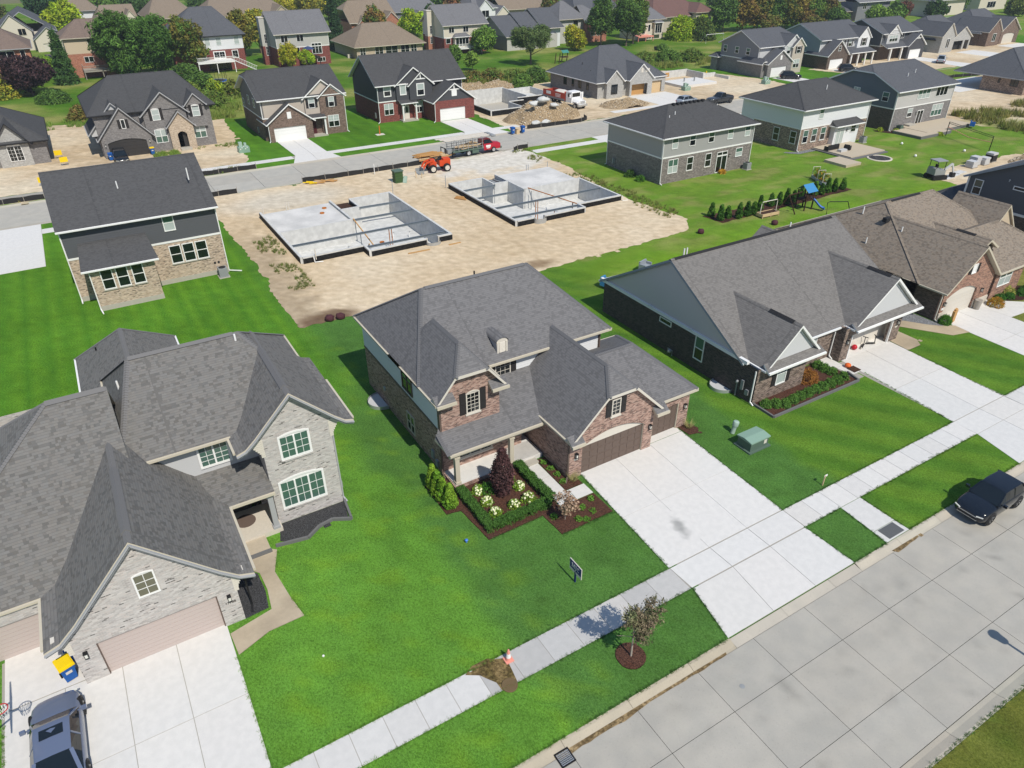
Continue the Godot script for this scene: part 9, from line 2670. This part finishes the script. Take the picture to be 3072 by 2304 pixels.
	b = nb(); b.bar(V(36.3,0,-88.0),V(36.6,0.8,-88.3),0.5,0.2); part("leaning_board", b, M.ac_green)
	n = 0
	for q in [[25.2,-94.1],[26.6,-93.9],[27.8,-94.1]]:
		b = nb()
		for k in 6: b.bar(V(q[0] + rng.randf_range(-0.8,0.2),0.08 + rng.randf() * 0.25, q[1] + rng.randf_range(-0.6,0.3)),V(q[0] + rng.randf_range(0.4,1.2),0.08 + rng.randf() * 0.2, q[1] + rng.randf_range(-0.3,0.9)),0.14,0.07)
		single("lumber_scraps", b, M.yellow if n == 0 else M.wood, ["yellow painted lumber scraps at the left end of the silt fence", "brown lumber scraps in the middle under the silt fence", "brown lumber scraps at the right under the silt fence"][n], "lumber", V(q[0],0, q[1]))
		cur = self; n += 1
	for q in [[34.4,-93.9, "white marker pipe standing at the silt fence", "white", 1.4],[38.6,-89.4, "thin wooden stake left of the loader bucket", "wood_pale", 0.9],[39.2,-88.8, "short wooden stake near the loader bucket", "wood_pale", 0.7],[40.0,-83.2, "grey meter post at the left corner of the right foundation", "galv", 1.6],[32.9,-83.9, "grey meter post behind the left foundation", "galv", 1.8]]:
		b = nb(); b.bar(V(q[0],0, q[1]),V(q[0], q[4], q[1]),0.08)
		single("marker_post", b, M[q[3]], q[2], "post", V(q[0],0, q[1]))
	thing("marker_post", "orange marker post on a white pad in the far lawn", "post", V(43.8,0,-115.1))
	b = nb(); b.box(43.74,43.86,0.05,1.4,-115.16,-115.04); part("post", b, M.orange)
	b = nb(); b.box(43.1,44.5,0,0.06,-115.5,-114.5, "d"); part("pad", b, M.offwhite)
	b = nb(); b.bar(V(31.2,0.06,-64.9),V(32.6,0.06,-64.9),0.15,0.06); b.bar(V(26.5,0.06,-64.9),V(28.9,0.06,-64.8),0.2,0.05)
	single("loose_timber", b, M.wood, "loose timbers lying in front of the left foundation", "lumber", V(29,0,-64.9))
	b = nb()
	for k in 4: b.bar(V(38.9 + k * 0.1,0.1 + k * 0.06,-78.6),V(39.8,0.12 + k * 0.06,-77.2 - k * 0.2),0.2,0.06)
	single("loose_timber", b, M.wood, "loose timbers stacked left of the right foundation", "lumber", V(39.4,0,-78))
	for q in [[-4.9,-111.8, "yellow construction sign on the left sand strip, nearer the street"],[-2.4,-126.2, "yellow construction sign beside the low grey house"],[-1.9,-121.5, "small yellow sign on legs below the other by the low grey house"]]:
		thing("yellow_sign", q[2], "sign", V(q[0],0, q[1]))
		b = nb(); b.box(q[0] - 0.5, q[0] + 0.5,0.5,1.2, q[1] - 0.02, q[1] + 0.02); part("panel", b, M.yellow)
		for s in [-0.35,0.35]:
			b = nb(); b.box(q[0] + s - 0.03, q[0] + s + 0.03,0,0.6, q[1] - 0.06, q[1] - 0.02); part("leg", b, M.metal_grey)
	for q in [[21.9,-115.6, "green utility cabinet with white tags at the edge of the far sand lot"],[113.6,-117.6, "green utility cabinet in front of the pale slab"],[133.6,-114.0, "white and green utility box on the lawn behind the grey hip roof"]]:
		thing("utility_cabinet", q[2], "utility box", V(q[0],0, q[1]))
		b = nb(); b.box(q[0] - 0.8, q[0] + 0.8,0,0.8, q[1] - 0.6, q[1] + 0.6, "d"); part("cabinet", b, M.box_green)
		b = nb(); b.box(q[0] - 0.6, q[0] - 0.1,0.8,1.5, q[1] - 0.3, q[1] + 0.2, "d"); b.box(q[0] + 0.15, q[0] + 0.5,0.8,1.3, q[1] - 0.3, q[1] + 0.2, "d"); part("pedestals", b, M.ac_green, null, "stuff")
		b = nb()
		for k in 5: b.box(q[0] - 0.6 + k * 0.25, q[0] - 0.48 + k * 0.25,0.5 + 0.2 * (k % 3),0.66 + 0.2 * (k % 3), q[1] + 0.6, q[1] + 0.63)
		part("tags", b, M.white, null, "stuff")
	# grey hip house yard
	playset()
	for q in [["weathered raised planter with a white pipe arch, soil bare, by the arborvitae row", 67.2,-53.7,0],["grey raised planter with pipe arches full of tomatoes and marigolds", 83.4,-59.3,1]]:
		thing("raised_planter", q[0], "planter", V(q[1],0, q[2]))
		var X := put(q[1], q[2],-0.05 if q[3] == 0 else PI / 2 - 0.5)
		var hl := 1.35 if q[3] == 0 else 1.8
		b = nb(X)
		for s in [-0.5,0.44]: b.box(-hl, hl, 0.15,0.5, s, s + 0.06)
		for s in [-hl, hl - 0.06]: b.box(s, s + 0.06,0.15,0.5,-0.5,0.5)
		for s in [-hl + 0.05,0.0, hl - 0.1]: b.box(s, s + 0.08,0,0.52,0.44,0.53)
		part("box", b, M.wood_pale if q[3] == 0 else M.siding_sky)
		b = nb(X); b.box(-hl + 0.06, hl - 0.06,0.2,0.44,-0.44,0.44, "d"); part("soil", b, M.soil)
		b = nb(X)
		for s in ([0.0] if q[3] == 0 else [-hl + 0.1,0.0, hl - 0.1]):
			if q[3] == 0: b.tube([V(-hl + 0.1,0.4,0),V(-hl + 0.15,1.6,0),V(-hl + 0.3,1.8,0),V(hl - 0.2,1.8,0),V(hl - 0.1,1.6,0),V(hl - 0.1,0.4,0)],0.05)
			else: b.tube([V(s, 0.4,-0.45),V(s, 1.6,-0.45),V(s, 1.6,0.45),V(s, 0.4,0.45)],0.05)
		part("pipe_arch", b, M.offwhite)
		if q[3] == 1:
			var xs := []; var cs := []
			rng.seed = 2
			for k in 200:
				var l := X * V(rng.randf_range(-hl, hl * 0.9), rng.randf_range(0.45,1.5) * (1.0 if k % 3 else 0.5), rng.randf_range(-0.5,0.5))
				xs.append(Transform3D(spin(1.5), l)); cs.append(Color(0.10,0.2,0.03) * rng.randf_range(0.7,1.4) if k % 4 else Color(0.6,0.32,0.02))
			foliage("plants", leaf_mesh("fine", 14,0.11,0.075,0.4,0.55), xs, cs, M.leaf)
	thing("small_goal", "low black metal goal frame on the lawn right of the blue roofed playset", "goal", V(75,0,-50))
	b = nb(); b.tube([V(73.5,0,-50.4),V(73.8,1.25,-50.8),V(74.2,1.3,-50.8),V(76.6,1.1,-50.1),V(76.7,0.0,-49.6)],0.05,6); part("frame", b, M.black)
	# white hip house patio
	patio_chair("outdoor_sofa", "long black outdoor sofa with white frame on the stamped patio", 97.8,-68.9, PI, "plastic_black", 2.4)
	patio_chair("patio_chair", "black patio chair at the right end of the outdoor sofa", 99.8,-67.6, PI * 0.6, "plastic_black", 0.8)
	b = nb(); b.box(97.6,99.0,0.3,0.62,-67.7,-67.0); single("coffee_table", b, M.siding_mist, "pale coffee table before the black outdoor sofa", "table", V(98.3,0.3,-67.3))
	b = nb(); b.lathe(V(100.6,0,-62.6),[[1.75,0],[1.75,0.1],[1.5,0.1],[1.5,0.02]],28); single("fire_ring", b, M.stone_pale, "pale stone ring of black gravel off the patio corner", "fire pit", V(100.6,0,-62.6))
	b = nb(); b.lathe(V(100.6,0.03,-62.6),[[1.5,0],[0,0.01]],24); single("gravel_circle", b, M.gravel_black, "black gravel filling the stone ring off the patio corner", "gravel", V(100.6,0.03,-62.6))
	thing("volleyball_net", "black volleyball net with a pink cord across the rear lawn", "volleyball net", V(120,0,-61))
	for q in [[118.2,-56.5],[121.9,-65.6]]:
		b = nb(); b.bar(V(q[0],0, q[1]),V(q[0],2.2, q[1]),0.09); part("pole", b, M.black)
	b = nb()
	for y in [2.2,1.95]: b.bar(V(118.2, y, -56.5),V(121.9, y, -65.6),0.05)
	for k in 40: b.bar(V(118.2,2.2,-56.5).lerp(V(121.9,2.2,-65.6), k / 40.0),V(118.2,1.95,-56.5).lerp(V(121.9,1.95,-65.6), k / 40.0),0.02)
	part("net", b, M.black, null, "stuff")
	b = nb(); b.tube([V(118.2,1.3,-56.5),V(120,0.95,-61),V(121.9,1.4,-65.6)],0.04); part("cord", b, M.pink)
	for q in [[110.6,-65.8, "white ball on the lawn left of the blue grey house patio"],[105.7,-60.3, "white ball on the lawn right of the stone ring"],[114.6,-58.2, "pale ball under the volleyball net"]]:
		b = nb(); b.ball(V(q[0],0.2, q[1]),V(0.2,0.2,0.2),10); single("lawn_ball", b, M.white, q[2], "ball", V(q[0],0.2, q[1]), "balls on the rear lawns")
	patio_chair("lawn_chair", "blue and purple folding seat at the far corner of the raised patio", 131.0,-66.6,0.4, "blue", 0.7)
	b = nb(); b.lathe(V(113.6,0,-78.6),[[0.3,0],[0.42,0.9],[0.36,0.9],[0,0.8]],12); single("wood_barrel", b, M.wood, "orange brown barrel planter beside the dark brick wall", "planter", V(113.6,0,-78.6))
	n = 0
	var pl := ["grey wrapped pallet of pavers at the left of the trench stacks", "tall grey wrapped pallet of pavers in the middle of the stacks", "short pallet of pavers behind the others", "dark wrapped pallet at the right of the stacks"]
	for q in [[107.3,-52.9,0.9],[108.9,-53.4,1.2],[110.2,-52.9,1.0],[112.6,-53.2,1.3]]:
		thing("paver_pallet", pl[n], "pallet", V(q[0],0, q[1]))
		b = nb(); b.box(q[0] - 0.65, q[0] + 0.65,0,0.14, q[1] - 0.6, q[1] + 0.6, "d"); part("pallet", b, M.wood_grey)
		rng.seed = n; 
		for k in 4:
			b = nb(); var dx := rng.randf_range(-0.08,0.08); b.box(q[0] - 0.6 + dx, q[0] + 0.6 + dx, 0.14 + k * q[2] / 4.4,0.12 + (k + 1) * q[2] / 4.4, q[1] - 0.55, q[1] + 0.55); part("paver_layer", b, M.plastic_black if n == 3 and k < 3 else M.siding_mist)
		n += 1
	n = 0
	for q in [[99.6,-51.6,0.0],[101.4,-51.9,0.1],[103.4,-52.2,0.0],[98.6,-47.6,0.2],[100.2,-47.2,-0.1]]:
		b = nb(); b.xf = put(q[0], q[1], q[2]); b.box(-0.9,0.9,0.02,0.12,-0.5,0.5)
		single("stone_slab", b, M.cast, "pale flat slab lying along the sandy trench, " + ["nearest the excavator", "second from the excavator", "farthest from the excavator", "on the near side, left", "on the near side, right"][n], "slab", V(q[0],0, q[1]), "slabs along the trench"); n += 1
	# behind
	thing("trampoline", "round black trampoline with a blue rim and net", "trampoline", V(31,0,-177.4))
	b = nb(); b.lathe(V(31,0.85,-177.4),[[1.75,0],[0,0.01]],24); part("mat", b, M.fabric_black)
	b = nb(); b.lathe(V(31,0.8,-177.4),[[1.75,0.08],[2.15,0.08],[2.15,0]],24); part("rim_pad", b, M.blue)
	b = nb()
	for k in 8:
		var a := TAU * k / 8.0
		b.bar(V(31 + cos(a) * 2.1,0,-177.4 + sin(a) * 2.1),V(31 + cos(a) * 2.05,2.6,-177.4 + sin(a) * 2.05),0.07)
	part("net_poles", b, M.black, null, "stuff")
	thing("patio_umbrella", "navy blue patio umbrella over the small railed deck", "umbrella", V(56.4,2.2,-191.6))
	b = nb(); b.bar(V(56.4,2.2,-191.6),V(56.4,4.6,-191.6),0.06); part("pole", b, M.black)
	b = nb(); b.lathe(V(56.4,4.0,-191.6),[[1.5,0],[0.8,0.4],[0.0,0.65]],8); part("canopy", b, mk("navy_cloth", "37476b", 0.8))
	thing("soccer_goal", "white soccer goal frame on the far right lawn", "goal", V(174,0,-170.6))
	b = nb(); b.tube([V(170.6,0,-170.6),V(170.6,2.4,-170.6),V(177.6,2.4,-170.6),V(177.6,0,-170.6)],0.07); b.bar(V(170.6,2.4,-170.6),V(170.6,0,-173),0.07); b.bar(V(177.6,2.4,-170.6),V(177.6,0,-173),0.07); part("frame", b, M.white)
	thing("swing_frame", "brown wooden climbing frame behind the unfinished house", "playset", V(113,0,-162))
	b = nb()
	for q in [[110.6,-162.4],[111.6,-162.0],[113.2,-163.2],[114.6,-163.0]]: b.bar(V(q[0],0, q[1]),V(q[0] + 0.3,2.4, q[1]),0.16)
	b.box(113.0,114.8,1.2,1.35,-163.8,-162.4); part("frame", b, M.soil)
	b = nb(); b.poly([V(112.9,2.3,-162.3),V(114.9,2.3,-162.3),V(114.9,2.9,-163.1),V(112.9,2.9,-163.1)]); part("canopy", b, mk("teal_cloth", "3f7f78", 0.8))
	b = nb(); b.ball(V(133.2,1.2,-187.4),V(1.0,1.3,0.8),10,0.15, rng); single("inflatable_toy", b, M.lime, "bright lime inflatable on the lawn by the orange brick wing", "toy", V(133.2,0,-187.4))
	thing("garden_bench", "dark bench on the lawn behind the unfinished house", "bench", V(149,0,-167.5))
	b = nb(); b.box(148,150,0.4,0.5,-167.8,-167.2); b.box(148,150,0.5,1.0,-167.85,-167.75); part("seat", b, M.black)
	for s in [148.1,149.8]:
		b = nb(); b.box(s, s + 0.1,0,0.4,-167.7,-167.3); part("leg", b, M.black)
	thing("pool_fence", "white picket fence round a pool among the far trees", "fence", V(285,0,-171))
	for k in 36:
		b = nb(); b.box(276 + k * 0.6,276.3 + k * 0.6,0,1.4,-171.05 + k * 0.03,-171 + k * 0.03); part("picket", b, M.siding_sky)

func playset():
	thing("playset", "wooden playset with a blue roof, blue slide and swing beam", "playset", V(72.8,0,-53.2))
	for q in [[72.2,-53.9],[73.5,-53.9],[72.2,-52.6],[73.5,-52.6]]:
		var p := MB.new(); p.box(q[0] - 0.06, q[0] + 0.06,0,2.3, q[1] - 0.06, q[1] + 0.06); part("post", p, M.soil)
	var b := MB.new(); b.box(72.1,73.6,1.15,1.25,-54.0,-52.5); for k in 6: b.box(72.15 + k * 0.25,72.3 + k * 0.25,1.25,1.8,-52.6,-52.55)
	part("platform", b, M.soil)
	b = nb()
	b.quad(V(72.0,2.25,-52.3),V(73.7,2.25,-52.3),V(73.7,3.0,-53.25),V(72.0,3.0,-53.25)); b.quad(V(72.0,3.0,-53.25),V(73.7,3.0,-53.25),V(73.7,2.25,-54.2),V(72.0,2.25,-54.2))
	part("canopy", b, M.roof_blue)
	var rows := []
	for k in 10:
		var t := k / 9.0
		var y := 1.25 - 1.05 * t + 0.12 * sin(t * TAU)
		rows.append(PackedVector3Array([V(73.55 + t * 0.9, y + 0.2,-53.1 + t * 1.6),V(73.55 + t * 0.9, y, -53.05 + t * 1.6),V(73.15 + t * 0.9, y, -52.85 + t * 1.6),V(73.15 + t * 0.9, y + 0.2,-52.8 + t * 1.6)]))
	b = nb(); b.grid(rows); part("slide", b, M.slide_blue)
	b = nb(); b.bar(V(72.2,2.2,-53.2),V(69.9,2.1,-53.3),0.1); b.bar(V(69.9,2.1,-53.3),V(69.4,0,-54.2),0.1); b.bar(V(69.9,2.1,-53.3),V(70.3,0,-52.3),0.1)
	part("swing_beam", b, M.soil)
	for x in [70.7,71.5]:
		b = nb(); b.bar(V(x, 2.1,-53.4),V(x, 0.6,-53.4),0.025); b.bar(V(x, 2.1,-53.0),V(x, 0.6,-53.0),0.025); b.box(x - 0.12, x + 0.12,0.55,0.6,-53.42,-52.98); part("swing", b, M.black)
